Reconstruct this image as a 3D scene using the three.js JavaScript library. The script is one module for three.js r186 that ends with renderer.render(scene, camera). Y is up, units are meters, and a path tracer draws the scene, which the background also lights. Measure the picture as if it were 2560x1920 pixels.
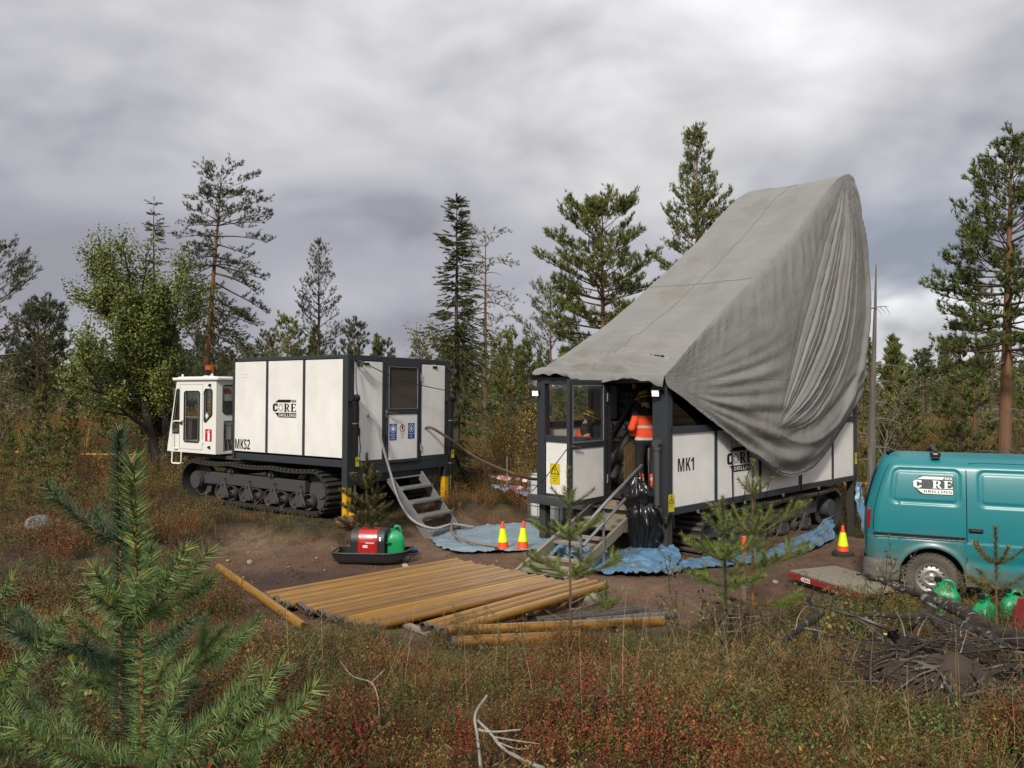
import * as THREE from 'three';
import { ImprovedNoise } from 'three/addons/math/ImprovedNoise.js';
import { RoundedBoxGeometry } from 'three/addons/geometries/RoundedBoxGeometry.js';
import { mergeGeometries, mergeVertices, toCreasedNormals } from 'three/addons/utils/BufferGeometryUtils.js';

// ---------------------------------------------------------------- camera, sky, sun, exposure
const scene = new THREE.Scene();
const camera = new THREE.PerspectiveCamera(51.28, 4 / 3, 0.1, 1200);
camera.position.set(0, 2.9, 0);
camera.rotation.x = 0.006;                       // tipped up by a third of a degree
const renderer = new THREE.WebGLRenderer();
renderer.toneMapping = THREE.LinearToneMapping;
renderer.toneMappingExposure = 1.18;
renderer.shadowMap.enabled = true;

const V = (x, y, z) => new THREE.Vector3(x, y, z);
const clamp = (x, a = 0, b = 1) => Math.min(b, Math.max(a, x));
const sst = (a, b, x) => { const t = clamp((x - a) / (b - a)); return t * t * (3 - 2 * t); };
const lerp = (a, b, t) => a + (b - a) * t;
const PI = Math.PI;
function rng(seed) { let s = seed | 0; return () => { s = (s + 0x6d2b79f5) | 0; let t = Math.imul(s ^ (s >>> 15), 1 | s); t = (t + Math.imul(t ^ (t >>> 7), 61 | t)) ^ t; return ((t ^ (t >>> 14)) >>> 0) / 4294967296; }; }
const perlin = new ImprovedNoise();
const n3 = (x, y, z = 0.37) => perlin.noise(x, y, z);
function fbm(x, y, z, oct) { let a = 0.5, s = 0, f = 1; for (let i = 0; i < oct; i++) { s += a * n3(x * f, y * f, z * f + i * 7.3); a *= 0.5; f *= 2.03; } return s; }

// one overcast sky: broken stratocumulus, thinner (brighter) high up, a gap with white cumulus low on one side
const SUN = V(-0.33, 0.75, 0.95).normalize();
function skyColor(x, y, z, out) {
  const el = Math.asin(clamp(y, -1, 1)), az = Math.atan2(x, -z);          // az 0 straight ahead, + to the right
  const e = Math.max(el, 0.0), wp = 0.10 * n3(x * 3.1, y * 5.0, z * 3.1 + 2), sx = x * 3.2 + wp * 2, sy = y * 6.4 + 0.25 * n3(x * 4.3, y * 8, z * 4.3), sz = z * 3.2 - wp;
  const big = fbm(sx * 0.8 + 3.3, sy * 0.8 + 1.2, sz * 0.8 + 1.7, 3), mid = fbm(sx * 1.9 + 4.1, sy * 1.9 - 5.2, sz * 1.9 + 4.4, 4), fine = fbm(sx * 5, sy * 5, sz * 5 + 9.1, 3);
  let L = 0.385 + 0.16 * sst(0.04, 0.50, e) + 0.24 * sst(0.5, 1.45, e);
  L += 0.085 * sst(-0.45, 0.25, az) * (1 - sst(0.9, 1.6, Math.abs(az))) * sst(0.10, 0.32, e);       // the cloud thins toward one side
  L *= 1 + 0.56 * (1 - 0.5 * sst(0.5, 1.2, e)) * (1.5 * big + 0.95 * mid + 0.16 * fine);
  const g = (a, b, sa, sb) => Math.exp(-(((az - a) / sa) ** 2) - (((el - b) / sb) ** 2)), rag = 1 + 1.3 * mid + 0.7 * fine;
  L *= 1 - 0.42 * clamp(g(-0.16, 0.205, 0.17, 0.06) * rag, 0, 1.2) - 0.30 * clamp(g(-0.55, 0.15, 0.20, 0.06) * rag, 0, 1.2);       // heavier banks
  L *= 1 + 0.20 * clamp(g(-0.50, 0.29, 0.18, 0.05) * rag, 0, 1.2) + 0.12 * clamp(g(0.14, 0.26, 0.14, 0.06) * rag, 0, 1.2) + 0.10 * clamp(g(-0.12, 0.12, 0.10, 0.02) * rag, 0, 1.2);
  const tn = sst(0.62, 0.30, L); let r = L * (0.99 - 0.035 * tn), gg = L * (0.99 - 0.02 * tn), b = L * (1.01 + 0.09 * tn);
  const edge = el + 0.06 * mid + 0.025 * fine, side = sst(0.18, 0.44, az + 0.10 * big) * (1 - sst(1.5, 2.2, az));
  const deck = side * (1 - sst(0.15, 0.30, edge)) * 0.85, D = 0.29 + 0.13 * mid + 0.06 * fine;      // blue-grey deck low to one side
  r = lerp(r, D * 0.88, deck); gg = lerp(gg, D * 1.0, deck); b = lerp(b, D * 1.24, deck);
  const hole = sst(0.30, 0.44, az + 0.12 * big) * (1 - sst(1.5, 2.2, az)) * (1 - sst(0.085, 0.125, edge + 0.03 * mid)) * sst(-0.35, 0.0, mid + 0.4 * fine + 0.10);
  const C = 0.62 + 0.60 * fbm(az * 13, el * 26, 2.2, 5);                                         // white cumulus in the gap
  r = lerp(r, C * 0.98, hole); gg = lerp(gg, C, hole); b = lerp(b, C * 1.03, hole);
  const hz = (1 - sst(0, 0.09, el)) * 0.30;
  r = lerp(r, 0.43, hz); gg = lerp(gg, 0.44, hz); b = lerp(b, 0.49, hz);
  if (el < 0) { const t = sst(0, -0.12, el); r = lerp(r, 0.05, t); gg = lerp(gg, 0.05, t); b = lerp(b, 0.04, t); }
  out[0] = Math.max(0.02, r); out[1] = Math.max(0.02, gg); out[2] = Math.max(0.02, b);
}
{
  const w = 2048, h = 1024, data = new Float32Array(w * h * 4), c = [0, 0, 0];
  for (let j = 0; j < h; j++) {
    const th = ((j + 0.5) / h - 0.5) * PI, cy = Math.cos(th), y = Math.sin(th);
    for (let i = 0; i < w; i++) {
      const o = (j * w + i) * 4;
      if (y < -0.13) { data[o] = 0.05; data[o + 1] = 0.05; data[o + 2] = 0.04; data[o + 3] = 1; continue; }
      const ph = ((i + 0.5) / w - 0.5) * 2 * PI;
      skyColor(Math.cos(ph) * cy, y, Math.sin(ph) * cy, c);
      data[o] = c[0]; data[o + 1] = c[1]; data[o + 2] = c[2]; data[o + 3] = 1;
    }
  }
  const sky = new THREE.DataTexture(data, w, h, THREE.RGBAFormat, THREE.FloatType);
  sky.mapping = THREE.EquirectangularReflectionMapping; sky.magFilter = THREE.LinearFilter; sky.minFilter = THREE.LinearFilter;
  sky.wrapS = THREE.RepeatWrapping; sky.needsUpdate = true;
  scene.background = sky; scene.environment = sky;
}
const sun = new THREE.DirectionalLight(new THREE.Color(1, 0.94, 0.83), 3.0);
sun.position.copy(SUN).multiplyScalar(60).add(V(0, 0, -14)); sun.target.position.set(0, 0, -14);
sun.castShadow = true; sun.shadow.radius = 12; sun.shadow.mapSize.set(4096, 4096);
Object.assign(sun.shadow.camera, { left: -35, right: 35, top: 35, bottom: -35, near: 1, far: 160 });
scene.add(sun, sun.target);

// ---------------------------------------------------------------- helpers
const names = new Map();
function numbered(n) { const k = names.get(n) || 0; names.set(n, k + 1); return k ? n + '_' + String(k).padStart(3, '0') : n; }
function tag(o, label, category, group, kind) { if (label) o.userData.label = label; if (category) o.userData.category = category; if (group) o.userData.group = group; if (kind) o.userData.kind = kind; return o; }
function thing(name, label, category, pos = [0, 0, 0], turn = 0, group) {
  const o = new THREE.Group(); o.name = numbered(name); o.position.set(...pos); o.rotation.y = turn; scene.add(o);
  return tag(o, label, category, group);
}
function mesh(name, geo, mat, parent) {
  const m = new THREE.Mesh(geo, mat); m.name = parent === scene ? numbered(name) : name; m.castShadow = m.receiveShadow = true; (parent || scene).add(m); return m;
}
function single(name, geo, mat, label, category, pos = [0, 0, 0], turn = 0, group, kind) {
  const m = mesh(name, geo, mat, scene); m.position.set(...pos); m.rotation.y = turn; return tag(m, label, category, group, kind);
}
function copyOf(o, pos, turn = 0, s = 1, label) {
  const c = o.clone(); c.name = numbered(o.userData.base || o.name.replace(/_\d+$/, '')); c.position.set(...pos); c.rotation.y = turn; c.scale.setScalar(s); scene.add(c);
  c.userData = { ...o.userData }; if (label) c.userData.label = label; return c;
}
const lin = (r, g, b) => new THREE.Color().setRGB(r, g, b);
function std(color, roughness = 0.7, metalness = 0, extra = {}) { return new THREE.MeshStandardMaterial({ color: Array.isArray(color) ? lin(...color) : new THREE.Color(color), roughness, metalness, ...extra }); }
function phys(color, roughness, extra = {}) { return new THREE.MeshPhysicalMaterial({ color: Array.isArray(color) ? lin(...color) : new THREE.Color(color), roughness, ...extra }); }
const box = (w, h, d, x = 0, y = 0, z = 0) => new THREE.BoxGeometry(w, h, d).translate(x, y, z);
const rbox = (w, h, d, x = 0, y = 0, z = 0, r = 0.01, s = 2) => new RoundedBoxGeometry(w, h, d, s, Math.min(r, w / 2.01, h / 2.01, d / 2.01)).translate(x, y, z);
const cyl = (r0, r1, h, n = 16, x = 0, y = 0, z = 0) => new THREE.CylinderGeometry(r0, r1, h, n).translate(x, y, z);
const cylX = (r, h, n = 20, x = 0, y = 0, z = 0) => new THREE.CylinderGeometry(r, r, h, n).rotateZ(PI / 2).translate(x, y, z);
const cylZ = (r, h, n = 20, x = 0, y = 0, z = 0) => new THREE.CylinderGeometry(r, r, h, n).rotateX(PI / 2).translate(x, y, z);
const merge = (list) => mergeGeometries(list.map((g) => { const q = g.index ? g.toNonIndexed() : g; for (const k of Object.keys(q.attributes)) if (!['position', 'normal', 'uv'].includes(k)) q.deleteAttribute(k); return q; }));
// a beam of rectangular section between two points
function beam(a, b, w, h) {
  const d = b.clone().sub(a), L = d.length(), g = new THREE.BoxGeometry(w, h, L), m = new THREE.Matrix4().lookAt(V(0, 0, 0), d, V(0, 1, 0.001));
  return g.applyMatrix4(m).translate((a.x + b.x) / 2, (a.y + b.y) / 2, (a.z + b.z) / 2);
}
// tapered tube through points
function tube(pts, rad, sides = 6, closedEnds = true) {
  const n = pts.length, pos = [], uv = [], idx = [], N = V(0, 0, 0), B = V(0, 0, 0), T = V(0, 0, 0), ref = V(0, 0, 0); let len = 0;
  for (let i = 0; i < n; i++) {
    T.copy(pts[Math.min(n - 1, i + 1)]).sub(pts[Math.max(0, i - 1)]).normalize();
    if (i === 0) { ref.set(Math.abs(T.y) > 0.9 ? 1 : 0, Math.abs(T.y) > 0.9 ? 0 : 1, 0); N.crossVectors(T, ref).normalize(); }
    else { N.sub(T.clone().multiplyScalar(N.dot(T))).normalize(); len += pts[i].distanceTo(pts[i - 1]); }
    B.crossVectors(T, N);
    const r = typeof rad === 'function' ? rad(i / (n - 1)) : Array.isArray(rad) ? rad[i] : rad;
    for (let k = 0; k <= sides; k++) { const a = k / sides * 2 * PI, c = Math.cos(a) * r, s = Math.sin(a) * r; pos.push(pts[i].x + N.x * c + B.x * s, pts[i].y + N.y * c + B.y * s, pts[i].z + N.z * c + B.z * s); uv.push(k / sides * 2 * PI * r, len); }
  }
  for (let i = 0; i < n - 1; i++) for (let k = 0; k < sides; k++) { const a = i * (sides + 1) + k, b = a + sides + 1; idx.push(a, a + 1, b, b, a + 1, b + 1); }
  if (closedEnds) for (const e of [0, n - 1]) { const c = pos.length / 3; pos.push(pts[e].x, pts[e].y, pts[e].z); uv.push(0, 0); for (let k = 0; k < sides; k++) { const a = e * (sides + 1) + k; e ? idx.push(a, a + 1, c) : idx.push(a + 1, a, c); } }
  const g = new THREE.BufferGeometry(); g.setAttribute('position', new THREE.Float32BufferAttribute(pos, 3)); g.setAttribute('uv', new THREE.Float32BufferAttribute(uv, 2)); g.setIndex(idx); g.computeVertexNormals(); return g;
}
const curve = (list, n) => new THREE.CatmullRomCurve3(list.map((p) => V(...p)), false, 'centripetal').getPoints(n);
// loose triangles with their own colours: needles, leaves, blades
class Soup {
  constructor() { this.p = []; this.c = []; }
  tri(a, b, c, col) { this.p.push(a.x, a.y, a.z, b.x, b.y, b.z, c.x, c.y, c.z); for (let i = 0; i < 3; i++) this.c.push(col[0], col[1], col[2]); }
  add(g, col) { const q = g.index ? g.toNonIndexed() : g, a = q.attributes.position.array; for (let i = 0; i < a.length; i += 3) { this.p.push(a[i], a[i + 1], a[i + 2]); const k = typeof col === 'function' ? col(a[i], a[i + 1], a[i + 2]) : col; this.c.push(k[0], k[1], k[2]); } }
  get count() { return this.p.length / 9; }
  build() { const g = new THREE.BufferGeometry(); g.setAttribute('position', new THREE.Float32BufferAttribute(this.p, 3)); g.setAttribute('color', new THREE.Float32BufferAttribute(this.c, 3)); g.computeVertexNormals(); return g; }
}
// grid surface from f(u, v) -> [x, y, z]
function gridSurface(nu, nv, f, keep) {
  const pos = [], uv = [], idx = [];
  for (let j = 0; j <= nv; j++) for (let i = 0; i <= nu; i++) { const p = f(i / nu, j / nv); pos.push(p[0], p[1], p[2]); uv.push(p[3] ?? i / nu, p[4] ?? j / nv); }
  for (let j = 0; j < nv; j++) for (let i = 0; i < nu; i++) { if (keep && !keep((i + 0.5) / nu, (j + 0.5) / nv)) continue; const a = j * (nu + 1) + i, b = a + nu + 1; idx.push(a, a + 1, b, b, a + 1, b + 1); }
  const g = new THREE.BufferGeometry(); g.setAttribute('position', new THREE.Float32BufferAttribute(pos, 3)); g.setAttribute('uv', new THREE.Float32BufferAttribute(uv, 2)); g.setIndex(idx); g.computeVertexNormals(); return g;
}
// give a thin sheet real thickness: the surface again, pushed along its normals
function thicken(g, t) {
  const p = g.attributes.position, n = g.attributes.normal, q = g.clone(), qp = q.attributes.position;
  for (let i = 0; i < p.count; i++) qp.setXYZ(i, p.getX(i) - n.getX(i) * t, p.getY(i) - n.getY(i) * t, p.getZ(i) - n.getZ(i) * t);
  return merge([g, q]);
}
function knots(list, s) { let i = 0; while (i < list.length - 2 && s > list[i + 1][0]) i++; const a = list[i], b = list[i + 1], t = clamp((s - a[0]) / (b[0] - a[0])); const p0 = list[Math.max(0, i - 1)], p3 = list[Math.min(list.length - 1, i + 2)], out = []; for (let k = 1; k < a.length; k++) { const m1 = (b[k] - p0[k]) / (b[0] - p0[0] || 1) * (b[0] - a[0]), m2 = (p3[k] - a[k]) / (p3[0] - a[0] || 1) * (b[0] - a[0]); const t2 = t * t, t3 = t2 * t; out.push((2 * t3 - 3 * t2 + 1) * a[k] + (t3 - 2 * t2 + t) * m1 + (-2 * t3 + 3 * t2) * b[k] + (t3 - t2) * m2); } return out; }

// ---------------------------------------------------------------- computed textures
function dataTex(w, h, f, srgb = false, rep) {
  const d = new Uint8Array(w * h * 4), c = [0, 0, 0];
  for (let j = 0; j < h; j++) for (let i = 0; i < w; i++) { f(i / w, j / h, c); const o = (j * w + i) * 4; d[o] = clamp(c[0]) * 255; d[o + 1] = clamp(c[1]) * 255; d[o + 2] = clamp(c[2]) * 255; d[o + 3] = 255; }
  const t = new THREE.DataTexture(d, w, h); t.wrapS = t.wrapT = THREE.RepeatWrapping; t.magFilter = THREE.LinearFilter; t.minFilter = THREE.LinearFilter; if (srgb) t.colorSpace = THREE.SRGBColorSpace; if (rep) t.repeat.set(rep, rep); t.needsUpdate = true; return t;
}
// periodic value noise for tiling textures
function tileNoise(seed, per) { const r = rng(seed), g = new Float32Array(per * per); for (let i = 0; i < g.length; i++) g[i] = r(); return (u, v) => { const x = u * per, y = v * per, i = Math.floor(x), j = Math.floor(y), fx = x - i, fy = y - j, sx = fx * fx * (3 - 2 * fx), sy = fy * fy * (3 - 2 * fy), at = (a, b) => g[((b % per + per) % per) * per + ((a % per + per) % per)]; return lerp(lerp(at(i, j), at(i + 1, j), sx), lerp(at(i, j + 1), at(i + 1, j + 1), sx), sy); }; }
function tileFbm(seed, per, oct) { const L = []; for (let o = 0; o < oct; o++) L.push(tileNoise(seed + o * 17, per << o)); return (u, v) => { let a = 0.5, s = 0, w = 0; for (const n of L) { s += a * n(u, v); w += a; a *= 0.55; } return s / w; }; }
const gritN = tileFbm(5, 8, 6), gritF = tileFbm(77, 64, 3), speck = tileNoise(31, 220);
const texGrit = dataTex(512, 512, (u, v, c) => { let k = 0.62 + 0.55 * (gritN(u, v) - 0.5) + 0.5 * (gritF(u, v) - 0.5); if (speck(u, v) > 0.965) k += 0.35; c[0] = k; c[1] = k * 0.985; c[2] = k * 0.96; }, false);
const texGritBump = dataTex(512, 512, (u, v, c) => { const k = 0.5 + 0.8 * (gritF(u, v) - 0.5) + 0.6 * (gritN(u, v) - 0.5) + (speck(u, v) > 0.965 ? 0.25 : 0); c[0] = c[1] = c[2] = k; });
const clothN = tileFbm(9, 6, 5);
const texCloth = dataTex(512, 512, (u, v, c) => { const k = 0.5 + 0.9 * (clothN(u, v) - 0.5); c[0] = c[1] = c[2] = k; });
const stainN = tileFbm(123, 4, 6);
const texStain = dataTex(512, 512, (u, v, c) => { const k = 0.93 + 0.22 * (stainN(u, v) - 0.5) + 0.08 * (gritF(u, v) - 0.5); c[0] = k; c[1] = k * 0.995; c[2] = k * 0.985; });
const woodA = tileFbm(41, 3, 5), woodB = tileNoise(43, 96);
const texWood = dataTex(256, 256, (u, v, c) => { const g = woodB(u * 1, v * 0.06) * 0.5 + woodA(u * 2, v * 0.25) * 0.6; const k = 0.45 + 0.6 * g; c[0] = k; c[1] = k * 0.97; c[2] = k * 0.92; });
function canvasTex(w, h, draw) { const cv = document.createElement('canvas'); cv.width = w; cv.height = h; const c = cv.getContext('2d'); draw(c, w, h); const t = new THREE.CanvasTexture(cv); t.colorSpace = THREE.SRGBColorSpace; t.magFilter = THREE.LinearFilter; t.anisotropy = 8; return t; }
function squeeze(c, text, x, y, w, h, weight = 'bold', fam = 'sans-serif') {  // text drawn to fill a box
  c.save(); c.font = `${weight} 100px ${fam}`; c.textBaseline = 'alphabetic'; c.textAlign = 'left'; const m = c.measureText(text), L = m.actualBoundingBoxLeft, R = m.actualBoundingBoxRight, A = m.actualBoundingBoxAscent, D = m.actualBoundingBoxDescent;
  c.translate(x, y); c.scale(w / (L + R), h / (A + D)); c.fillText(text, L, A); c.restore();
}
// ---------------------------------------------------------------- the ground
const CLEARING = [[-5.7, 15.0], [-5.1, 15.3], [-3.7, 14.75], [-2.7, 15.4], [-1.4, 17.4], [0.2, 18.2], [2.4, 18.6], [5.5, 18.2], [7.3, 17.2], [11.5, 16.2], [11.5, 10.6], [7.0, 10.2], [4.3, 10.4], [3.1, 9.9], [2.1, 9.6], [0.6, 9.2], [-0.85, 9.1], [-1.94, 9.4], [-2.95, 9.2], [-4.55, 11.3], [-5.4, 12.7]];
function polyDist(P, x, y) {   // signed distance, + inside
  let d = 1e9, ins = false;
  for (let i = 0, j = P.length - 1; i < P.length; j = i++) {
    const [ax, ay] = P[j], [bx, by] = P[i], ex = bx - ax, ey = by - ay, t = clamp(((x - ax) * ex + (y - ay) * ey) / (ex * ex + ey * ey));
    d = Math.min(d, Math.hypot(x - ax - ex * t, y - ay - ey * t));
    if ((ay > y) !== (by > y) && x < (bx - ax) * (y - ay) / (by - ay) + ax) ins = !ins;
  }
  return ins ? d : -d;
}
const bare = (x, d) => (d < 6 || d > 24 || Math.abs(x) > 16) ? 0 : sst(-0.35, 0.35, polyDist(CLEARING, x, d) + 0.55 * n3(x * 1.1, d * 1.1, 5.5) + 0.25 * n3(x * 3.7, d * 3.7, 1.5));
function H(x, d) {             // height of the ground, d metres ahead of the camera
  const far = sst(26, 70, d);
  let lvl = 0.30 * (1 - sst(-1.5, 2.5, x)) * sst(9, 12, d) + 0.12 * (1 - sst(-3, 0, x)) * (1 - sst(9, 12, d));
  lvl -= 0.48 * sst(4.5, 8, x) * sst(14.6, 18.5, d) * (1 - sst(30, 50, d));
  const b = bare(x, d);
  const low = -0.16 * Math.exp(-(((x - 4.4) / 2.4) ** 2) - (((d - 15.4) / 1.6) ** 2)) - 0.48 * sst(5.0, 8, x) * sst(14.6, 18.5, d) + 0.05 * n3(x * 0.7, d * 0.7, 3.3) - 0.07 * Math.exp(-(((x + 1.4) / 1.2) ** 2) - (((d - 15.6) / 1) ** 2));
  let h = lerp(lvl, low, b);
  h += 1.16 * (1 - sst(2.6, 9.4, d + 0.35 * n3(x * 0.35, d * 0.3, 2.2))) * (1 - b);
  h += (1 - b) * (0.10 * n3(x * 0.45, d * 0.45, 7.1) + 0.07 * n3(x * 1.3, d * 1.3, 4.2) + 0.03 * n3(x * 3.1, d * 3.1, 0.2));
  h += b * (0.018 * n3(x * 2.3, d * 2.3, 6.1) + 0.010 * n3(x * 6, d * 6, 1.1));
  h += far * (0.5 * n3(x * 0.03, d * 0.03, 9.9) + 0.15 * n3(x * 0.12, d * 0.12, 3.9));
  return h;
}
const SOIL_DRY = [0.166, 0.106, 0.066], SOIL = [0.112, 0.057, 0.032], SOIL_WET = [0.042, 0.018, 0.011], HEATH = [0.026, 0.016, 0.007], HEATH_RUST = [0.040, 0.017, 0.007], MOSS = [0.026, 0.026, 0.007], STRAW = [0.22, 0.135, 0.040];
const mix3 = (a, b, t) => [lerp(a[0], b[0], t), lerp(a[1], b[1], t), lerp(a[2], b[2], t)];
function groundColor(x, d) {
  const p = n3(x * 0.5, d * 0.5, 12.1), q = n3(x * 1.7, d * 1.7, 3.7), w = n3(x * 0.22, d * 0.22, 6.6);
  let veg = mix3(HEATH, HEATH_RUST, sst(-0.1, 0.45, p + 0.4 * q)); veg = mix3(veg, MOSS, sst(-0.1, 0.4, w - 0.5 * q)); veg = mix3(veg, [0.075, 0.072, 0.016], 0.8 * sst(-0.05, -0.30, n3(x * 1.5, d * 1.5, 41) + 0.5 * n3(x * 3.6, d * 3.6, 13)) * sst(-0.3, 0.3, q));
  veg = mix3(veg, STRAW, sst(14, 32, d) * sst(-0.25, 0.35, w + 0.5 * p) * 0.8);
  const b = bare(x, d); if (b <= 0) return veg;
  let s = mix3(SOIL, SOIL_DRY, sst(-0.05, 0.45, 0.6 * p + 0.4 * q + 0.35 * sst(13.2, 14.8, d) * (1 - sst(-1.5, 0, x))));
  const wet = Math.exp(-(((x + 2.7) / 2.3) ** 2) - (((d - 12.1) / 0.85) ** 2)) * 1.5 + 0.5 * Math.exp(-(((x - 0.6) / 1.2) ** 2) - (((d - 10.1) / 0.7) ** 2)) + 0.7 * Math.exp(-(((x - 4.4) / 2.2) ** 2) - (((d - 12.4) / 1.4) ** 2));
  s = mix3(s, SOIL_WET, clamp(wet + 0.5 * q - 0.12) * 0.92);
  return mix3(veg, s, b);
}
{
  const nx = 330, nz = 330, pos = [], col = [], uv = [], idx = [];
  const mx = (u) => 1.0 + 13 * u + 260 * Math.sign(u) * Math.abs(u) ** 6, mz = (v) => { const t = v * 2 - 1; return 12 + 12.5 * t + (t > 0 ? 560 * t ** 7 : 60 * t ** 7); };
  for (let j = 0; j <= nz; j++) for (let i = 0; i <= nx; i++) { const x = mx(i / nx * 2 - 1), d = mz(j / nz), c = groundColor(x, d); pos.push(x, H(x, d), -d); col.push(...c); uv.push(x / 1.7, d / 1.7); }
  for (let j = 0; j < nz; j++) for (let i = 0; i < nx; i++) { const a = j * (nx + 1) + i, b = a + nx + 1; idx.push(a, a + 1, b, b, a + 1, b + 1); }
  const g = new THREE.BufferGeometry(); g.setAttribute('position', new THREE.Float32BufferAttribute(pos, 3)); g.setAttribute('color', new THREE.Float32BufferAttribute(col, 3)); g.setAttribute('uv', new THREE.Float32BufferAttribute(uv, 2)); g.setIndex(idx); g.computeVertexNormals();
  const map = texGrit.clone(); map.needsUpdate = true;
  const m = new THREE.MeshStandardMaterial({ color: lin(1.5, 1.5, 1.5), vertexColors: true, map, roughness: 0.96, bumpMap: texGritBump, bumpScale: 0.045 });
  single('ground', g, m, 'bare brown earth of the clearing with heath all round it', 'ground', [0, 0, 0], 0, null, 'structure');
}
// ---------------------------------------------------------------- shared materials and prints
const M = {
  white: std([0.81, 0.79, 0.765], 0.42, 0, { map: texStain, bumpMap: texCloth, bumpScale: 0.0006 }),
  cabWhite: std([0.76, 0.75, 0.70], 0.35),
  frame: std([0.028, 0.033, 0.038], 0.45),
  black: std([0.008, 0.008, 0.009], 0.5),
  blackGloss: std([0.01, 0.01, 0.011], 0.22),
  steel: std([0.30, 0.30, 0.31], 0.42, 0.85),
  galv: std([0.24, 0.245, 0.25], 0.5, 0.45, { bumpMap: texGritBump, bumpScale: 0.0004 }),
  chrome: std([0.75, 0.75, 0.76], 0.18, 1),
  yellow: std([0.62, 0.36, 0.008], 0.45, 0, { map: texStain }),
  rubber: std([0.020, 0.019, 0.018], 0.85, 0, { bumpMap: texGritBump, bumpScale: 0.002 }),
  rubberDust: std([0.040, 0.036, 0.031], 0.9, 0, { bumpMap: texGritBump, bumpScale: 0.003 }),
  under: std([0.052, 0.052, 0.053], 0.6),
  underDark: std([0.058, 0.053, 0.047], 0.75),
  glass: phys([0.95, 0.96, 0.955], 0.03, { transmission: 1, thickness: 0, ior: 1.5 }),
  tintGlass: phys([0.26, 0.25, 0.22], 0.03, { transmission: 1, thickness: 0, ior: 1.5 }),
  interior: std([0.05, 0.045, 0.04], 0.8),
  orange: phys([0.75, 0.16, 0.01], 0.15, { transmission: 0.55, thickness: 0 }),
  wood: std([0.30, 0.235, 0.16], 0.85, 0, { map: texWood, bumpMap: texWood, bumpScale: 0.002 }),
  woodGrey: std([0.25, 0.225, 0.185], 0.9, 0, { map: texWood, bumpMap: texWood, bumpScale: 0.003 }),
};
function drawLogo(c, w, h, fg, knock) {
  const X = (v) => v * w, Y = (v) => v * h; c.clearRect(0, 0, w, h); c.fillStyle = fg; c.strokeStyle = fg; c.lineJoin = 'miter';
  const poly = (p) => { c.beginPath(); p.forEach(([x, y], i) => i ? c.lineTo(X(x), Y(y)) : c.moveTo(X(x), Y(y))); c.closePath(); c.fill(); };
  poly([[0.09, 0.16], [0.24, 0.0], [0.79, 0.0], [0.75, 0.16]]);
  squeeze(c, 'MK', X(0.80), Y(0.0), X(0.20), Y(0.16));
  const slab = (t, x, wd) => { c.save(); c.lineWidth = 5; squeeze(c, t, X(x), Y(0.22), X(wd), Y(0.46), 'bold', 'serif'); c.restore(); poly([[x + wd * 0.12, 0.22], [x + wd * 0.40, 0.22], [x + wd * 0.40, 0.68], [x + wd * 0.12, 0.68]]); };
  // C with cut corners
  poly([[0.0, 0.30], [0.06, 0.22], [0.21, 0.22], [0.21, 0.38], [0.155, 0.38], [0.145, 0.32], [0.085, 0.32], [0.085, 0.58], [0.145, 0.58], [0.155, 0.52], [0.21, 0.52], [0.21, 0.60], [0.15, 0.68], [0.06, 0.68], [0.0, 0.60]]);
  slab('R', 0.48, 0.25); slab('E', 0.765, 0.235);
  for (let k = 0; k < 8; k++) { const a = (k + 0.5) / 8 * 2 * PI; c.save(); c.translate(X(0.345), Y(0.45)); c.rotate(a); c.fillStyle = knock === 'ring' ? '#9aa0a0' : '#5c5f62'; const R = h * 0.215; c.fillRect(R * 0.66, -R * 0.2, R * 0.34, R * 0.4); c.restore(); }
  poly([[0.09, 0.74], [1, 0.74], [1, 1], [0.255, 1]]);
  c.fillStyle = knock && knock !== 'ring' ? knock : '#ded9d4'; squeeze(c, 'DRILLING', X(0.265), Y(0.79), X(0.715), Y(0.16));
}
const printMat = (t, rough = 0.5) => new THREE.MeshStandardMaterial({ map: t, transparent: true, roughness: rough });
const logoBlack = printMat(canvasTex(768, 384, (c, w, h) => drawLogo(c, w, h, '#0b0b0c')));
const logoWhite = printMat(canvasTex(768, 384, (c, w, h) => { drawLogo(c, w, h, '#f2f2f0', '#223033'); }));
const wordMat = (text) => printMat(canvasTex(512, 256, (c, w, h) => { c.fillStyle = '#0c0c0d'; squeeze(c, text, 4, 4, w - 8, h - 8, 'bold'); }));
function decal(name, mat, w, h, x, y, z, ry, parent) { const m = mesh(name, new THREE.PlaneGeometry(w, h), mat, parent); m.position.set(x, y, z); m.rotation.y = ry; return m; }
const warnMat = printMat(canvasTex(128, 224, (c, w, h) => {
  c.fillStyle = '#c9b41c'; c.fillRect(0, 0, w, h); c.strokeStyle = '#141408'; c.lineWidth = 9; c.lineJoin = 'round'; c.beginPath(); c.moveTo(64, 18); c.lineTo(114, 112); c.lineTo(14, 112); c.closePath(); c.stroke();
  c.fillStyle = '#141408'; c.fillRect(59, 48, 10, 34); c.beginPath(); c.arc(64, 95, 6, 0, 7); c.fill(); c.font = 'bold 15px sans-serif'; c.textAlign = 'center'; c.fillText('Varo, nostotuki', 64, 142); c.fillText('laskeutuu', 64, 164); c.fillText('alas', 64, 186);
}));
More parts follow.
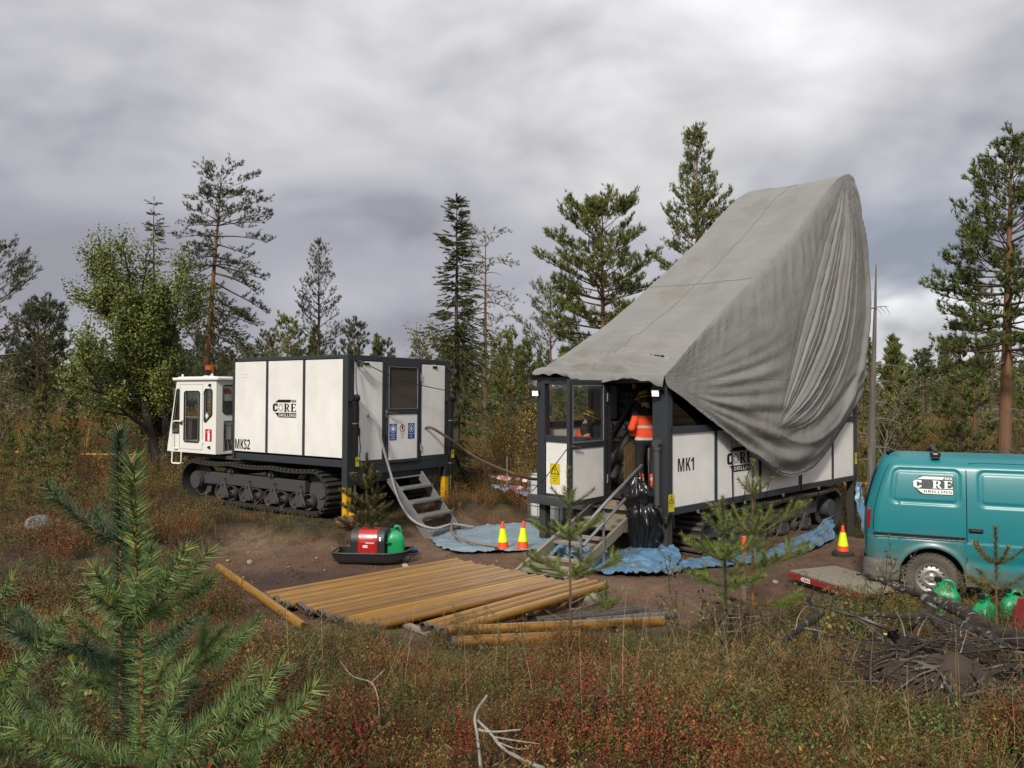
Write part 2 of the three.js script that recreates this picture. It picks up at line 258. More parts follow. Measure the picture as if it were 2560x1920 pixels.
const hornMat = printMat(canvasTex(128, 224, (c, w, h) => {   // hand and mechanism warning
  c.fillStyle = '#c9b41c'; c.fillRect(0, 0, w, h); c.strokeStyle = '#141408'; c.lineWidth = 9; c.lineJoin = 'round'; c.beginPath(); c.moveTo(64, 14); c.lineTo(116, 116); c.lineTo(12, 116); c.closePath(); c.stroke();
  c.lineWidth = 8; c.beginPath(); c.moveTo(44, 98); c.lineTo(66, 58); c.lineTo(84, 98); c.moveTo(58, 86); c.lineTo(92, 72); c.stroke(); c.fillStyle = '#141408'; c.font = 'bold 15px sans-serif'; c.textAlign = 'center'; c.fillText('Puristumis-', 64, 148); c.fillText('vaara', 64, 170);
}));
const blueSign = (kind) => printMat(canvasTex(160, 256, (c, w, h) => {
  c.fillStyle = '#123a86'; c.fillRect(0, 0, w, h); c.strokeStyle = '#dfe6f0'; c.lineWidth = 9; c.beginPath(); c.arc(80, 78, 62, 0, 7); c.stroke(); c.fillStyle = '#dfe6f0';
  c.beginPath(); c.ellipse(80, 82, 27, 36, 0, 0, 7); c.fill();
  if (kind === 0) { c.fillRect(44, 66, 15, 34); c.fillRect(101, 66, 15, 34); c.lineWidth = 8; c.beginPath(); c.arc(80, 78, 36, PI, 0); c.stroke(); }
  else { c.fillStyle = '#123a86'; c.fillRect(48, 64, 64, 24); c.fillStyle = '#dfe6f0'; c.fillRect(54, 69, 22, 13); c.fillRect(84, 69, 22, 13); }
  c.fillStyle = '#dfe6f0'; c.font = 'bold 24px sans-serif'; c.textAlign = 'center'; c.fillText('Käytettävä', 80, 178); c.fillText(kind ? 'suoja-' : 'kuulon-', 80, 208); c.fillText(kind ? 'laseja' : 'suojaimia', 80, 238);
}));
const redSign = printMat(canvasTex(160, 256, (c, w, h) => {
  c.clearRect(0, 0, w, h); c.fillStyle = '#1c1c1c'; c.beginPath(); c.ellipse(80, 74, 16, 30, 0, 0, 7); c.fill(); for (let k = 0; k < 4; k++) c.fillRect(62 + k * 10, 36 - (k % 2) * 4, 7, 36); c.strokeStyle = '#a3122a'; c.lineWidth = 13; c.beginPath(); c.arc(80, 76, 60, 0, 7); c.moveTo(38, 34); c.lineTo(122, 118); c.stroke();
  c.fillStyle = '#2a2a2a'; c.font = '22px sans-serif'; c.textAlign = 'center'; c.fillText('Asiattomilta', 80, 174); c.fillText('pääsy', 80, 204); c.fillText('kielletty', 80, 234);
}));
const fireSign = printMat(canvasTex(128, 220, (c, w, h) => {
  c.fillStyle = '#b3101c'; c.fillRect(0, 0, w, h); c.fillStyle = '#f0ebe6'; c.beginPath(); c.roundRect(48, 62, 40, 148, 14); c.fill(); c.fillRect(60, 40, 16, 26); c.beginPath(); c.moveTo(68, 34); c.lineTo(28, 44); c.lineTo(34, 62); c.lineTo(66, 48); c.fill(); c.fillRect(62, 22, 34, 12);
}));

// ---------------------------------------------------------------- crawler tracks: belt, lugs, wheels, frame. Runs along +x from 0 to L, outer face at z = 0, inwards to -w
function buildTrack(parent, L, r, w, bogies, mats, place, flip) {
  if (flip) bogies = bogies.map((b) => L - b);
  const xS = flip ? r : L - r, xI = flip ? L - r : r;
  const T = new THREE.Group(); T.name = 'track'; parent.add(T); place(T);
  const c0 = r, c1 = L - r, str = c1 - c0, per = 2 * str + 2 * PI * r;
  const path = (s) => { s = ((s % per) + per) % per; if (s < str) return [c0 + s, 2 * r - 0.0, 0]; s -= str; if (s < PI * r) { const a = PI / 2 - s / r; return [c1 + r * Math.cos(a), r + r * Math.sin(a), s / r]; } s -= PI * r; if (s < str) return [c1 - s, 0, PI]; s -= str; const a = -PI / 2 - s / r; return [c0 + r * Math.cos(a), r + r * Math.sin(a), PI + s / r]; };
  const sag = (x, y) => y > 1.6 * r ? -0.035 * Math.abs(Math.sin((x - c0) / str * PI * 3)) : 0;
  const n = 150, P = []; for (let i = 0; i <= n; i++) { const q = path(i / n * per); P.push([q[0], q[1] + sag(q[0], q[1]), q[2]]); }
  // belt as a closed ring of rectangular section
  const pos = [], idx = [], t = 0.035;
  P.forEach(([x, y, a]) => { const nx = Math.sin(a), ny = Math.cos(a); for (const [o, z] of [[0, 0], [0, -w], [-t, -w], [-t, 0]]) pos.push(x + nx * o, y + ny * o, z); });
  for (let i = 0; i < n; i++) for (let k = 0; k < 4; k++) { const a = i * 4 + k, b = i * 4 + (k + 1) % 4, c = a + 4, d = b + 4; idx.push(a, b, c, c, b, d); }
  let g = new THREE.BufferGeometry(); g.setAttribute('position', new THREE.Float32BufferAttribute(pos, 3)); g.setIndex(idx); g = toCreasedNormals(g, 0.7); g.setAttribute('uv', new THREE.Float32BufferAttribute(new Float32Array(g.attributes.position.count * 2), 2));
  mesh('belt', g, mats.belt, T);
  const nl = Math.round(per / 0.125), lugA = new RoundedBoxGeometry(0.062, 0.045, w * 0.97, 1, 0.012), lugB = new RoundedBoxGeometry(0.052, 0.045, w * 0.46, 1, 0.012);
  for (let i = 0; i < nl; i++) { const q = path(i / nl * per), m = mesh('track_lug', lugA, mats.lug, T); m.position.set(q[0] + Math.sin(q[2]) * 0.02, q[1] + sag(q[0], q[1]) + Math.cos(q[2]) * 0.02, -w / 2); m.rotation.z = -q[2]; }
  // sprocket at the far end, idler at the near end
  const disc = (x, y, rr, z, name, mat, hub) => { const m = mesh(name, merge([cylZ(rr, 0.12, 28, 0, 0, 0), cylZ(hub, 0.20, 20, 0, 0, 0), ...[0, 1, 2, 3, 4, 5].map((k) => cylZ(0.016, 0.215, 8, Math.cos(k * PI / 3) * hub * 0.75, Math.sin(k * PI / 3) * hub * 0.75, 0))]), mat, T); m.position.set(x, y, z); return m; };
  disc(xS, r, r - 0.06, -w * 0.5, 'drive_sprocket', mats.dark, 0.2); disc(xS, r, 0.21, -0.17, 'drive_hub', mats.under, 0.19);
  disc(xI, r, r - 0.06, -w * 0.5, 'idler_wheel', mats.dark, 0.14);
  mesh('track_frame', merge([rbox(str * 0.80, 0.26, w * 0.34, c0 + str * 0.5, r * 1.18, -w * 0.42, 0.02, 1), rbox(str * 0.3, 0.20, w * 0.3, c0 + str * 0.12, r * 1.05, -w * 0.42, 0.02, 1)]), mats.under, T);
  const wr = 0.175;
  for (const bx of bogies) {
    const B = new THREE.Shape(); B.moveTo(-0.05, 0.16); B.quadraticCurveTo(0, 0.22, 0.05, 0.16); B.lineTo(0.185, -0.10); B.quadraticCurveTo(0.2, -0.16, 0.13, -0.16); B.lineTo(-0.13, -0.16); B.quadraticCurveTo(-0.2, -0.16, -0.185, -0.10); B.closePath();
    const bg = new THREE.ExtrudeGeometry(B, { depth: 0.03, bevelEnabled: true, bevelSize: 0.006, bevelThickness: 0.006, bevelSegments: 1 }).translate(bx, wr + 0.10, -0.13);
    mesh('bogie_plate', bg, mats.under, T);
    for (const [ox, oy] of [[-0.13, -0.10], [0.13, -0.10], [0, 0.14]]) mesh('bogie_bolt', cylZ(0.034, 0.04, 10, bx + ox, wr + 0.10 + oy, -0.085), mats.dark, T);
    for (const s of [-1, 1]) {
      const wg = new THREE.LatheGeometry([[0.03, 0.08], [0.06, 0.08], [0.07, 0.0], [wr - 0.035, -0.03], [wr - 0.022, 0.09], [wr, 0.10], [wr, -0.10], [0.03, -0.10]].map(([a, b]) => new THREE.Vector2(a, b)), 26).rotateX(PI / 2).translate(bx + s * 0.205, wr + 0.005 + 0.03, -0.26);
      mesh('road_wheel', wg, mats.wheel, T);
    }
    mesh('bogie_mount', merge([cylZ(0.07, 0.1, 12, bx, wr + 0.25, -0.2), rbox(0.16, 0.24, 0.18, bx, r * 1.0, -0.26, 0.02, 1)]), mats.under, T);
  }
  for (const f of [0.3, 0.64]) mesh('return_roller', merge([cylZ(0.085, 0.2, 18, c0 + str * f, 2 * r - 0.17, -0.25), cylZ(0.045, 0.24, 12, c0 + str * f, 2 * r - 0.17, -0.22)]), mats.under, T);
  return T;
}
const trackMats = { belt: M.rubber, lug: M.rubberDust, dark: M.underDark, under: M.under, wheel: M.underDark };
const trackMatsMud = { belt: M.rubber, lug: std([0.16, 0.135, 0.10], 0.95, 0, { map: texGrit, bumpMap: texGritBump, bumpScale: 0.004 }), dark: M.underDark, under: M.under, wheel: M.underDark };

function workLamp(name, parent, x, y, z, ry, lit) {   // square lamp on a bracket
  const g = new THREE.Group(); g.name = name; parent.add(g); g.position.set(x, y, z); g.rotation.y = ry; g.rotation.order = 'YXZ'; g.rotation.x = 0.35;
  mesh('lamp_housing', merge([rbox(0.15, 0.13, 0.05, 0, 0, 0, 0.012), ...[-2, -1, 0, 1, 2].map((k) => rbox(0.012, 0.11, 0.04, k * 0.027, 0, -0.04, 0.003, 1)), beam(V(-0.085, 0, -0.01), V(-0.085, 0.02, -0.13), 0.012, 0.03), beam(V(0.085, 0, -0.01), V(0.085, 0.02, -0.13), 0.012, 0.03), rbox(0.19, 0.04, 0.02, 0, 0.02, -0.13, 0.004, 1)]), M.black, g);
  mesh('lamp_face', rbox(0.122, 0.102, 0.012, 0, 0, 0.026, 0.004, 1), lit ? std([0.9, 0.92, 0.95], 0.4, 0, { emissive: lin(1, 1, 1), emissiveIntensity: 0.08 }) : std([0.20, 0.21, 0.21], 0.15, 0.3), g);
  for (const [a, b] of [[-0.033, 0.026], [0.0, 0.026], [0.033, 0.026], [-0.033, -0.026], [0.0, -0.026], [0.033, -0.026]]) mesh('lamp_led', cylZ(0.0145, 0.008, 12, a, b, 0.034), lit ? std([1, 1, 1], 0.4, 0, { emissive: lin(0.95, 0.98, 1), emissiveIntensity: 3.2 }) : M.chrome, g);
  return g;
}

// ---------------------------------------------------------------- the white tracked carrier with cab
const RAMP = 55 * PI / 180;
const carrier = thing('tracked_carrier', 'white box carrier with cab and orange beacon on black crawler tracks, marked MKS2', 'tracked vehicle', [-3.25, 0, -15.7], RAMP);
carrier.rotation.order = 'YXZ'; carrier.rotation.z = -0.012;
{
  const C = carrier, W = 3.15, Ln = 3.66, y0 = 1.346, y1 = 3.58, p = 0.15;
  // frame: posts and rails
  const post = (x, z) => mesh('corner_post', rbox(p, y1 - 0.95, p, x, (y1 + 0.95) / 2, z, 0.008, 1), M.frame, C);
  post(p / 2, -p / 2); post(W - p / 2, -p / 2); for (const x of [p / 2, W - p / 2]) mesh('corner_post', rbox(p, y1 - y0, 0.08, x, (y1 + y0) / 2, -Ln + 0.04, 0.008, 1), M.frame, C);
  for (const x of [0.06, W - 0.06]) {
    mesh('top_rail', rbox(0.12, 0.075, Ln - 2 * p, x, y1 - 0.0375, -Ln / 2, 0.006, 1), M.frame, C);
    mesh('bottom_rail', rbox(0.12, 0.14, Ln - 2 * p, x, y0 + 0.07, -Ln / 2, 0.006, 1), M.frame, C);
  }
  for (const z of [-0.06, -Ln + 0.06]) {
    mesh('top_rail', rbox(W - 2 * p, 0.10, 0.12, W / 2, y1 - 0.05, z, 0.006, 1), M.frame, C);
    mesh('bottom_rail', rbox(W - 2 * p, 0.12, 0.12, W / 2, y0 + 0.06, z, 0.006, 1), M.frame, C);
  }
  mesh('rear_cross_beam', merge([rbox(W - 0.3, 0.17, 0.2, W / 2, y0 - 0.09, -0.1, 0.01, 1), rbox(W - 0.5, 0.17, 0.14, W / 2, y0 - 0.265, -0.14, 0.01, 1)]), M.frame, C);
  // sides: three sandwich panels and the dark mullions between them, both sides
  const cuts = [0.15, 1.29, 2.47, 3.58];
  for (const x of [0.03, W - 0.03]) {
    for (let k = 0; k < 3; k++) {
      const a = cuts[k] + (k ? 0.035 : 0), b = cuts[k + 1] - (k < 2 ? 0.035 : 0);
      const pn = mesh('side_panel', rbox(0.04, 1.96, b - a, x, 2.51, -(a + b) / 2, 0.004, 1), M.white, C);
      if (x < 1 && k === 1) { decal('logo', logoBlack, 0.75, 0.375, x - 0.0235, 2.485, -1.90, -PI / 2, pn); }
      if (x < 1 && k === 2) { decal('fleet_number', wordMat('MKS2'), 0.53, 0.235, x - 0.0235, 1.685, -3.29, -PI / 2, pn); for (const [dz, dy] of [[-0.05, 0.035], [0.05, 0.035], [-0.05, -0.035], [0.05, -0.035]]) mesh('rivet', cylX(0.008, 0.01, 6, x - 0.022, 3.18 + dy, -3.22 + dz), M.frame, pn); }
      if (k) { const mu = mesh('mullion', rbox(0.075, 1.985, 0.07, x + (x < 1 ? 0.004 : -0.004), 2.505, -cuts[k], 0.006, 1), M.frame, C); mesh('bolt', cylX(0.009, 0.012, 8, x < 1 ? -0.004 : W + 0.004, 2.33, -cuts[k]), M.chrome, mu); }
    }
  }
  mesh('front_wall', rbox(W - 0.3, 2.0, 0.05, W / 2, 2.47, -Ln + 0.03, 0.004, 1), M.white, C);
  mesh('roof', rbox(W - 0.22, 0.04, Ln - 0.22, W / 2, y1 - 0.03, -Ln / 2, 0.004, 1), M.frame, C);
  mesh('floor', rbox(W - 0.22, 0.06, Ln - 0.22, W / 2, y0 + 0.10, -Ln / 2, 0.004, 1), M.interior, C);
  mesh('inner_partition', rbox(W - 0.4, 1.9, 0.04, W / 2, 2.5, -1.5, 0.004, 1), std([0.10, 0.085, 0.06], 0.7), C);
  mesh('inner_pipe', cyl(0.03, 0.03, 1.9, 10, 1.72, 2.45, -1.1), std([0.03, 0.028, 0.025], 0.5), C);
  // rear: two panels, door between
  mesh('wall_panel', rbox(0.80, 2.0, 0.04, 0.565, 2.46, -0.02, 0.004, 1), M.white, C);
  mesh('wall_panel', rbox(0.79, 2.0, 0.04, 2.575, 2.46, -0.02, 0.004, 1), M.white, C);
  for (const [a, b] of [[0.15, 0.17], [2.97, 3.0]]) mesh('edge_trim', rbox(b - a, 2.0, 0.05, (a + b) / 2, 2.46, -0.022, 0.002, 1), M.frame, C);
  for (const x of [0.50, 2.62]) { const pad = mesh('panel_grip', merge([rbox(0.15, 0.055, 0.02, x, 3.41, 0.008, 0.02), rbox(0.09, 0.018, 0.03, x, 3.405, 0.014, 0.006, 1)]), M.black, C); }
  mesh('door_jamb', rbox(0.10, 2.06, 0.11, 1.02, 2.46, -0.045, 0.006, 1), M.frame, C); mesh('door_jamb', rbox(0.11, 2.06, 0.11, 2.12, 2.46, -0.045, 0.006, 1), M.frame, C);
  const D = new THREE.Group(); D.name = 'door'; C.add(D);
  mesh('door_frame', merge([rbox(0.99, 0.10, 0.05, 1.57, 3.43, 0.01, 0.005, 1), rbox(0.99, 0.11, 0.05, 1.57, 2.435, 0.01, 0.005, 1), rbox(0.99, 0.06, 0.05, 1.57, 1.40, 0.01, 0.005, 1), rbox(0.045, 1.02, 0.05, 1.0975, 2.91, 0.01, 0.005, 1), rbox(0.045, 1.02, 0.05, 2.0425, 2.91, 0.01, 0.005, 1), rbox(0.045, 1.0, 0.05, 1.0975, 1.905, 0.01, 0.005, 1), rbox(0.045, 1.0, 0.05, 2.0425, 1.905, 0.01, 0.005, 1)]), M.frame, D);
  mesh('door_glass', box(0.90, 0.90, 0.008, 1.57, 2.935, 0.015), phys([0.085, 0.074, 0.055], 0.06, { transmission: 0.25, thickness: 0, specularIntensity: 1 }), D);  // brown reflection of the woods is put into the pane's own colour
  mesh('glazing_bead', merge([rbox(0.9, 0.012, 0.02, 1.57, 2.494, 0.035, 0.003, 1), rbox(0.9, 0.012, 0.02, 1.57, 3.374, 0.035, 0.003, 1), rbox(0.012, 0.86, 0.02, 1.126, 2.934, 0.035, 0.003, 1), rbox(0.012, 0.86, 0.02, 2.014, 2.934, 0.035, 0.003, 1)]), M.galv, D);
  mesh('door_panel', rbox(0.90, 0.95, 0.03, 1.57, 1.905, 0.008, 0.003, 1), M.white, D);
  decal('ear_protection_sign', blueSign(0), 0.215, 0.345, 1.268, 2.01, 0.0262, 0, D); decal('no_entry_sign', redSign, 0.20, 0.33, 1.555, 2.015, 0.0262, 0, D); decal('eye_protection_sign', blueSign(1), 0.205, 0.335, 1.83, 2.02, 0.0262, 0, D);
  decal('window_sticker', std([0.02, 0.06, 0.22], 0.5), 0.055, 0.10, 1.965, 2.57, 0.0225, 0, D);
  mesh('door_handle', merge([cylZ(0.014, 0.06, 10, 1.06, 2.43, 0.06), beam(V(1.05, 2.43, 0.09), V(1.29, 2.405, 0.10), 0.022, 0.018), rbox(0.06, 0.16, 0.012, 1.06, 2.40, 0.034, 0.004, 1)]), M.steel, D);
  for (const y of [3.18, 1.66]) mesh('door_hinge', cyl(0.014, 0.014, 0.16, 10, 2.14, y, 0.022), M.galv, D);
  // jacks on both rear corners
  for (const [x, s] of [[0.10, 1], [W - 0.10, -1]]) {
    const J = new THREE.Group(); J.name = 'jack'; C.add(J);
    mesh('jack_cylinder', merge([cyl(0.062, 0.062, 1.62, 16, x, 1.84, 0.115), cyl(0.072, 0.072, 0.07, 16, x, 1.04, 0.115), cyl(0.07, 0.07, 0.05, 16, x, 2.62, 0.115)]), M.blackGloss, J);
    mesh('jack_pivot', merge([cylX(0.075, 0.12, 18, x, 2.72, 0.115), rbox(0.17, 0.14, 0.1, x, 2.72, 0.05, 0.01, 1), cylX(0.035, 0.17, 12, x, 2.72, 0.115)]), M.black, J);
    mesh('jack_rod', cyl(0.024, 0.024, 0.66, 12, x, 0.70, 0.115), M.chrome, J);
    const leg = s > 0 ? 0.27 : 0.10;
    mesh('jack_leg', merge([rbox(0.13, 1.05 - leg, 0.13, x - 0.03 * s, (1.05 + leg) / 2, -0.075, 0.006, 1)]), M.yellow, J);
    mesh('jack_foot', merge([rbox(0.05, 0.20, 0.11, x - 0.05, leg + 0.10, 0.07, 0.02), rbox(0.05, 0.20, 0.11, x + 0.05, leg + 0.10, 0.07, 0.02), cylX(0.035, 0.19, 12, x, leg + 0.15, 0.1), rbox(0.24, 0.03, 0.34, x - 0.02 * s, leg - 0.005, 0.0, 0.008, 1)]), M.yellow, J);
    decal('warning_sticker', hornMat, 0.10, 0.185, x + 0.004, 1.47, 0.1795, 0, J);
    for (const y of [2.22, 1.26]) mesh('pipe_strap', cyl(0.066, 0.066, 0.02, 16, x, y, 0.115), M.steel, J);
  }
  workLamp('work_lamp', C, 0.22, 3.40, 0.13, 0.35, false); workLamp('work_lamp', C, W - 0.02, 3.33, 0.14, 0.55, false);
  mesh('lamp_cable', tube(curve([[0.16, 3.33, 0.06], [0.13, 3.0, 0.10], [0.19, 2.55, 0.12], [0.21, 2.2, 0.10], [0.27, 1.95, 0.06], [0.31, 1.72, 0.05], [0.27, 1.52, 0.05], [0.19, 1.50, 0.09]], 30), 0.009, 6), M.black, C);
  mesh('plug', rbox(0.05, 0.17, 0.05, 0.215, 2.05, 0.1, 0.015), M.black, C);
  // cab: side walls cut out for the windows
  const cab = new THREE.Group(); cab.name = 'cab'; C.add(cab);
  const side = () => {
    const S = new THREE.Shape(); S.moveTo(4.25, 1.41); S.lineTo(6.17, 1.41); S.lineTo(6.15, 1.55); S.lineTo(5.80, 3.10); S.lineTo(4.25, 3.10); S.closePath();
    const rr = (x0, x1, yA, yB, r) => { const h = new THREE.Path(); h.moveTo(x0 + r, yA); h.lineTo(x1 - r, yA); h.quadraticCurveTo(x1, yA, x1, yA + r); h.lineTo(x1, yB - r); h.quadraticCurveTo(x1, yB, x1 - r, yB); h.lineTo(x0 + r, yB); h.quadraticCurveTo(x0, yB, x0, yB - r); h.lineTo(x0, yA + r); h.quadraticCurveTo(x0, yA, x0 + r, yA); return h; };
    const q = new THREE.Path(); q.moveTo(5.70, 1.85); q.lineTo(5.96, 1.85); q.lineTo(5.98, 1.90); q.lineTo(5.79, 2.86); q.lineTo(5.75, 2.90); q.lineTo(5.70, 2.88); q.closePath();
    const b = new THREE.Path(); b.moveTo(4.40, 2.30); b.lineTo(4.64, 2.13); b.lineTo(4.69, 2.15); b.lineTo(4.69, 2.84); b.lineTo(4.65, 2.89); b.lineTo(4.44, 2.89); b.lineTo(4.40, 2.85); b.closePath();
    S.holes.push(q, rr(4.88, 5.48, 1.66, 2.84, 0.08), b);
    return new THREE.ExtrudeGeometry(S, { depth: 0.035, bevelEnabled: false, curveSegments: 6 }).rotateY(PI / 2);
  };
  mesh('cab_side', side(), M.cabWhite, cab); mesh('cab_side', side().translate(1.25, 0, 0), M.cabWhite, cab);
  for (const x of [0.02, 1.268]) mesh('side_glass', merge([box(0.006, 1.2, 0.62, x, 2.25, -5.18), box(0.006, 0.8, 0.31, x, 2.51, -4.545), box(0.006, 1.06, 0.30, x, 2.38, -5.83)]), M.glass, cab);
  const ring = (pts, r) => tube(pts, r, 5, false);
  const seal = (pts, x) => { const P = pts.concat([pts[0]]).map(([s, y]) => V(x, y, -s)); return ring(P, 0.017); };
  for (const x of [-0.004]) mesh('window_seal', merge([seal([[4.92, 1.66], [5.44, 1.66], [5.48, 1.70], [5.48, 2.80], [5.44, 2.84], [4.92, 2.84], [4.88, 2.80], [4.88, 1.70]], x), seal([[4.40, 2.30], [4.64, 2.13], [4.69, 2.15], [4.69, 2.84], [4.65, 2.89], [4.44, 2.89], [4.40, 2.85]], x), seal([[5.70, 1.85], [5.96, 1.85], [5.98, 1.90], [5.79, 2.86], [5.75, 2.90], [5.70, 2.88]], x)]), M.black, cab);
  mesh('window_rail', merge([rbox(0.02, 0.02, 0.56, 0.005, 2.24, -5.18, 0.004, 1), rbox(0.012, 1.08, 0.015, 0.0, 2.25, -5.43, 0.003, 1), rbox(0.012, 1.08, 0.015, 0.0, 2.25, -4.93, 0.003, 1)]), M.galv, cab);
  const dg = [[4.76, 1.49], [5.67, 1.49], [5.67, 3.0], [4.76, 3.0]]; mesh('door_seam', tube(dg.concat([dg[0]]).map(([s, y]) => V(-0.001, y, -s)), 0.005, 4, false), M.frame, cab);
  for (const y of [2.83, 1.68]) mesh('cab_hinge', merge([rbox(0.02, 0.07, 0.05, -0.01, y, -4.735, 0.004, 1), cyl(0.01, 0.01, 0.08, 8, -0.018, y, -4.755)]), M.cabWhite, cab);
  for (const y of [2.98, 1.56]) mesh('marker_lamp', merge([rbox(0.03, 0.07, 0.045, -0.016, y, -4.47, 0.006, 1), new THREE.ConeGeometry(0.025, 0.05, 8).rotateX(-PI / 2).translate(-0.02, y, -4.53)]), M.black, cab);
  mesh('cab_roof', merge([rbox(1.40, 0.07, 1.78, 0.64, 3.13, -5.02, 0.025), rbox(1.30, 0.03, 1.5, 0.64, 3.17, -5.0, 0.01, 1)]), M.cabWhite, cab);
  for (const z of [-4.45, -5.6]) mesh('lifting_eye', merge([rbox(0.03, 0.09, 0.06, 0.02, 3.20, z, 0.01, 1)]), M.cabWhite, cab);
  mesh('cab_floor', rbox(1.25, 0.06, 1.86, 0.64, 1.44, -5.2, 0.01, 1), M.cabWhite, cab);
  const rear = new THREE.Shape(); rear.moveTo(0.04, 1.41); rear.lineTo(1.25, 1.41); rear.lineTo(1.25, 3.10); rear.lineTo(0.04, 3.10); rear.closePath(); const rw = new THREE.Path(); rw.moveTo(0.22, 2.33); rw.lineTo(1.05, 2.33); rw.lineTo(1.1, 2.38); rw.lineTo(1.1, 2.93); rw.lineTo(1.05, 2.98); rw.lineTo(0.22, 2.98); rw.lineTo(0.17, 2.93); rw.lineTo(0.17, 2.38); rw.closePath(); const eb = new THREE.Path(); eb.moveTo(0.20, 1.46); eb.lineTo(1.0, 1.46); eb.lineTo(1.0, 2.17); eb.lineTo(0.20, 2.17); eb.closePath(); rear.holes.push(rw, eb);
  mesh('cab_rear_wall', new THREE.ExtrudeGeometry(rear, { depth: 0.035, bevelEnabled: false }).translate(0, 0, -4.285), M.cabWhite, cab);
  mesh('rear_glass', box(0.95, 0.68, 0.006, 0.635, 2.655, -4.27), M.glass, cab);
  mesh('rear_seal', tube([[0.22, 2.33], [1.05, 2.33], [1.1, 2.38], [1.1, 2.93], [1.05, 2.98], [0.22, 2.98], [0.17, 2.93], [0.17, 2.38], [0.22, 2.33]].map(([x, y]) => V(x, y, -4.245)), 0.016, 5, false), M.black, cab);
  mesh('equipment_bay', merge([box(0.84, 0.75, 0.02, 0.6, 1.81, -4.6), box(0.02, 0.75, 0.3, 0.19, 1.81, -4.45), box(0.02, 0.75, 0.3, 1.01, 1.81, -4.45)]), std([0.10, 0.10, 0.10], 0.6), cab);
  mesh('filter', merge([cyl(0.075, 0.075, 0.30, 16, 0.44, 1.88, -4.42), cyl(0.085, 0.06, 0.07, 16, 0.44, 2.06, -4.42), rbox(0.24, 0.07, 0.10, 0.46, 2.10, -4.42, 0.02)]), M.cabWhite, cab);
  for (let k = 0; k < 6; k++) mesh('bay_hose', tube(curve([[0.26 + k * 0.05, 1.46, -4.36], [0.25 + k * 0.055, 1.58, -4.37], [0.29 + k * 0.045, 1.70, -4.42], [0.38 + 0.03 * k, 1.76, -4.46]], 10), 0.012, 6), k % 2 ? M.cabWhite : M.galv, cab);
  // windscreen leans back; dark seat and console inside
  const ws = [V(0.05, 1.95, -6.06), V(1.24, 1.95, -6.06), V(1.24, 3.05, -5.81), V(0.05, 3.05, -5.81)];
  mesh('windscreen', gridSurface(1, 1, (u, v) => { const p = ws[0].clone().lerp(ws[1], u).lerp(ws[3].clone().lerp(ws[2], u), v); return [p.x, p.y, p.z]; }), M.glass, cab);
  mesh('cab_nose', gridSurface(1, 1, (u, v) => [lerp(0.03, 1.26, u), lerp(1.41, 1.95, v), lerp(-6.16, -6.06, v)]), M.cabWhite, cab);
  mesh('driver_seat', merge([rbox(0.5, 0.14, 0.5, 0.65, 1.85, -5.0, 0.05), rbox(0.48, 0.75, 0.13, 0.65, 2.25, -4.72, 0.05), rbox(0.3, 0.3, 0.3, 0.65, 1.62, -5.0, 0.03), rbox(0.32, 0.5, 0.22, 0.25, 1.95, -5.45, 0.03)]), M.underDark, cab);
  mesh('safety_helmet', new THREE.SphereGeometry(0.12, 16, 10, 0, 2 * PI, 0, 1.7).translate(0.38, 2.80, -4.42), std([0.45, 0.02, 0.03], 0.35), cab);
  mesh('grab_rail', tube(curve([[-0.01, 2.13, -5.60], [-0.08, 2.14, -5.70], [-0.085, 2.10, -5.83], [-0.085, 1.7, -5.84], [-0.08, 1.52, -5.82], [-0.01, 1.48, -5.72]], 26), 0.016, 8), M.cabWhite, cab);
  mesh('cab_step', merge([tube([V(-0.02, 1.42, -5.92), V(-0.02, 1.16, -5.94), V(-0.02, 1.13, -5.90), V(-0.02, 1.13, -5.60), V(-0.02, 1.16, -5.56), V(-0.02, 1.42, -5.55)], 0.018, 8), rbox(0.10, 0.02, 0.30, 0.03, 1.14, -5.75, 0.006, 1)]), M.cabWhite, cab);
  mesh('door_lever', merge([beam(V(-0.03, 2.08, -5.58), V(-0.03, 2.16, -5.50), 0.016, 0.016), rbox(0.03, 0.05, 0.08, -0.015, 2.08, -5.58, 0.008, 1)]), M.black, cab);
  decal('extinguisher_sign', fireSign, 0.25, 0.28, -0.0035, 1.835, -4.525, -PI / 2, cab);
  decal('cross_sticker', std([0.75, 0.75, 0.73], 0.5), 0.045, 0.13, 0.012, 2.28, -4.62, -PI / 2, cab); decal('cross_sticker', std([0.75, 0.75, 0.73], 0.5), 0.12, 0.045, 0.0135, 2.28, -4.62, -PI / 2, cab);
  mesh('beacon_base', cyl(0.12, 0.13, 0.035, 22, 0.35, 3.195, -5.05), M.cabWhite, cab); mesh('beacon', merge([cyl(0.088, 0.098, 0.22, 24, 0.35, 3.33, -5.05), cyl(0.092, 0.092, 0.02, 24, 0.35, 3.45, -5.05)]), M.orange, cab); mesh('beacon_core', cyl(0.05, 0.055, 0.15, 14, 0.35, 3.30, -5.05), std([0.5, 0.13, 0.02], 0.3), cab);
  mesh('roof_lamp', merge([rbox(0.16, 0.13, 0.07, 0.10, 3.28, -4.72, 0.02), cyl(0.012, 0.012, 0.08, 8, 0.10, 3.2, -4.72)]), M.black, cab); mesh('roof_lamp', merge([rbox(0.1, 0.1, 0.06, 0.04, 3.25, -5.75, 0.02), cyl(0.015, 0.015, 0.1, 8, 0.05, 3.2, -5.75)]), M.black, cab);
  // chassis and tracks
  mesh('chassis', merge([rbox(1.5, 0.30, 5.2, W / 2, 1.15, -2.9, 0.02, 1), rbox(W - 0.9, 0.16, 0.4, W / 2, 1.0, -1.4, 0.02, 1), rbox(W - 0.9, 0.16, 0.4, W / 2, 1.0, -4.3, 0.02, 1), rbox(W - 0.6, 0.08, 2.3, W / 2, 1.32, -4.9, 0.01, 1)]), M.underDark, C);
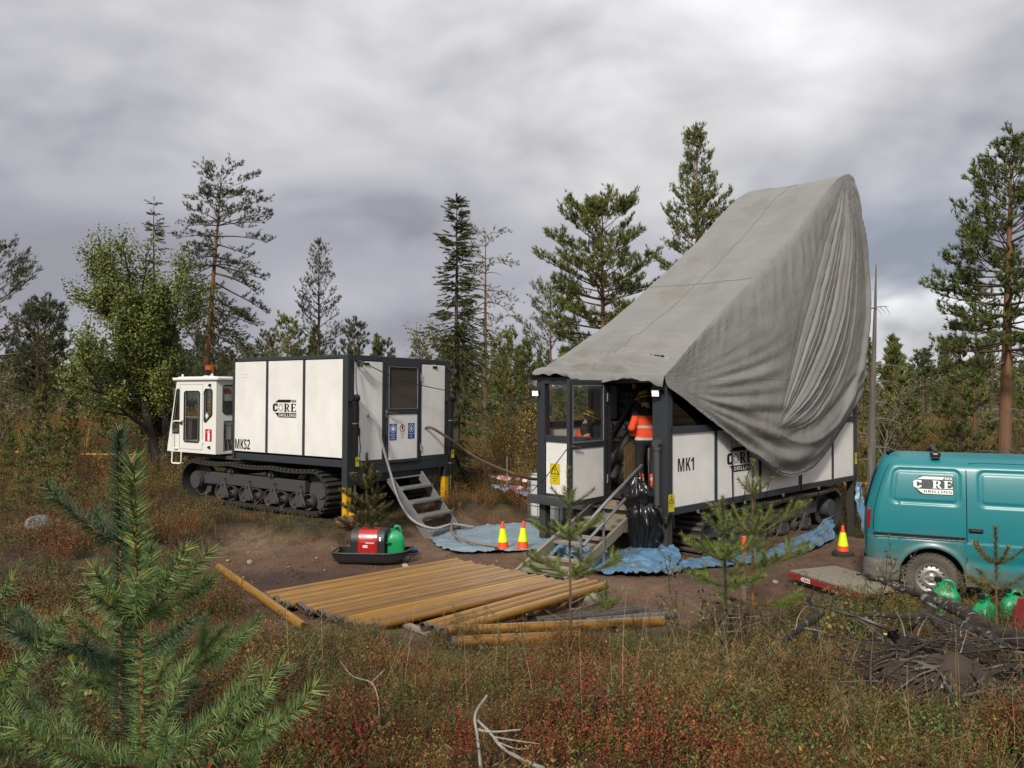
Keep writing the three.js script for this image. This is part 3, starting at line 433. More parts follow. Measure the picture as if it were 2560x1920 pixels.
  buildTrack(C, 5.0, 0.44, 0.68, [0.95, 1.80, 2.66, 3.54], trackMats, (T) => { T.rotation.y = -PI / 2; T.position.set(0.02, 0.33, -5.6); }, true);
  buildTrack(C, 5.0, 0.44, 0.68, [0.95, 1.80, 2.66, 3.54], trackMats, (T) => { T.rotation.y = PI / 2; T.position.set(W - 0.02, 0.33, -0.6); });
}
{ // steel steps hung on the carrier's rear beam
  const S = thing('steel_steps', 'grey steel steps with open grating treads leaning against the white carrier', 'steps', [-3.25, 0, -15.7], RAMP);
  const top = [0.08, 0.98], bot = [1.24, -0.12];
  for (const x of [1.12, 2.08]) mesh('stringer', merge([beam(V(x, top[1] + 0.06, top[0]), V(x, bot[1] - 0.04, bot[0]), 0.02, 0.16), beam(V(x + 0.02, top[1] + 0.13, top[0] + 0.02), V(x + 0.02, bot[1] + 0.03, bot[0] + 0.02), 0.055, 0.012), beam(V(x + 0.02, top[1] - 0.015, top[0] - 0.05), V(x + 0.02, bot[1] - 0.11, bot[0] - 0.05), 0.055, 0.012)]), M.galv, S);
  for (let k = 0; k < 4; k++) {
    const t = 0.17 + k * 0.235, z = lerp(top[0], bot[0], t) + 0.06, y = lerp(top[1], bot[1], t) + 0.05, tr = new THREE.Group(); tr.name = 'tread'; S.add(tr);
    mesh('tread_frame', merge([rbox(0.92, 0.045, 0.012, 1.60, y, z + 0.13, 0.003, 1), rbox(0.92, 0.045, 0.012, 1.60, y, z - 0.13, 0.003, 1), rbox(0.012, 0.045, 0.25, 1.145, y, z, 0.003, 1), rbox(0.012, 0.045, 0.25, 2.055, y, z, 0.003, 1)]), M.galv, tr);
    const bar = new THREE.BoxGeometry(0.006, 0.03, 0.245); for (let i = 0; i < 22; i++) { const m = mesh('grating_bar', bar, M.galv, tr); m.position.set(1.18 + i * 0.04, y + 0.005, z); }
    for (const x of [1.16, 2.04]) mesh('tread_bracket', merge([rbox(0.02, 0.07, 0.07, x, y - 0.04, z + 0.05, 0.01, 1), cylX(0.014, 0.04, 8, x, y - 0.045, z + 0.05)]), M.galv, tr);
  }
  mesh('hook_bar', cylX(0.02, 1.0, 10, 1.6, 1.02, 0.06), M.galv, S);
}
const toMKS = (x, y, z) => [-3.25 + x * Math.cos(RAMP) + z * Math.sin(RAMP), y, -15.7 - x * Math.sin(RAMP) + z * Math.cos(RAMP)];
single('water_hose', tube(curve([toMKS(0.58, 2.35, -0.02), toMKS(0.60, 2.36, 0.05), toMKS(0.68, 2.22, 0.12), toMKS(0.84, 1.7, 0.18), toMKS(0.98, 1.2, 0.24), toMKS(1.04, 0.6, 0.45), toMKS(1.02, 0.25, 0.85), toMKS(1.25, 0.10, 1.18), toMKS(1.75, 0.12, 1.25), toMKS(2.2, 0.02, 1.45)], 60), 0.026, 8), std([0.33, 0.32, 0.31], 0.5), 'pale grey hose curving from the carrier wall down past the steel steps', 'hose');
single('supply_hose', tube(curve([toMKS(2.34, 2.03, -0.02), toMKS(2.38, 2.05, 0.10), toMKS(2.62, 1.85, 0.35), toMKS(3.15, 1.45, 0.6), [0.0, 1.28, -15.35], [0.30, 1.16, -15.6], [0.75, 1.05, -16.3]], 60), 0.030, 10), std([0.085, 0.055, 0.03], 0.55), 'brown thick hose sagging between the carrier and the drill cabin', 'hose');
single('ground_hose', tube(curve([toMKS(1.75, 0.14, 1.22), [-1.1, 0.10, -15.3], [-0.75, 0.06, -14.85], [-0.35, 0.05, -14.55], [0.1, 0.05, -14.2]].map((p) => p), 40), 0.024, 8), std([0.22, 0.15, 0.11], 0.6), 'pinkish brown hose lying across the pale blue sheet', 'hose');
// ---------------------------------------------------------------- people: bones with radii, smooth union, surface nets
function surfaceNet(bones, cell, k) {
  let lo = V(1e9, 1e9, 1e9), hi = V(-1e9, -1e9, -1e9);
  for (const b of bones) for (const [p, r] of [[b.a, b.ra], [b.b, b.rb]]) { lo.min(V(p.x - r, p.y - r, p.z - r)); hi.max(V(p.x + r, p.y + r, p.z + r)); }
  lo.subScalar(cell * 2.5); hi.addScalar(cell * 2.5);
  const nx = Math.ceil((hi.x - lo.x) / cell), ny = Math.ceil((hi.y - lo.y) / cell), nz = Math.ceil((hi.z - lo.z) / cell), F = new Float32Array(nx * ny * nz), id = (i, j, l) => (l * ny + j) * nx + i;
  const dist = (b, x, y, z) => { const ex = b.b.x - b.a.x, ey = b.b.y - b.a.y, ez = b.b.z - b.a.z, q = ex * ex + ey * ey + ez * ez, t = q ? clamp(((x - b.a.x) * ex + (y - b.a.y) * ey + (z - b.a.z) * ez) / q) : 0; const sx = b.sq ? b.sq[0] : 1, sz = b.sq ? b.sq[1] : 1; return [Math.hypot((x - b.a.x - ex * t) / sx, y - b.a.y - ey * t, (z - b.a.z - ez * t) / sz) - lerp(b.ra, b.rb, t), t]; };
  for (let l = 0; l < nz; l++) for (let j = 0; j < ny; j++) for (let i = 0; i < nx; i++) {
    const x = lo.x + i * cell, y = lo.y + j * cell, z = lo.z + l * cell; let s = 1e3;
    for (const b of bones) { const d = dist(b, x, y, z)[0], h = Math.max(k - Math.abs(s - d), 0) / k; s = Math.min(s, d) - h * h * k * 0.25; }
    F[id(i, j, l)] = s;
  }
  const vid = new Int32Array(F.length).fill(-1), pos = [], idx = [];
  for (let l = 0; l < nz - 1; l++) for (let j = 0; j < ny - 1; j++) for (let i = 0; i < nx - 1; i++) {
    let m = 0, sx = 0, sy = 0, sz = 0, n = 0; const f = [];
    for (let c = 0; c < 8; c++) { f[c] = F[id(i + (c & 1), j + (c >> 1 & 1), l + (c >> 2))]; if (f[c] < 0) m |= 1 << c; }
    if (m === 0 || m === 255) continue;
    for (const [a, b] of [[0, 1], [2, 3], [4, 5], [6, 7], [0, 2], [1, 3], [4, 6], [5, 7], [0, 4], [1, 5], [2, 6], [3, 7]]) if ((f[a] < 0) !== (f[b] < 0)) { const t = f[a] / (f[a] - f[b]); sx += lerp(a & 1, b & 1, t); sy += lerp(a >> 1 & 1, b >> 1 & 1, t); sz += lerp(a >> 2, b >> 2, t); n++; }
    vid[id(i, j, l)] = pos.length / 3; pos.push(lo.x + (i + sx / n) * cell, lo.y + (j + sy / n) * cell, lo.z + (l + sz / n) * cell);
  }
  const quad = (a, b, c, d, flip) => { if (a < 0 || b < 0 || c < 0 || d < 0) return; flip ? idx.push(a, c, b, a, d, c) : idx.push(a, b, c, a, c, d); };
  for (let l = 1; l < nz - 1; l++) for (let j = 1; j < ny - 1; j++) for (let i = 1; i < nx - 1; i++) {
    const f0 = F[id(i, j, l)] < 0;
    if (f0 !== F[id(i + 1, j, l)] < 0) quad(vid[id(i, j - 1, l - 1)], vid[id(i, j, l - 1)], vid[id(i, j, l)], vid[id(i, j - 1, l)], !f0);
    if (f0 !== F[id(i, j + 1, l)] < 0) quad(vid[id(i - 1, j, l - 1)], vid[id(i - 1, j, l)], vid[id(i, j, l)], vid[id(i, j, l - 1)], !f0);
    if (f0 !== F[id(i, j, l + 1)] < 0) quad(vid[id(i - 1, j - 1, l)], vid[id(i, j - 1, l)], vid[id(i, j, l)], vid[id(i - 1, j, l)], !f0);
  }
  const col = [];
  for (let v = 0; v < pos.length; v += 3) { let best = 1e9, c = [0.5, 0.5, 0.5]; for (const b of bones) { const [d, t] = dist(b, pos[v], pos[v + 1], pos[v + 2]); if (d < best) { best = d; c = typeof b.col === 'function' ? b.col(t, pos[v], pos[v + 1], pos[v + 2]) : b.col; } } col.push(...c); }
  const g = new THREE.BufferGeometry(); g.setAttribute('position', new THREE.Float32BufferAttribute(pos, 3)); g.setAttribute('color', new THREE.Float32BufferAttribute(col, 3)); g.setIndex(idx); g.computeVertexNormals(); return g;
}
const ORANGE = [0.78, 0.075, 0.018], NIGHT = [0.012, 0.012, 0.014], REFL = [0.45, 0.45, 0.42], SKIN = [0.42, 0.24, 0.17], BOOT = [0.09, 0.055, 0.03], GLOVE = [0.05, 0.05, 0.05];
const bone = (a, b, ra, rb, col, sq) => ({ a: V(...a), b: V(...b), ra, rb, col, sq });
function handGeo(wrist, dir, across, normal, side) {   // palm, four fingers half closed, thumb from the side of the palm
  const P = (f, a, n) => { const v = wrist.clone().addScaledVector(dir, f).addScaledVector(across, a * side).addScaledVector(normal, n); return [v.x, v.y, v.z]; };
  const B = [bone(P(-0.03, 0, 0), P(0.03, 0, 0), 0.028, 0.026, GLOVE), bone(P(0.03, -0.022, 0), P(0.085, -0.026, 0.004), 0.018, 0.016, GLOVE), bone(P(0.03, 0.0, 0), P(0.09, 0.0, 0), 0.019, 0.016, GLOVE), bone(P(0.03, 0.02, 0), P(0.082, 0.027, 0.004), 0.018, 0.015, GLOVE)];
  const F = [[-0.032, 0.088, 0.9], [-0.011, 0.096, 1.02], [0.010, 0.092, 0.97], [0.031, 0.080, 0.78]];
  for (const [a, f, L] of F) { B.push(bone(P(f, a, 0.002), P(f + 0.036 * L, a * 1.05, 0.018), 0.0098, 0.0092, GLOVE), bone(P(f + 0.036 * L, a * 1.05, 0.018), P(f + 0.046 * L, a * 1.05, 0.046), 0.0092, 0.0086, GLOVE), bone(P(f + 0.046 * L, a * 1.05, 0.046), P(f + 0.030 * L, a * 1.05, 0.064), 0.0086, 0.0078, GLOVE)); }
  B.push(bone(P(0.02, -0.032, 0.006), P(0.052, -0.058, 0.026), 0.0125, 0.0105, GLOVE), bone(P(0.052, -0.058, 0.026), P(0.082, -0.052, 0.048), 0.0105, 0.0088, GLOVE));
  return surfaceNet(B, 0.004, 0.008);
}
function headGeo(hairCol) {  // faces -z, centre at origin
  const face = (t, x, y, z) => (z < -0.055 && Math.abs(Math.abs(x) - 0.032) < 0.012 && Math.abs(y - 0.012) < 0.007) ? [0.02, 0.015, 0.012] : (z < -0.07 && Math.abs(x) < 0.024 && Math.abs(y + 0.056) < 0.005) ? [0.25, 0.08, 0.06] : (y > 0.045 || (z > 0.03 && y > -0.05)) ? hairCol : SKIN;
  return surfaceNet([bone([0, 0.03, 0.012], [0, 0.035, -0.012], 0.093, 0.09, face, [0.86, 1]), bone([0, -0.02, -0.025], [0, -0.075, -0.045], 0.068, 0.044, face), bone([0, 0.008, -0.092], [0, -0.02, -0.108], 0.010, 0.014, SKIN), bone([-0.03, 0.03, -0.08], [0.03, 0.03, -0.08], 0.016, 0.016, face), bone([-0.082, 0.015, 0.01], [-0.084, -0.02, 0.004], 0.016, 0.011, SKIN), bone([0.082, 0.015, 0.01], [0.084, -0.02, 0.004], 0.016, 0.011, SKIN), bone([0, -0.05, 0.02], [0, -0.15, 0.03], 0.056, 0.06, SKIN)], 0.006, 0.022);
}
const clothMat = new THREE.MeshStandardMaterial({ vertexColors: true, roughness: 0.82 });
const helmetMat = std([0.66, 0.43, 0.02], 0.35);
function helmet(parent, pos, quat, muffs = true) {
  const h = new THREE.Group(); h.name = 'helmet'; parent.add(h); h.position.copy(pos); h.quaternion.copy(quat);
  const dome = new THREE.SphereGeometry(0.128, 24, 12, 0, 2 * PI, 0, PI * 0.5).scale(0.92, 0.95, 1.1);
  mesh('helmet_shell', merge([dome, new THREE.TorusGeometry(0.128, 0.010, 6, 28).rotateX(PI / 2).scale(0.94, 1, 1.12), rbox(0.17, 0.012, 0.07, 0, -0.004, -0.155, 0.006, 1), rbox(0.03, 0.02, 0.22, 0, 0.115, 0, 0.01, 1)]), helmetMat, h);
  mesh('helmet_band', merge([new THREE.TorusGeometry(0.126, 0.014, 6, 26).rotateX(PI / 2).scale(0.95, 1.3, 1.12).translate(0, 0.03, 0)]), std([0.02, 0.02, 0.02], 0.6), h);
  for (const s of [-1, 1]) if (muffs) mesh('ear_muff', merge([rbox(0.045, 0.10, 0.075, s * 0.125, -0.06, 0.01, 0.02), beam(V(s * 0.13, 0.02, 0.0), V(s * 0.13, -0.04, 0.01), 0.008, 0.02)]), M.black, h);
  return h;
}
function person(o, J, cols) {  // J: joint table, all in the person's own space
  const B = [
    bone(J.pelvis, J.waist, 0.155, 0.15, cols.hip, [1.12, 0.85]), bone(J.waist, J.chest, 0.16, 0.172, cols.torso, [1.16, 0.86]), bone(J.chest, J.yoke, 0.165, 0.09, cols.yoke, [1.12, 0.85]), bone(J.yoke, J.neck, 0.075, 0.058, cols.collar),
  ];
  for (const s of ['L', 'R']) {
    B.push(bone(J.yoke, J['sh' + s], 0.095, 0.082, cols.shoulder), bone(J['sh' + s], J['el' + s], 0.078, 0.062, cols.upper), bone(J['el' + s], J['wr' + s], 0.063, 0.046, cols.fore), bone(J.pelvis, J['hip' + s], 0.12, 0.115, cols.hip), bone(J['hip' + s], J['kn' + s], 0.11, 0.078, cols.thigh), bone(J['kn' + s], J['an' + s], 0.080, 0.062, cols.shin), bone(J['an' + s], J['heel' + s], 0.056, 0.048, BOOT), bone(J['heel' + s], J['toe' + s], 0.05, 0.042, BOOT));
  }
  const body = surfaceNet(B, 0.014, 0.035), parts = [body];
  for (const s of ['L', 'R']) { const w = V(...J['wr' + s]), d = w.clone().sub(V(...J['el' + s])).normalize(), nrm = V(...J.palm[s]).normalize(), ac = new THREE.Vector3().crossVectors(d, nrm).normalize(); nrm.crossVectors(ac, d).normalize(); parts.push(handGeo(w.addScaledVector(d, 0.02), d, ac, nrm, s === 'L' ? -1 : 1)); }
  const q = new THREE.Quaternion().setFromEuler(new THREE.Euler(J.headTilt[0], J.headTilt[1], 0, 'YXZ')), hd = headGeo([0.03, 0.02, 0.012]).applyQuaternion(q).translate(...J.head); parts.push(hd);
  mesh('body', mergeGeometries(parts.map((g) => { const k = g.toNonIndexed(); return k; })), clothMat, o);
  helmet(o, V(...J.head).add(V(0, 0.062, 0.0).applyQuaternion(q)), q);
}

// ---------------------------------------------------------------- the drill rig under its tarpaulin
const RIGT = Math.atan2(0.698, 0.716), RIGP = [2.59, 0, -13.36];
const toRig = (x, y, z) => [RIGP[0] + x * Math.cos(RIGT) + z * Math.sin(RIGT), y, RIGP[2] - x * Math.sin(RIGT) + z * Math.cos(RIGT)];
const rig = thing('drill_rig', 'white and black drilling cabin on crawler tracks marked MK1, with its door open', 'drill rig', RIGP, RIGT);
{
  const C = rig, L = 7.65, W = 3.02, yb = 0.77, cuts = [0.1, 1.55, 3.15, 4.81, 6.385, 7.55];
  for (const z of [-0.05, -W + 0.05]) {
    mesh('bottom_rail', rbox(L - 0.2, 0.12, 0.10, L / 2, yb + 0.06, z, 0.006, 1), M.frame, C);
    mesh('middle_rail', rbox(L - 0.2, 0.12, 0.10, L / 2, 2.20, z, 0.006, 1), M.frame, C);
    mesh('top_rail', rbox(L - 0.2, 0.14, 0.10, L / 2, 3.05, z, 0.006, 1), M.frame, C);
    for (let k = 0; k < 5; k++) {
      const a = cuts[k] + (k ? 0.04 : 0.03), b = cuts[k + 1] - 0.04;
      const pn = mesh('side_panel', rbox(b - a, 1.25, 0.04, (a + b) / 2, 1.515, z, 0.004, 1), M.white, C);
      if (k === 0) mesh('side_window', box(b - a, 0.72, 0.008, (a + b) / 2, 2.62, z), z > -1 ? M.tintGlass : M.glass, C); else mesh('upper_panel', rbox(b - a, 0.72, 0.04, (a + b) / 2, 2.62, z, 0.004, 1), M.white, C);
      if (z > -1 && k === 0) decal('fleet_number', wordMat('MK1'), 0.50, 0.235, 0.60, 1.60, z + 0.0235, 0, pn);
      if (z > -1 && k === 1) decal('logo', logoBlack, 0.92, 0.46, 2.40, 1.58, z + 0.0235, 0, pn);
      if (k) { mesh('mullion', rbox(0.08, 1.26, 0.075, cuts[k], 1.515, z, 0.006, 1), M.frame, C); mesh('mullion', rbox(0.08, 0.72, 0.075, cuts[k], 2.62, z, 0.006, 1), M.frame, C); }
    }
    for (const x of [0.9, 2.5, 4.0, 5.6, 6.9]) if (z > -1) mesh('lashing_eye', new THREE.TorusGeometry(0.03, 0.008, 6, 14).translate(x, yb - 0.01, 0.02), M.galv, C);
  }
  // posts and legs
  const leg = (x, z, g0, nm = 'support_leg') => mesh(nm, merge([rbox(0.16, 0.75 - g0, 0.16, x, (0.75 + g0) / 2, z, 0.008, 1), rbox(0.34, 0.03, 0.34, x, g0 + 0.015, z, 0.005, 1)]), std([0.075, 0.068, 0.058], 0.75, 0.2, { map: texGrit }), C);
  for (const [x, z] of [[0.08, -0.1], [L - 0.08, -0.1], [0.08, -W + 0.1], [L - 0.08, -W + 0.1]]) mesh('corner_post', rbox(0.16, 3.12 - yb, 0.20, x, (3.12 + yb) / 2, z, 0.008, 1), M.frame, C);
  leg(0.10, -0.10, -0.06); leg(L - 0.1, -0.1, -0.52); leg(0.10, -W + 0.12, -0.02); leg(L - 0.1, -W + 0.1, -0.3);
  mesh('door_post', rbox(0.12, 2.2, 0.10, 0.06, 1.98, -0.25, 0.006, 1), M.frame, C); mesh('door_post', rbox(0.12, 2.2, 0.09, 0.06, 1.98, -1.335, 0.006, 1), M.frame, C);
  // front wall beside the doorway: window over a white panel
  mesh('front_top_rail', rbox(0.12, 0.12, W - 0.4, 0.06, 3.06, -W / 2, 0.006, 1), M.frame, C);
  mesh('front_panel', rbox(0.04, 0.99, 1.42, 0.05, 1.395, -2.09, 0.004, 1), M.white, C); decal('warning_sticker', warnMat, 0.26, 0.40, 0.0265, 1.28, -2.57, -PI / 2, C);
  mesh('front_middle_rail', rbox(0.12, 0.12, 1.42, 0.06, 1.95, -2.09, 0.006, 1), M.frame, C); mesh('front_bottom_rail', rbox(0.12, 0.09, 1.42, 0.06, 0.855, -2.09, 0.006, 1), M.frame, C);
  mesh('front_window', box(0.008, 1.0, 1.42, 0.06, 2.51, -2.09), M.glass, C);
  mesh('front_bumper_beam', rbox(0.14, 0.16, 1.66, -0.08, 0.78, -2.3, 0.01, 1), std([0.05, 0.053, 0.057], 0.55), C);
  // open door, hinged beside the doorway and swung out square to the wall
  const D = new THREE.Group(); D.name = 'door'; C.add(D); D.position.set(-0.01, 0, -1.30); D.rotation.y = 0.10;
  mesh('door_frame', merge([rbox(0.10, 2.13, 0.06, -0.05, 1.99, 0, 0.008, 1), rbox(0.10, 2.13, 0.06, -1.10, 1.99, 0, 0.008, 1), rbox(0.95, 0.09, 0.06, -0.575, 3.01, 0, 0.008, 1), rbox(0.95, 0.10, 0.06, -0.575, 1.93, 0, 0.008, 1), rbox(0.95, 0.08, 0.06, -0.575, 0.965, 0, 0.008, 1)]), M.frame, D);
  mesh('door_panel', rbox(0.95, 0.88, 0.03, -0.575, 1.443, 0, 0.003, 1), M.white, D);
  mesh('door_glass', box(0.95, 0.99, 0.008, -0.575, 2.473, 0), M.glass, D);
  mesh('glazing_bead', merge([rbox(0.94, 0.018, 0.014, -0.575, 1.99, 0.024, 0.003, 1), rbox(0.94, 0.018, 0.014, -0.575, 2.956, 0.024, 0.003, 1), rbox(0.018, 0.95, 0.014, -0.11, 2.473, 0.024, 0.003, 1), rbox(0.018, 0.95, 0.014, -1.04, 2.473, 0.024, 0.003, 1)]), M.galv, D);
  mesh('door_handle', merge([beam(V(-1.06, 1.93, 0.06), V(-0.86, 1.91, 0.07), 0.02, 0.02), cylZ(0.014, 0.08, 8, -1.07, 1.93, 0.04)]), M.steel, D);
  for (const y of [2.75, 1.3]) mesh('door_hinge', cyl(0.014, 0.014, 0.15, 8, 0.0, y, 0.035), M.galv, D);
  mesh('door_stay', tube([V(-1.12, 1.90, -0.03), V(-0.75, 1.3, -0.8), V(-0.30, 0.98, -1.45)], 0.008, 6), M.black, D);
  // shell: roof in two halves beside the mast slot, floor, rear wall, inner partition
  mesh('roof', rbox(L - 0.3, 0.04, 0.98, L / 2, 3.10, -W + 0.62, 0.004, 1), M.frame, C); mesh('roof', rbox(L - 0.3, 0.04, 1.46, L / 2, 3.10, -0.86, 0.004, 1), M.frame, C);
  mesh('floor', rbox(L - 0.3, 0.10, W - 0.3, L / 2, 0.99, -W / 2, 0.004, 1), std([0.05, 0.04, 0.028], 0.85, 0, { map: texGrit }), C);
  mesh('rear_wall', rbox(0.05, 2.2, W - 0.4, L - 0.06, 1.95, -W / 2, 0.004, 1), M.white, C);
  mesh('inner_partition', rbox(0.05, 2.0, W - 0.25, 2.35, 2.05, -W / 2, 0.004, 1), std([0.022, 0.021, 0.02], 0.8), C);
  mesh('under_frame', merge([rbox(L - 0.6, 0.22, 1.2, L / 2, 0.62, -W / 2, 0.02, 1), rbox(0.3, 0.2, W - 0.5, 1.6, 0.64, -W / 2, 0.02, 1), rbox(0.3, 0.2, W - 0.5, 6.2, 0.64, -W / 2, 0.02, 1)]), M.underDark, C);
  // operator's console: gauge boards with dials and levers
  const K = new THREE.Group(); K.name = 'control_console'; C.add(K);
  mesh('gauge_board', rbox(0.04, 0.42, 0.50, 2.20, 2.62, -2.45, 0.01, 1), std([0.08, 0.08, 0.078], 0.6), K); mesh('valve_board', rbox(0.05, 0.42, 0.72, 1.95, 2.02, -2.45, 0.01, 1), std([0.36, 0.36, 0.34], 0.5), K);
  mesh('console_box', rbox(0.4, 0.75, 0.72, 2.14, 1.42, -2.45, 0.02, 1), std([0.10, 0.10, 0.10], 0.6), K);
  for (let i = 0; i < 3; i++) for (let j = 0; j < 2; j++) mesh('gauge', merge([new THREE.CylinderGeometry(0.058, 0.058, 0.03, 18).rotateZ(PI / 2).translate(2.17, 2.72 - j * 0.17, -2.62 + i * 0.17)]), M.black, K);
  for (let i = 0; i < 4; i++) { mesh('gauge', cylX(0.062, 0.03, 18, 1.915, 2.12, -2.72 + i * 0.17), M.black, K); mesh('gauge_face', cylX(0.048, 0.034, 18, 1.912, 2.12, -2.72 + i * 0.17), std([0.5, 0.5, 0.48], 0.5), K); mesh('lever', merge([cylX(0.012, 0.16, 8, 1.86, 1.90, -2.72 + i * 0.17), new THREE.SphereGeometry(0.026, 10, 8).translate(1.78, 1.90, -2.72 + i * 0.17)]), M.black, K); }
  mesh('yellow_box', rbox(0.05, 0.10, 0.09, 2.15, 2.95, -2.30, 0.01), std([0.6, 0.42, 0.03], 0.5), K);
  // the mast climbs out of the roof, parallel to the tarpaulin's slope
  const m0 = V(0.85, 1.1, -1.95), m1 = V(6.75, 7.25, -1.75), dir = m1.clone().sub(m0);
  const mast = new THREE.Group(); mast.name = 'mast'; C.add(mast);
  for (const [a, b] of [[-0.2, 0], [0.2, 0], [-0.2, 0.34], [0.2, 0.34]]) mesh('mast_chord', beam(m0.clone().add(V(-b * 0.7, b * 0.7, a)), m1.clone().add(V(-b * 0.7, b * 0.7, a)), 0.09, 0.09), M.underDark, mast);
  for (let k = 0; k < 12; k++) mesh('mast_brace', beam(m0.clone().addScaledVector(dir, k / 12).add(V(0, 0, -0.2)), m0.clone().addScaledVector(dir, (k + 1) / 12).add(V(-0.24, 0.24, 0.2)), 0.04, 0.04), M.underDark, mast);
  mesh('mesh_guard', (() => { const g = []; for (let i = 0; i < 12; i++) { g.push(beam(V(0.95, 1.15 + i * 0.055, -1.66), V(1.5, 1.45 + i * 0.055, -1.62), 0.008, 0.008)); g.push(beam(V(0.97 + i * 0.045, 1.16 + i * 0.025, -1.645), V(0.97 + i * 0.045, 1.75 + i * 0.025, -1.645), 0.008, 0.008)); } return merge(g); })(), std([0.20, 0.13, 0.05], 0.6), mast);
  for (const z of [-0.12, -2.28]) mesh('canopy_rail', beam(V(0.7, 3.12, z), V(7.1, 7.68, z), 0.07, 0.07), M.underDark, mast);
  mesh('canopy_cross_bar', merge([beam(V(7.1, 7.68, -0.12), V(7.1, 7.68, -2.28), 0.07, 0.07), beam(V(4.0, 5.48, -0.12), V(4.0, 5.48, -2.28), 0.07, 0.07)]), M.underDark, mast);
  // tracks
  for (const s of [0, 1]) buildTrack(C, 5.85, 0.43, 0.70, [1.35, 2.3, 3.25, 4.25], trackMatsMud, (T) => { T.position.set(s ? 6.95 : 1.1, -0.21, s ? -W + 0.05 : -0.05); if (s) T.rotation.y = PI; }, !!s);
  // jack cylinder and hoses at the doorway post
  mesh('jack_cylinder', merge([cyl(0.055, 0.055, 0.95, 16, -0.06, 1.42, -0.16), cyl(0.068, 0.068, 0.06, 16, -0.06, 1.90, -0.16), cyl(0.03, 0.03, 0.3, 12, -0.06, 0.85, -0.16), cylX(0.07, 0.14, 14, -0.05, 1.98, -0.16)]), M.under, C);
  mesh('gas_strut', merge([cyl(0.02, 0.02, 0.2, 10, -0.09, 1.80, -0.30), cyl(0.010, 0.010, 0.7, 8, -0.09, 1.40, -0.31)]), M.chrome, C);
  for (let k = 0; k < 4; k++) mesh('hydraulic_hose', tube(curve([[-0.05, 1.0 - k * 0.02, -0.24 + 0.03 * k], [-0.14, 0.90, -0.12 + 0.03 * k], [-0.10, 0.78 - 0.04 * k, 0.02], [0.02, 0.84, 0.05], [0.16, 0.70 - 0.05 * k, 0.03]], 18), 0.014, 6), M.black, C);
  for (const z of [-0.02]) decal('warning_sticker', hornMat, 0.17, 0.30, 0.115, 0.98, 0.0035, 0, C);
  decal('warning_sticker', hornMat, 0.12, 0.26, L - 0.09, 1.28, 0.0035, 0, C);
  // work lamps, switched on
  for (const [x, y, z, ry] of [[-0.10, 2.83, -0.16, -PI / 2 + 0.35], [-0.06, 2.82, -W + 0.02, -PI / 2 + 0.55]]) {
    workLamp('work_lamp', C, x, y, z, ry, true);
    const sl = new THREE.SpotLight(new THREE.Color(0.92, 0.96, 1), 9, 12, 0.9, 0.6); sl.position.set(...toRig(x + Math.sin(ry) * 0.10, y - 0.03, z + Math.cos(ry) * 0.10)); sl.target.position.set(...toRig(x + Math.sin(ry) * 4, y - 2.4, z + Math.cos(ry) * 4)); sl.castShadow = true; sl.shadow.radius = 2; scene.add(sl, sl.target);
  }
  mesh('lamp_cable', tube(curve([[-0.02, 2.75, -W - 0.02], [-0.12, 2.55, -W - 0.06], [-0.05, 2.62, -W - 0.10], [0.1, 2.9, -W - 0.03]], 14), 0.01, 6), M.black, C);
}
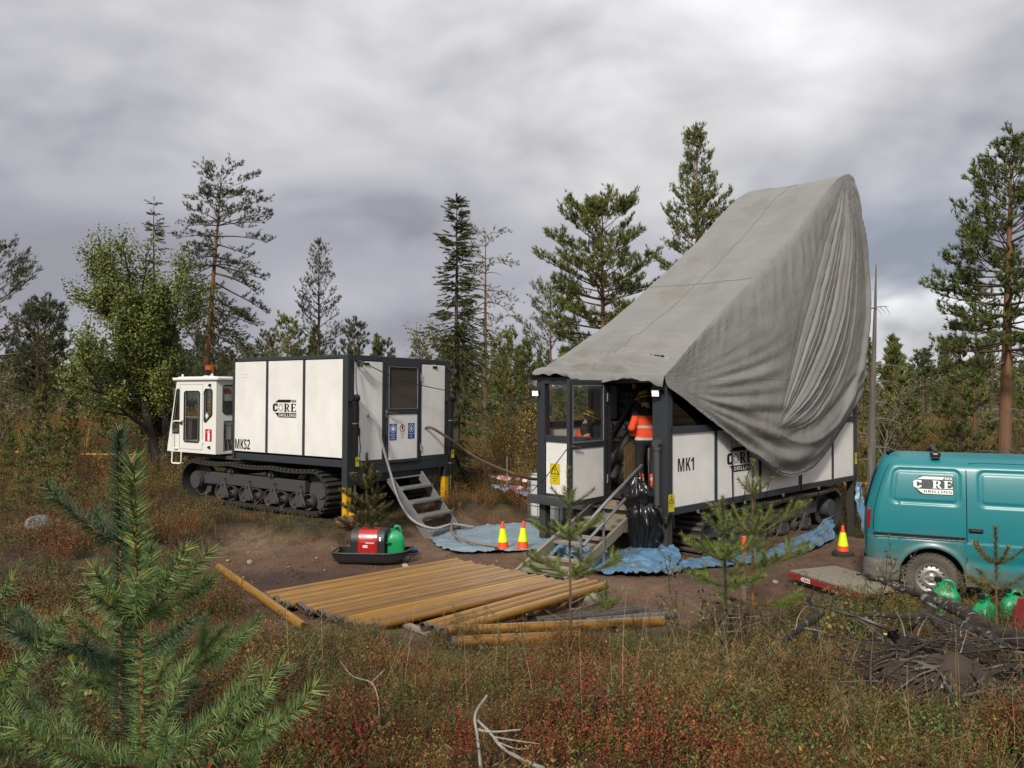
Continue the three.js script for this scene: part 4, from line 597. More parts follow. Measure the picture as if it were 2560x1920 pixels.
// tarpaulin: a sloping top over the mast, a long curtain on the side gathered into pleats, curtains behind
{
  const R = [[0, -0.12, 3.12, 0.03], [0.06, 0.12, 3.28, 0.03], [0.12, 0.5, 3.52, 0.02], [0.22, 1.29, 4.05, 0], [0.5, 4.34, 6.01, 0], [0.7, 6.13, 7.31, 0], [0.77, 6.85, 7.72, -0.01], [0.825, 7.38, 7.88, -0.06], [0.88, 7.72, 7.78, -0.45], [1.0, 7.7, 7.9, -2.3]];
  const Hm = [[0, -0.10, 2.92, 0.09], [0.1, 0.42, 2.70, 0.10], [0.22, 1.33, 2.25, 0.14], [0.35, 2.3, 1.72, 0.2], [0.45, 3.13, 1.33, 0.24], [0.54, 3.9, 1.16, 0.26], [0.62, 4.66, 1.21, 0.22], [0.69, 5.46, 1.44, 0.16], [0.75, 6.42, 1.94, 0.12], [0.80, 7.25, 2.42, 0.08], [0.845, 7.8, 2.85, -0.1], [0.90, 8.0, 3.0, -0.7], [1.0, 7.95, 3.05, -2.3]];
  const pc = [2.95, 2.12], pk = [7.05, 7.75];   // the gather low on the side, and the peak: pleats run as arcs from one to the other
  const folds = (x, y, s, w) => {
    const ax = pc[0] - x, ay = pc[1] - y, bx = pk[0] - x, by = pk[1] - y, ra = Math.hypot(ax, ay), rb = Math.hypot(bx, by), m = Math.atan2(ax * by - ay * bx, ax * bx + ay * by), q = (m < 0 ? -PI - m : PI - m);   // 0 on the chord, grows to either side
    const sd = (x - pc[0]) * (pk[1] - pc[1]) - (y - pc[1]) * (pk[0] - pc[0]) > 0 ? Math.abs(q) : -Math.abs(q);
    const near = Math.min(ra, rb * 1.2), amp = sst(0.0, 0.7, near) * (0.35 + 0.65 * sst(0.3, 2.2, near)), right = sst(-0.45, 0.12, sd) * sst(-0.5, 0.05, y - pc[1] + 0.35 * (x - pc[0]) * 0.0), u = sd + 0.02 * n3(x * 0.9, y * 0.9, 4.1);
    const saw = (p, sharp) => { const c = Math.sin(p), d = Math.abs(Math.sin(p / 2)); return (1 - sharp) * c + sharp * (d * 2 - 1.27); };
    const zone = 0.30 + 0.85 * sst(-0.15, 0.35, n3(u * 5.5, 0.7, 3.3));
    let z = right * amp * zone * (0.085 * saw(u * 10.5 + 0.9 + 0.8 * Math.sin(u * 4), 0.4) + 0.024 * saw(u * 25 + 1.6 * Math.sin(u * 9), 0.6) + 0.006 * Math.sin(u * 61 + 3 * n3(u * 9, 2, 1)) + 0.05 * n3(u * 9, 0.3, 8.2));
    for (const [a0, wd, am] of [[0.04, 0.022, -0.10], [0.15, 0.016, -0.06], [0.27, 0.020, -0.10], [0.42, 0.018, -0.07], [0.60, 0.022, -0.08], [0.80, 0.02, -0.06], [-0.10, 0.02, -0.05], [1.02, 0.02, -0.05]]) z += right * amp * am * Math.exp(-(((u - a0) / wd) ** 2));
    const low = sst(0.66, 0.9, w) * sst(0.12, 0.34, s) * (1 - sst(0.78, 0.86, s));                        // swags along the hem
    z += low * (0.042 * saw((1 - w) * 46 + 3 * Math.sin(s * 7), 0.5) + 0.024 * Math.sin((1 - w) * 83 + 5 * s) + 0.03 * n3(s * 9, w * 16, 2.2));
    const diag = sst(0.14, 0.30, s) * (1 - sst(0.34, 0.50, s)) * sst(0.25, 0.55, w);
    z += diag * (0.020 * saw(w * 40 + 14 * s + 1.5 * n3(s * 6, w * 5, 1.1), 0.5) + 0.012 * Math.sin(w * 70 + 20 * s));
    z += 0.009 * n3(x * 3.1, y * 3.1, 3.3) + 0.005 * n3(x * 10, y * 4, 7.3) + 0.03 * n3(x * 0.8, y * 0.8, 1.9);
    z += (1 - sst(0.0, 0.30, w)) * sst(0.1, 0.2, s) * (1 - sst(0.6, 0.75, s)) * 0.010 * Math.sin(s * 170 + 4 * n3(s * 20, 0, 1) + w * 10) * sst(0.02, 0.1, w);
    return z;
  };
  const curtain = (s, w) => {
    const a = knots(R, s), b = knots(Hm, s), sag = w;
    let x = lerp(a[0], b[0], sag), y = lerp(a[1], b[1], sag), z = lerp(a[2], b[2], sag);
    const bulge = Math.sin(PI * Math.min(1, w * 1.0)) ** 0.62, full = Math.sin(PI * Math.min(1, w)) ** 0.36, back = sst(0.66, 0.83, s), turn = sst(0.80, 0.90, s);
    x += full * back * (0.70 - 0.15 * turn); z += bulge * (0.30 * sst(0.12, 0.4, s) * (1 - turn) * (1 - 0.7 * back) - 0.02);
    y += 0.12 * bulge * back;
    const f = folds(x, y, s, w) * sst(0, 0.035, w);
    const t = turn * 0.9; z += f * (1 - t); x += f * t;
    return [x, y, z, s * 9, w * 5];
  };
  const topFace = (s, t) => {  // t 0 at the gathered side's ridge, 1 at the other
    const a = knots(R, s), spread = lerp(3.02, 2.42, sst(0.0, 0.3, s));
    let x = a[0] + 0.02 * t, y = a[1] + 0.05 * t + 0.10 * sst(0.05, 0, s) * t, z = a[2] - spread * t;
    const rag = Math.sin(PI * t);
    y -= 0.05 * rag * sst(0.15, 0.5, s);                                    // sags a little between the rails
    const near = (1 - sst(0.10, 0.30, s)) * sst(0, 0.02, s), cr = (p) => Math.abs(Math.sin(p)) ** 0.6;
    y += near * rag ** 0.5 * (0.14 * cr(s * 48 + 1.6 * n3(t * 3, s * 9, 2) + 0.8 * t) * (0.6 + n3(t * 4, s * 30, 6)) + 0.06 * cr(s * 96 + 3 * t + 2.5 * n3(t * 5, s * 9, 5)) - 0.03);
    y += 0.014 * n3(x * 2.2, z * 2.2, 4) + 0.020 * sst(0.18, 0.30, n3(x * 1.7 + 3, z * 1.1, 6)) * cr(s * 70 + 3 * t + 2 * n3(t * 4, s * 8, 3)) * rag + rag * 0.010 * Math.sin(s * 120 + t * 9 + 4 * n3(t * 4, s * 4, 8)) + 0.006 * n3(x * 6, z * 6, 1);
    return [x, y, z, s * 9, t * 2.6];
  };
  const eyeletGeo = new THREE.TorusGeometry(0.016, 0.005, 6, 12);
  const T = thing('tarpaulin', 'large weathered grey tarpaulin draped over the drill mast and gathered into pleats', 'tarpaulin', RIGP, RIGT);
  const tn = tileFbm(501, 5, 6), ts = tileFbm(502, 3, 5), tv = tileNoise(503, 40);
  const texTarp = dataTex(1024, 1024, (u, v, c) => { const streak = tv(u * 1.0, v * 0.12) * 0.5 + tn(u * 2, v * 0.5) * 0.5; let k = 0.90 + 0.26 * (tn(u, v) - 0.5) + 0.16 * (streak - 0.5) + 0.06 * (gritF(u, v) - 0.5); const st = sst(0.60, 0.72, ts(u, v)) * 0.6; c[0] = k * (1 - 0.16 * st); c[1] = k * (1 - 0.22 * st); c[2] = k * (1 - 0.32 * st); });
  texTarp.repeat.set(0.33, 0.4);
  const tarp = std([0.218, 0.211, 0.200], 0.44, 0, { map: texTarp, bumpMap: texCloth, bumpScale: 0.010, side: THREE.DoubleSide });
  mesh('side_curtain', thicken(gridSurface(420, 170, (u, v) => curtain(u, v)), 0.004), tarp, T);
  mesh('sloping_top', thicken(gridSurface(300, 90, (u, v) => topFace(u * 0.835, v), (u, v) => { const s = u * 0.835; const q = ((s - 0.092 - 0.02 * (v - 0.13)) / 0.0045) ** 2 + ((v - 0.12) / 0.075) ** 2 + 0.9 * n3(s * 260, v * 46, 1); return q > 1; }), 0.004), tarp, T);
  // the peak closes over the cross bar, the far side hangs down too
  mesh('peak', thicken(gridSurface(24, 60, (u, v) => { const s = lerp(0.835, 1, 0), p0 = topFace(0.835, v), e = knots(R, lerp(0.835, 1.0, v)); const k = u; return [lerp(p0[0], Math.max(e[0], p0[0]) + 0.02, k), lerp(p0[1], e[1] + 0.0, k) + 0.05 * Math.sin(PI * k), lerp(p0[2], e[2] - 0.1 * v, k), k, v * 2.6]; }), 0.004), tarp, T);
  mesh('far_curtain', thicken(gridSurface(120, 50, (u, v) => { const s = u * 0.86, p = topFace(s, 1); const drop = lerp(0.30, 3.2, sst(0, 0.8, s)); return [p[0] + 0.25 * v * sst(0.6, 0.86, s), p[1] - drop * v, p[2] - 0.10 * v - 0.12 * Math.sin(PI * v) + 0.05 * Math.sin(s * 60 + v * 3) * v, s * 9, v * 3]; }), 0.004), tarp, T);
  // front hem hanging over the doorway edge, wavy
  mesh('front_hem', thicken(gridSurface(120, 10, (u, v) => { const p = topFace(0, u), drop = 0.09 + 0.07 * n3(u * 5, 2, 1) + 0.04 * n3(u * 17, 1, 1) + 0.10 * (1 - sst(0, 0.12, u)) + 0.07 * sst(0.2, 0.45, u) * (1 - sst(0.55, 0.8, u)); return [p[0] - 0.05 * Math.sin(v * 1.57) + (0.03 * n3(u * 13, v, 4) + 0.014 * Math.sin(u * 37 + 4 * n3(u * 6, 1, 3))) * v, p[1] - drop * v, p[2], u * 3, v * 0.3]; }), 0.004), tarp, T);
  // stitched seams: thin raised strips that follow the cloth
  const seamOn = (f, n) => { const P = []; for (let i = 0; i <= n; i++) { const p = f(i / n); P.push(V(p[0], p[1], p[2])); } return tube(P, 0.0035, 4); };
  const seamMat = std([0.20, 0.19, 0.175], 0.6);
  const off = (p, o) => [p[0] + o[0], p[1] + o[1], p[2] + o[2]];
  mesh('seam', merge([seamOn((u) => off(topFace(u * 0.83 + 0.005, 0.52), [-0.003, 0.005, 0]), 160), seamOn((u) => off(topFace(0.36, u), [-0.003, 0.005, 0]), 60)]), seamMat, T);
  mesh('seam', merge([seamOn((u) => off(curtain(lerp(0.30, 0.86, u), lerp(0.42, 0.34, u)), [0.002, 0, 0.006]), 200), seamOn((u) => off(curtain(lerp(0.16, 0.86, u), lerp(0.55, 0.66, u)), [0.002, 0, 0.006]), 220)]), seamMat, T);
  // eyelets along the hem and a lashing rope threaded below them
  for (let k = 0; k < 26; k++) { const p = curtain(0.05 + k * 0.029, 0.975), m = mesh('eyelet', eyeletGeo, M.steel, T); m.position.set(p[0], p[1], p[2] + 0.012); }
  { const P = []; for (let k = 0; k <= 60; k++) { const s = 0.20 + 0.6 * k / 60, p = curtain(s, 0.985); P.push(V(p[0], p[1] - 0.02 - 0.02 * Math.abs(Math.sin(k * 0.9)), p[2] + 0.014)); } mesh('lashing_rope', tube(P, 0.006, 5), M.black, T); }
  // straps down to the frame
  for (const [x0, y0, x1, y1] of [[1.85, 1.95, 2.05, 0.80], [3.35, 1.28, 3.25, 0.80], [4.6, 1.25, 4.75, 0.80], [2.55, 1.62, 2.40, 0.78]]) mesh('strap', beam(V(x0, y0, 0.12), V(x1, y1, 0.03), 0.028, 0.004), M.black, T);
}
// the two drillers in the cabin
{
  const A = thing('person', 'standing person in orange high-visibility jacket and black trousers, back turned, yellow helmet', 'person', toRig(0.86, 1.045, -1.06), 0.30);
  const band = (lo, hi, c, base) => (t, x, y) => (y > lo && y < hi ? c : base);
  const torso = (t, x, y) => y > 1.36 ? NIGHT : (y > 1.14 && y < 1.185) ? REFL : (y > 0.92 && y < 0.965) ? REFL : y < 0.92 ? NIGHT : ORANGE;
  person(A, {
    pelvis: [0, 0.93, 0], waist: [0, 1.02, 0], chest: [0, 1.27, 0], yoke: [0, 1.43, 0.01], neck: [0, 1.52, -0.005], head: [-0.01, 1.635, -0.035], headTilt: [-0.25, 0.35],
    shL: [-0.185, 1.40, 0], elL: [-0.30, 1.14, 0.03], wrL: [-0.20, 0.98, -0.14], shR: [0.185, 1.40, 0], elR: [0.29, 1.15, -0.02], wrR: [0.20, 1.02, -0.22], palm: { L: [0.6, 0.2, 0.5], R: [-0.6, 0.2, 0.5] },
    hipL: [-0.10, 0.90, 0], knL: [-0.12, 0.50, -0.03], anL: [-0.12, 0.11, 0.03], heelL: [-0.12, 0.05, 0.04], toeL: [-0.14, 0.045, -0.14], hipR: [0.10, 0.90, 0], knR: [0.12, 0.50, -0.02], anR: [0.13, 0.11, 0.05], heelR: [0.13, 0.05, 0.06], toeR: [0.16, 0.045, -0.12],
  }, { hip: torso, torso, yoke: torso, collar: NIGHT, shoulder: torso, upper: (t, x, y) => y > 1.36 ? NIGHT : ORANGE, fore: (t) => t > 0.78 ? NIGHT : t > 0.58 ? REFL : ORANGE, thigh: NIGHT, shin: (t) => t < 0.55 ? NIGHT : (t > 0.72 && t < 0.84) ? REFL : ORANGE });
  const Bp = thing('person', 'seated person in orange and black workwear and yellow helmet, legs crossed at the controls', 'person', toRig(0.60, 1.045, -2.36), -PI / 2 - 0.1);
  // faces -z in own space; turned so that it looks along the cabin
  const t2 = (t, x, y, z) => y > 1.10 ? NIGHT : (y > 0.80 && y < 0.84) ? REFL : ORANGE;
  person(Bp, {
    pelvis: [0, 0.56, 0.06], waist: [0, 0.68, 0.05], chest: [0, 0.93, 0.0], yoke: [0, 1.09, -0.04], neck: [0, 1.17, -0.07], head: [0, 1.28, -0.12], headTilt: [-0.38, 0],
    shL: [-0.185, 1.06, -0.04], elL: [-0.25, 0.80, -0.10], wrL: [-0.14, 0.76, -0.34], shR: [0.185, 1.06, -0.04], elR: [0.26, 0.82, -0.12], wrR: [0.16, 0.80, -0.36], palm: { L: [0.3, -0.8, 0], R: [-0.3, -0.8, 0] },
    hipL: [-0.09, 0.54, 0.02], knL: [-0.12, 0.56, -0.42], anL: [-0.11, 0.13, -0.44], heelL: [-0.11, 0.06, -0.43], toeL: [-0.12, 0.05, -0.62], hipR: [0.09, 0.55, 0.02], knR: [0.20, 0.64, -0.40], anR: [0.0, 0.50, -0.62], heelR: [0.0, 0.45, -0.66], toeR: [-0.02, 0.40, -0.82],
  }, { hip: NIGHT, torso: t2, yoke: t2, collar: NIGHT, shoulder: NIGHT, upper: (t) => t < 0.35 ? NIGHT : (t < 0.45) ? REFL : ORANGE, fore: (t) => t > 0.8 ? REFL : ORANGE, thigh: (t) => t < 0.6 ? NIGHT : ORANGE, shin: (t) => t < 0.35 ? ORANGE : (t > 0.5 && t < 0.62) || (t > 0.75 && t < 0.88) ? REFL : [0.35, 0.02, 0.015] });
  const st = thing('stool', 'dark stool under the seated driller in the cabin', 'stool', toRig(0.55, 1.045, -2.36), 0.3);
  mesh('seat', cyl(0.19, 0.18, 0.07, 20, 0, 0.385, 0), M.black, st); for (let k = 0; k < 4; k++) mesh('leg', beam(V(Math.cos(k * PI / 2 + 0.7) * 0.13, 0.35, Math.sin(k * PI / 2 + 0.7) * 0.13), V(Math.cos(k * PI / 2 + 0.7) * 0.18, 0, Math.sin(k * PI / 2 + 0.7) * 0.18), 0.025, 0.025), M.steel, st);
}
// ---------------------------------------------------------------- wooden steps, railing and bin bag at the rig's doorway
const railMat = std([0.17, 0.17, 0.178], 0.5, 0.35);
const WST = Math.atan2(2.10, 1.42);   // heading of the flight, seen from above
{
  const S = thing('wooden_steps', 'worn wooden steps with bent steel handrail leading up into the drill cabin', 'steps', [0.46, 0, -12.15], 0);
  // own space: along = direction up the flight, across = to its side
  const al = V(0.56, 0, -0.83).normalize(), ac = V(0.83, 0, 0.56).normalize(), Q = (a, y, s) => V(al.x * a + ac.x * s, y, al.z * a + ac.z * s);
  for (const s of [-0.44, 0.44]) mesh('stringer', beam(Q(-0.05, 0.03, s), Q(2.55, 0.80, s), 0.05, 0.17), M.woodGrey, S);
  const treads = [[0.12, 0.09], [0.34, 0.13], [0.62, 0.20], [1.10, 0.37], [1.36, 0.44], [1.80, 0.58], [2.02, 0.65], [2.42, 0.80]];
  for (const [a, y] of treads) mesh('tread', beam(Q(a, y, -0.43), Q(a, y, 0.43), 0.15, 0.038), M.woodGrey, S);
  mesh('landing', beam(Q(2.50, 0.86, -0.30), Q(3.0, 0.90, -0.30), 0.6, 0.06), M.wood, S);
  mesh('landing_block', beam(Q(2.62, 0.6, -0.4), Q(2.62, 0.6, 0.4), 0.30, 0.46), std([0.27, 0.22, 0.15], 0.9, 0, { map: texWood }), S);
  for (const [a, b] of [[0.35, 0.75], [1.10, 0.95]]) mesh('rail_post', tube([Q(a, 0.06, 0.47), Q(a, b, 0.47)], 0.022, 8), railMat, S);
  mesh('handrail', tube([Q(0.25, 0.72, 0.48), Q(1.2, 1.08, 0.47), Q(2.55, 1.56, 0.46)], 0.028, 10), railMat, S);
  mesh('lower_rail', tube([Q(0.42, 0.50, 0.47), Q(1.3, 0.83, 0.47), Q(2.35, 1.22, 0.46)], 0.026, 10), railMat, S);
  const bagMat = phys([0.006, 0.006, 0.007], 0.22, { bumpMap: texCloth, bumpScale: 0.01 });
  const p0 = Q(2.05, 0, 0.60), bag = thing('bin_bag', 'shiny black plastic bin bag hanging from the step handrail', 'bag', [0.46 + p0.x, 0, -12.15 + p0.z], -0.4);
  const blob = (prof, y0, y1, ox, seed) => gridSurface(72, 60, (u, v) => { const y = lerp(y0, y1, v), th = u * 2 * PI, r = knots(prof, v)[0], f = 1 + 0.13 * Math.sin(th * 7 + 1.3 * Math.sin(v * 5) + seed) * (0.35 + 0.65 * v) + 0.08 * Math.sin(th * 13 + seed * 2 + 3 * v) + 0.22 * n3(Math.cos(th) * 1.6 + seed, Math.sin(th) * 1.6, v * 4); return [ox(v)[0] + Math.cos(th) * r * f * 1.15, y, ox(v)[1] + Math.sin(th) * r * f * 0.8, u * 1.5, v * 1.5]; });
  mesh('upper_bag', blob([[0, 0.15], [0.2, 0.20], [0.5, 0.21], [0.75, 0.13], [0.92, 0.05], [1, 0.03]], 0.86, 1.44, (v) => [0.02 - 0.02 * v, 0], 1.2), bagMat, bag);
  mesh('lower_bag', blob([[0, 0.05], [0.06, 0.15], [0.3, 0.21], [0.6, 0.24], [0.8, 0.22], [0.95, 0.15], [1, 0.08]], 0.10, 1.02, (v) => [0.10 + 0.05 * Math.sin(v * 3), 0.02], 4.4), bagMat, bag);
  mesh('bag_neck', merge([new THREE.TorusGeometry(0.04, 0.018, 8, 16).rotateX(1.2).translate(0, 1.42, 0), tube(curve([[0.0, 1.42, 0.0], [0.05, 1.48, 0.02], [0.10, 1.38, 0.03], [0.07, 1.28, 0.05]], 14), [...Array(15)].map((_, i) => 0.022 - i * 0.0008), 7), tube(curve([[0.26, 0.92, 0.10], [0.36, 0.95, 0.13], [0.42, 0.88, 0.14]], 10), 0.015, 6)]), bagMat, bag);
}
// ---------------------------------------------------------------- traffic cones
{
  const cone = (label, x, d, base, tilt) => {
    const o = thing('traffic_cone', label, 'traffic cone', [x, H(x, d) + 0.01, -d], 0.4, 'orange cones with lime reflective sleeves'); o.rotation.z = tilt; o.scale.setScalar(0.92);
    const oc = phys([0.80, 0.085, 0.018], 0.4), prof = [[0.118, 0.045], [0.112, 0.06], [0.028, 0.52], [0.026, 0.56], [0.018, 0.565], [0.0, 0.565]];
    mesh('cone_body', new THREE.LatheGeometry(prof.map(([a, b]) => new THREE.Vector2(a, b)), 32), oc, o);
    mesh('reflective_sleeve', new THREE.LatheGeometry([[0.0955, 0.175], [0.0965, 0.18], [0.0505, 0.432], [0.0485, 0.436]].map(([a, b]) => new THREE.Vector2(a, b)), 32), std([0.72, 0.92, 0.01], 0.45), o);
    mesh('cone_base', base === 'round' ? merge([cyl(0.20, 0.21, 0.05, 26, 0, 0.025, 0), cyl(0.16, 0.2, 0.03, 26, 0, 0.065, 0)]) : base === 'none' ? merge([rbox(0.27, 0.03, 0.27, 0, 0.02, 0, 0.01)]) : merge([cyl(0.17, 0.20, 0.055, 8, 0, 0.028, 0)]), M.rubber, o);
  };
  cone('orange cone on a black eight-sided base on the pale blue sheet', -0.16, 14.35, 'oct', 0.02);
  cone('orange cone on the pale blue sheet beside the wooden steps', 0.19, 14.3, 'none', -0.03);
  cone('orange cone on a thick round black base beside the teal van', 5.91, 14.3, 'round', 0.01);
}
// ---------------------------------------------------------------- generator in its sled, fuel can
{
  const gx = -2.33, gd = 13.5, gy = H(gx, gd);
  const sled = thing('sled', 'black plastic pulk sled carrying the red generator', 'sled', [gx, gy + 0.01, -gd], -0.06);
  const hull = (u, v) => { const t = u * 2 - 1, k = v * 2 - 1, prof = Math.abs(k), bow = Math.max(0, t) ** 5, stern = Math.max(0, -t) ** 9, half = 0.29 * (1 - 0.72 * bow - 0.22 * stern), wall = sst(0.72, 1, prof); return [0.68 * t * (1 + 0.03 * prof), 0.012 + 0.19 * Math.max(wall, 0.85 * bow, 0.75 * stern) + 0.05 * bow, k < 0 ? -half * Math.min(1, prof / 0.78) * (1 + 0.06 * wall) : half * Math.min(1, prof / 0.78) * (1 + 0.06 * wall), u, v]; };
  mesh('sled_hull', thicken(gridSurface(48, 36, hull), 0.008), std([0.014, 0.015, 0.016], 0.42), sled);
  const rim = []; for (let i = 0; i <= 48; i++) rim.push(V(...hull(i / 48, 1).slice(0, 3))); for (let i = 48; i >= 0; i--) rim.push(V(...hull(i / 48, 0).slice(0, 3))); rim.push(rim[0].clone());
  mesh('sled_rim', tube(rim, 0.017, 7, false), std([0.03, 0.032, 0.034], 0.35), sled);
  mesh('tow_rope', tube(curve([[0.66, 0.24, 0.1], [0.70, 0.10, 0.12], [0.66, 0.02, 0.16], [0.60, 0.0, 0.2]], 14), 0.006, 5), M.black, sled);
  const gen = thing('generator', 'red and black portable generator standing in the black sled', 'generator', [gx - 0.06, gy + 0.035, -gd], -0.06);
  const S = new THREE.Shape(); S.moveTo(-0.23, 0); S.lineTo(0.23, 0); S.lineTo(0.235, 0.36); S.quadraticCurveTo(0.23, 0.47, 0.14, 0.56); S.lineTo(-0.14, 0.56); S.quadraticCurveTo(-0.23, 0.47, -0.235, 0.36); S.closePath();
  const shell = (w, s) => new THREE.ExtrudeGeometry(S, { depth: w, bevelEnabled: true, bevelSize: 0.012, bevelThickness: 0.012, bevelSegments: 2, curveSegments: 8 }).rotateY(PI / 2).scale(1, s, s);
  const gray = std([0.016, 0.0165, 0.017], 0.5), red = phys([0.40, 0.010, 0.012], 0.32, { clearcoat: 0.4 });
  mesh('end_cover', shell(0.13, 1).translate(-0.315, 0.02, 0), gray, gen); mesh('end_cover', shell(0.13, 1).translate(0.185, 0.02, 0), gray, gen); mesh('red_body', shell(0.345, 1.012).translate(-0.17, 0.018, 0), red, gen);
  mesh('end_slope', merge([new THREE.CylinderGeometry(0.01, 0.12, 0.20, 4, 1).rotateY(PI / 4).scale(1, 1, 2.2).translate(-0.30, 0.46, 0)]), gray, gen);
  mesh('side_door', rbox(0.32, 0.36, 0.012, 0.0, 0.21, 0.247, 0.006), red, gen);
  mesh('fuel_cap', merge([cyl(0.05, 0.055, 0.035, 20, 0.02, 0.60, 0.0), cyl(0.035, 0.04, 0.02, 20, 0.02, 0.625, 0)]), M.blackGloss, gen);
  for (const s of [-1, 1]) mesh('carry_handle', tube(curve([[s * 0.32, 0.36, 0.17], [s * 0.41, 0.345, 0.17], [s * 0.41, 0.345, -0.17], [s * 0.32, 0.36, -0.17]], 20), 0.013, 7), M.black, gen);
  for (const x of [-0.25, 0.25]) mesh('foot', rbox(0.06, 0.04, 0.36, x, 0.015, 0, 0.01), M.rubber, gen);
  const word = (t, col, w2, h2, f) => printMat(canvasTex(512, 128, (c, w, h) => { c.fillStyle = col; squeeze(c, t, 6, 10, w - 12, h - 20, f || 'bold'); }));
  decal('brand_lettering', word('HONDA', '#f3eeee'), 0.165, 0.032, 0.055, 0.365, 0.2545, 0, gen);
  const m = decal('model_lettering', word('EU30is', '#cfa9ad'), 0.24, 0.05, -0.01, 0.455, 0.236, 0, gen); m.rotation.x = -0.42;
  decal('core_sticker', printMat(canvasTex(256, 128, (c, w, h) => { c.fillStyle = '#dfe5e2'; c.beginPath(); c.moveTo(0, 64); c.lineTo(50, 6); c.lineTo(250, 6); c.lineTo(250, 122); c.lineTo(50, 122); c.closePath(); c.fill(); c.fillStyle = '#1f7a68'; squeeze(c, 'CORE', 50, 36, 180, 56); })), 0.10, 0.055, -0.04, 0.30, 0.2545, 0, gen);
  mesh('door_lock', cylZ(0.008, 0.008, 10, 0.085, 0.20, 0.255), M.chrome, gen);
  decal('label_plate', std([0.7, 0.7, 0.68], 0.5), 0.035, 0.075, 0.245, 0.44, 0.241, 0, gen).rotation.x = -0.3;
  for (const [x, z, c] of [[-0.11, 0.10, [0.6, 0.28, 0.02]], [-0.02, 0.12, [0.6, 0.36, 0.03]], [0.12, 0.1, [0.55, 0.5, 0.48]]]) { const d = decal('warning_label', std(c, 0.5), 0.06, 0.04, x, 0.591, z, 0, gen); d.rotation.x = -PI / 2; }
  // round-shouldered green can
  const green = phys([0.006, 0.27, 0.095], 0.38, { transmission: 0.0 });
  const can = (label, x, y, d, turn, s) => { const o = thing('fuel_can', label, 'fuel can', [x, y, -d], turn, 'green plastic fuel cans'); o.scale.setScalar(s);
    mesh('can_body', gridSurface(44, 26, (u, v) => { const th = u * 2 * PI, k = 0.55, cx = Math.sign(Math.cos(th)) * Math.abs(Math.cos(th)) ** k, cz = Math.sign(Math.sin(th)) * Math.abs(Math.sin(th)) ** k, r = v < 0.06 ? v / 0.06 : v > 0.62 ? Math.max(0.0, Math.cos((v - 0.62) / 0.38 * PI / 2)) ** 0.62 : 1; return [cx * 0.135 * (0.06 + 0.94 * r) , v * 0.36 - (v < 0.06 ? 0 : 0), cz * 0.095 * (0.06 + 0.94 * r), u, v]; }), green, o);
    mesh('can_neck', merge([tube(curve([[-0.03, 0.33, 0], [-0.055, 0.375, 0], [-0.06, 0.40, 0]], 8), 0.03, 12)]), green, o); mesh('can_cap', cyl(0.034, 0.034, 0.045, 16, -0.062, 0.405, 0), M.black, o);
    mesh('can_handle', tube(curve([[-0.03, 0.355, 0], [0.0, 0.40, 0], [0.06, 0.39, 0], [0.09, 0.30, 0]], 16), 0.016, 8), green, o); return o; };
  gen.scale.setScalar(0.88); sled.scale.set(0.93, 0.9, 0.95);
  can('rounded green fuel can standing in the sled beside the generator', gx + 0.37, gy + 0.03, gd - 0.02, 0.1, 1.12).scale.y = 1.42;
  can('green fuel can in the undergrowth beside the van wheel, black cap up', 5.38, H(5.38, 9.95) - 0.02, 9.95, -0.5, 1.25);
  can('green fuel can lying lower among the grass stems by the van sill', 5.66, H(5.66, 9.6) - 0.10, 9.6, 0.6, 1.2);
  can('darker green fuel can farthest along the van sill', 6.05, H(6.05, 9.65) - 0.06, 9.65, -0.3, 1.15);
  single('blue_roll', merge([tube(curve([[-1.98, 0.22, -14.05], [-1.9, 0.23, -14.08], [-1.66, 0.21, -14.15]], 10), [0.05, 0.055, 0.055, 0.055, 0.055, 0.055, 0.055, 0.055, 0.05, 0.045, 0.03], 14)]), std([0.01, 0.06, 0.25], 0.5), 'small rolled blue plastic bundle behind the generator', 'bundle', [0, H(-1.8, 14.1) - 0.15, 0]);
  single('orange_tube', tube([V(2.36, H(2.36, 8.6) + 0.1, -8.6), V(2.52, H(2.52, 8.35) + 0.08, -8.35)], 0.025, 10), std([0.62, 0.17, 0.02], 0.5), 'short orange pipe stub in the heath', 'pipe');
}
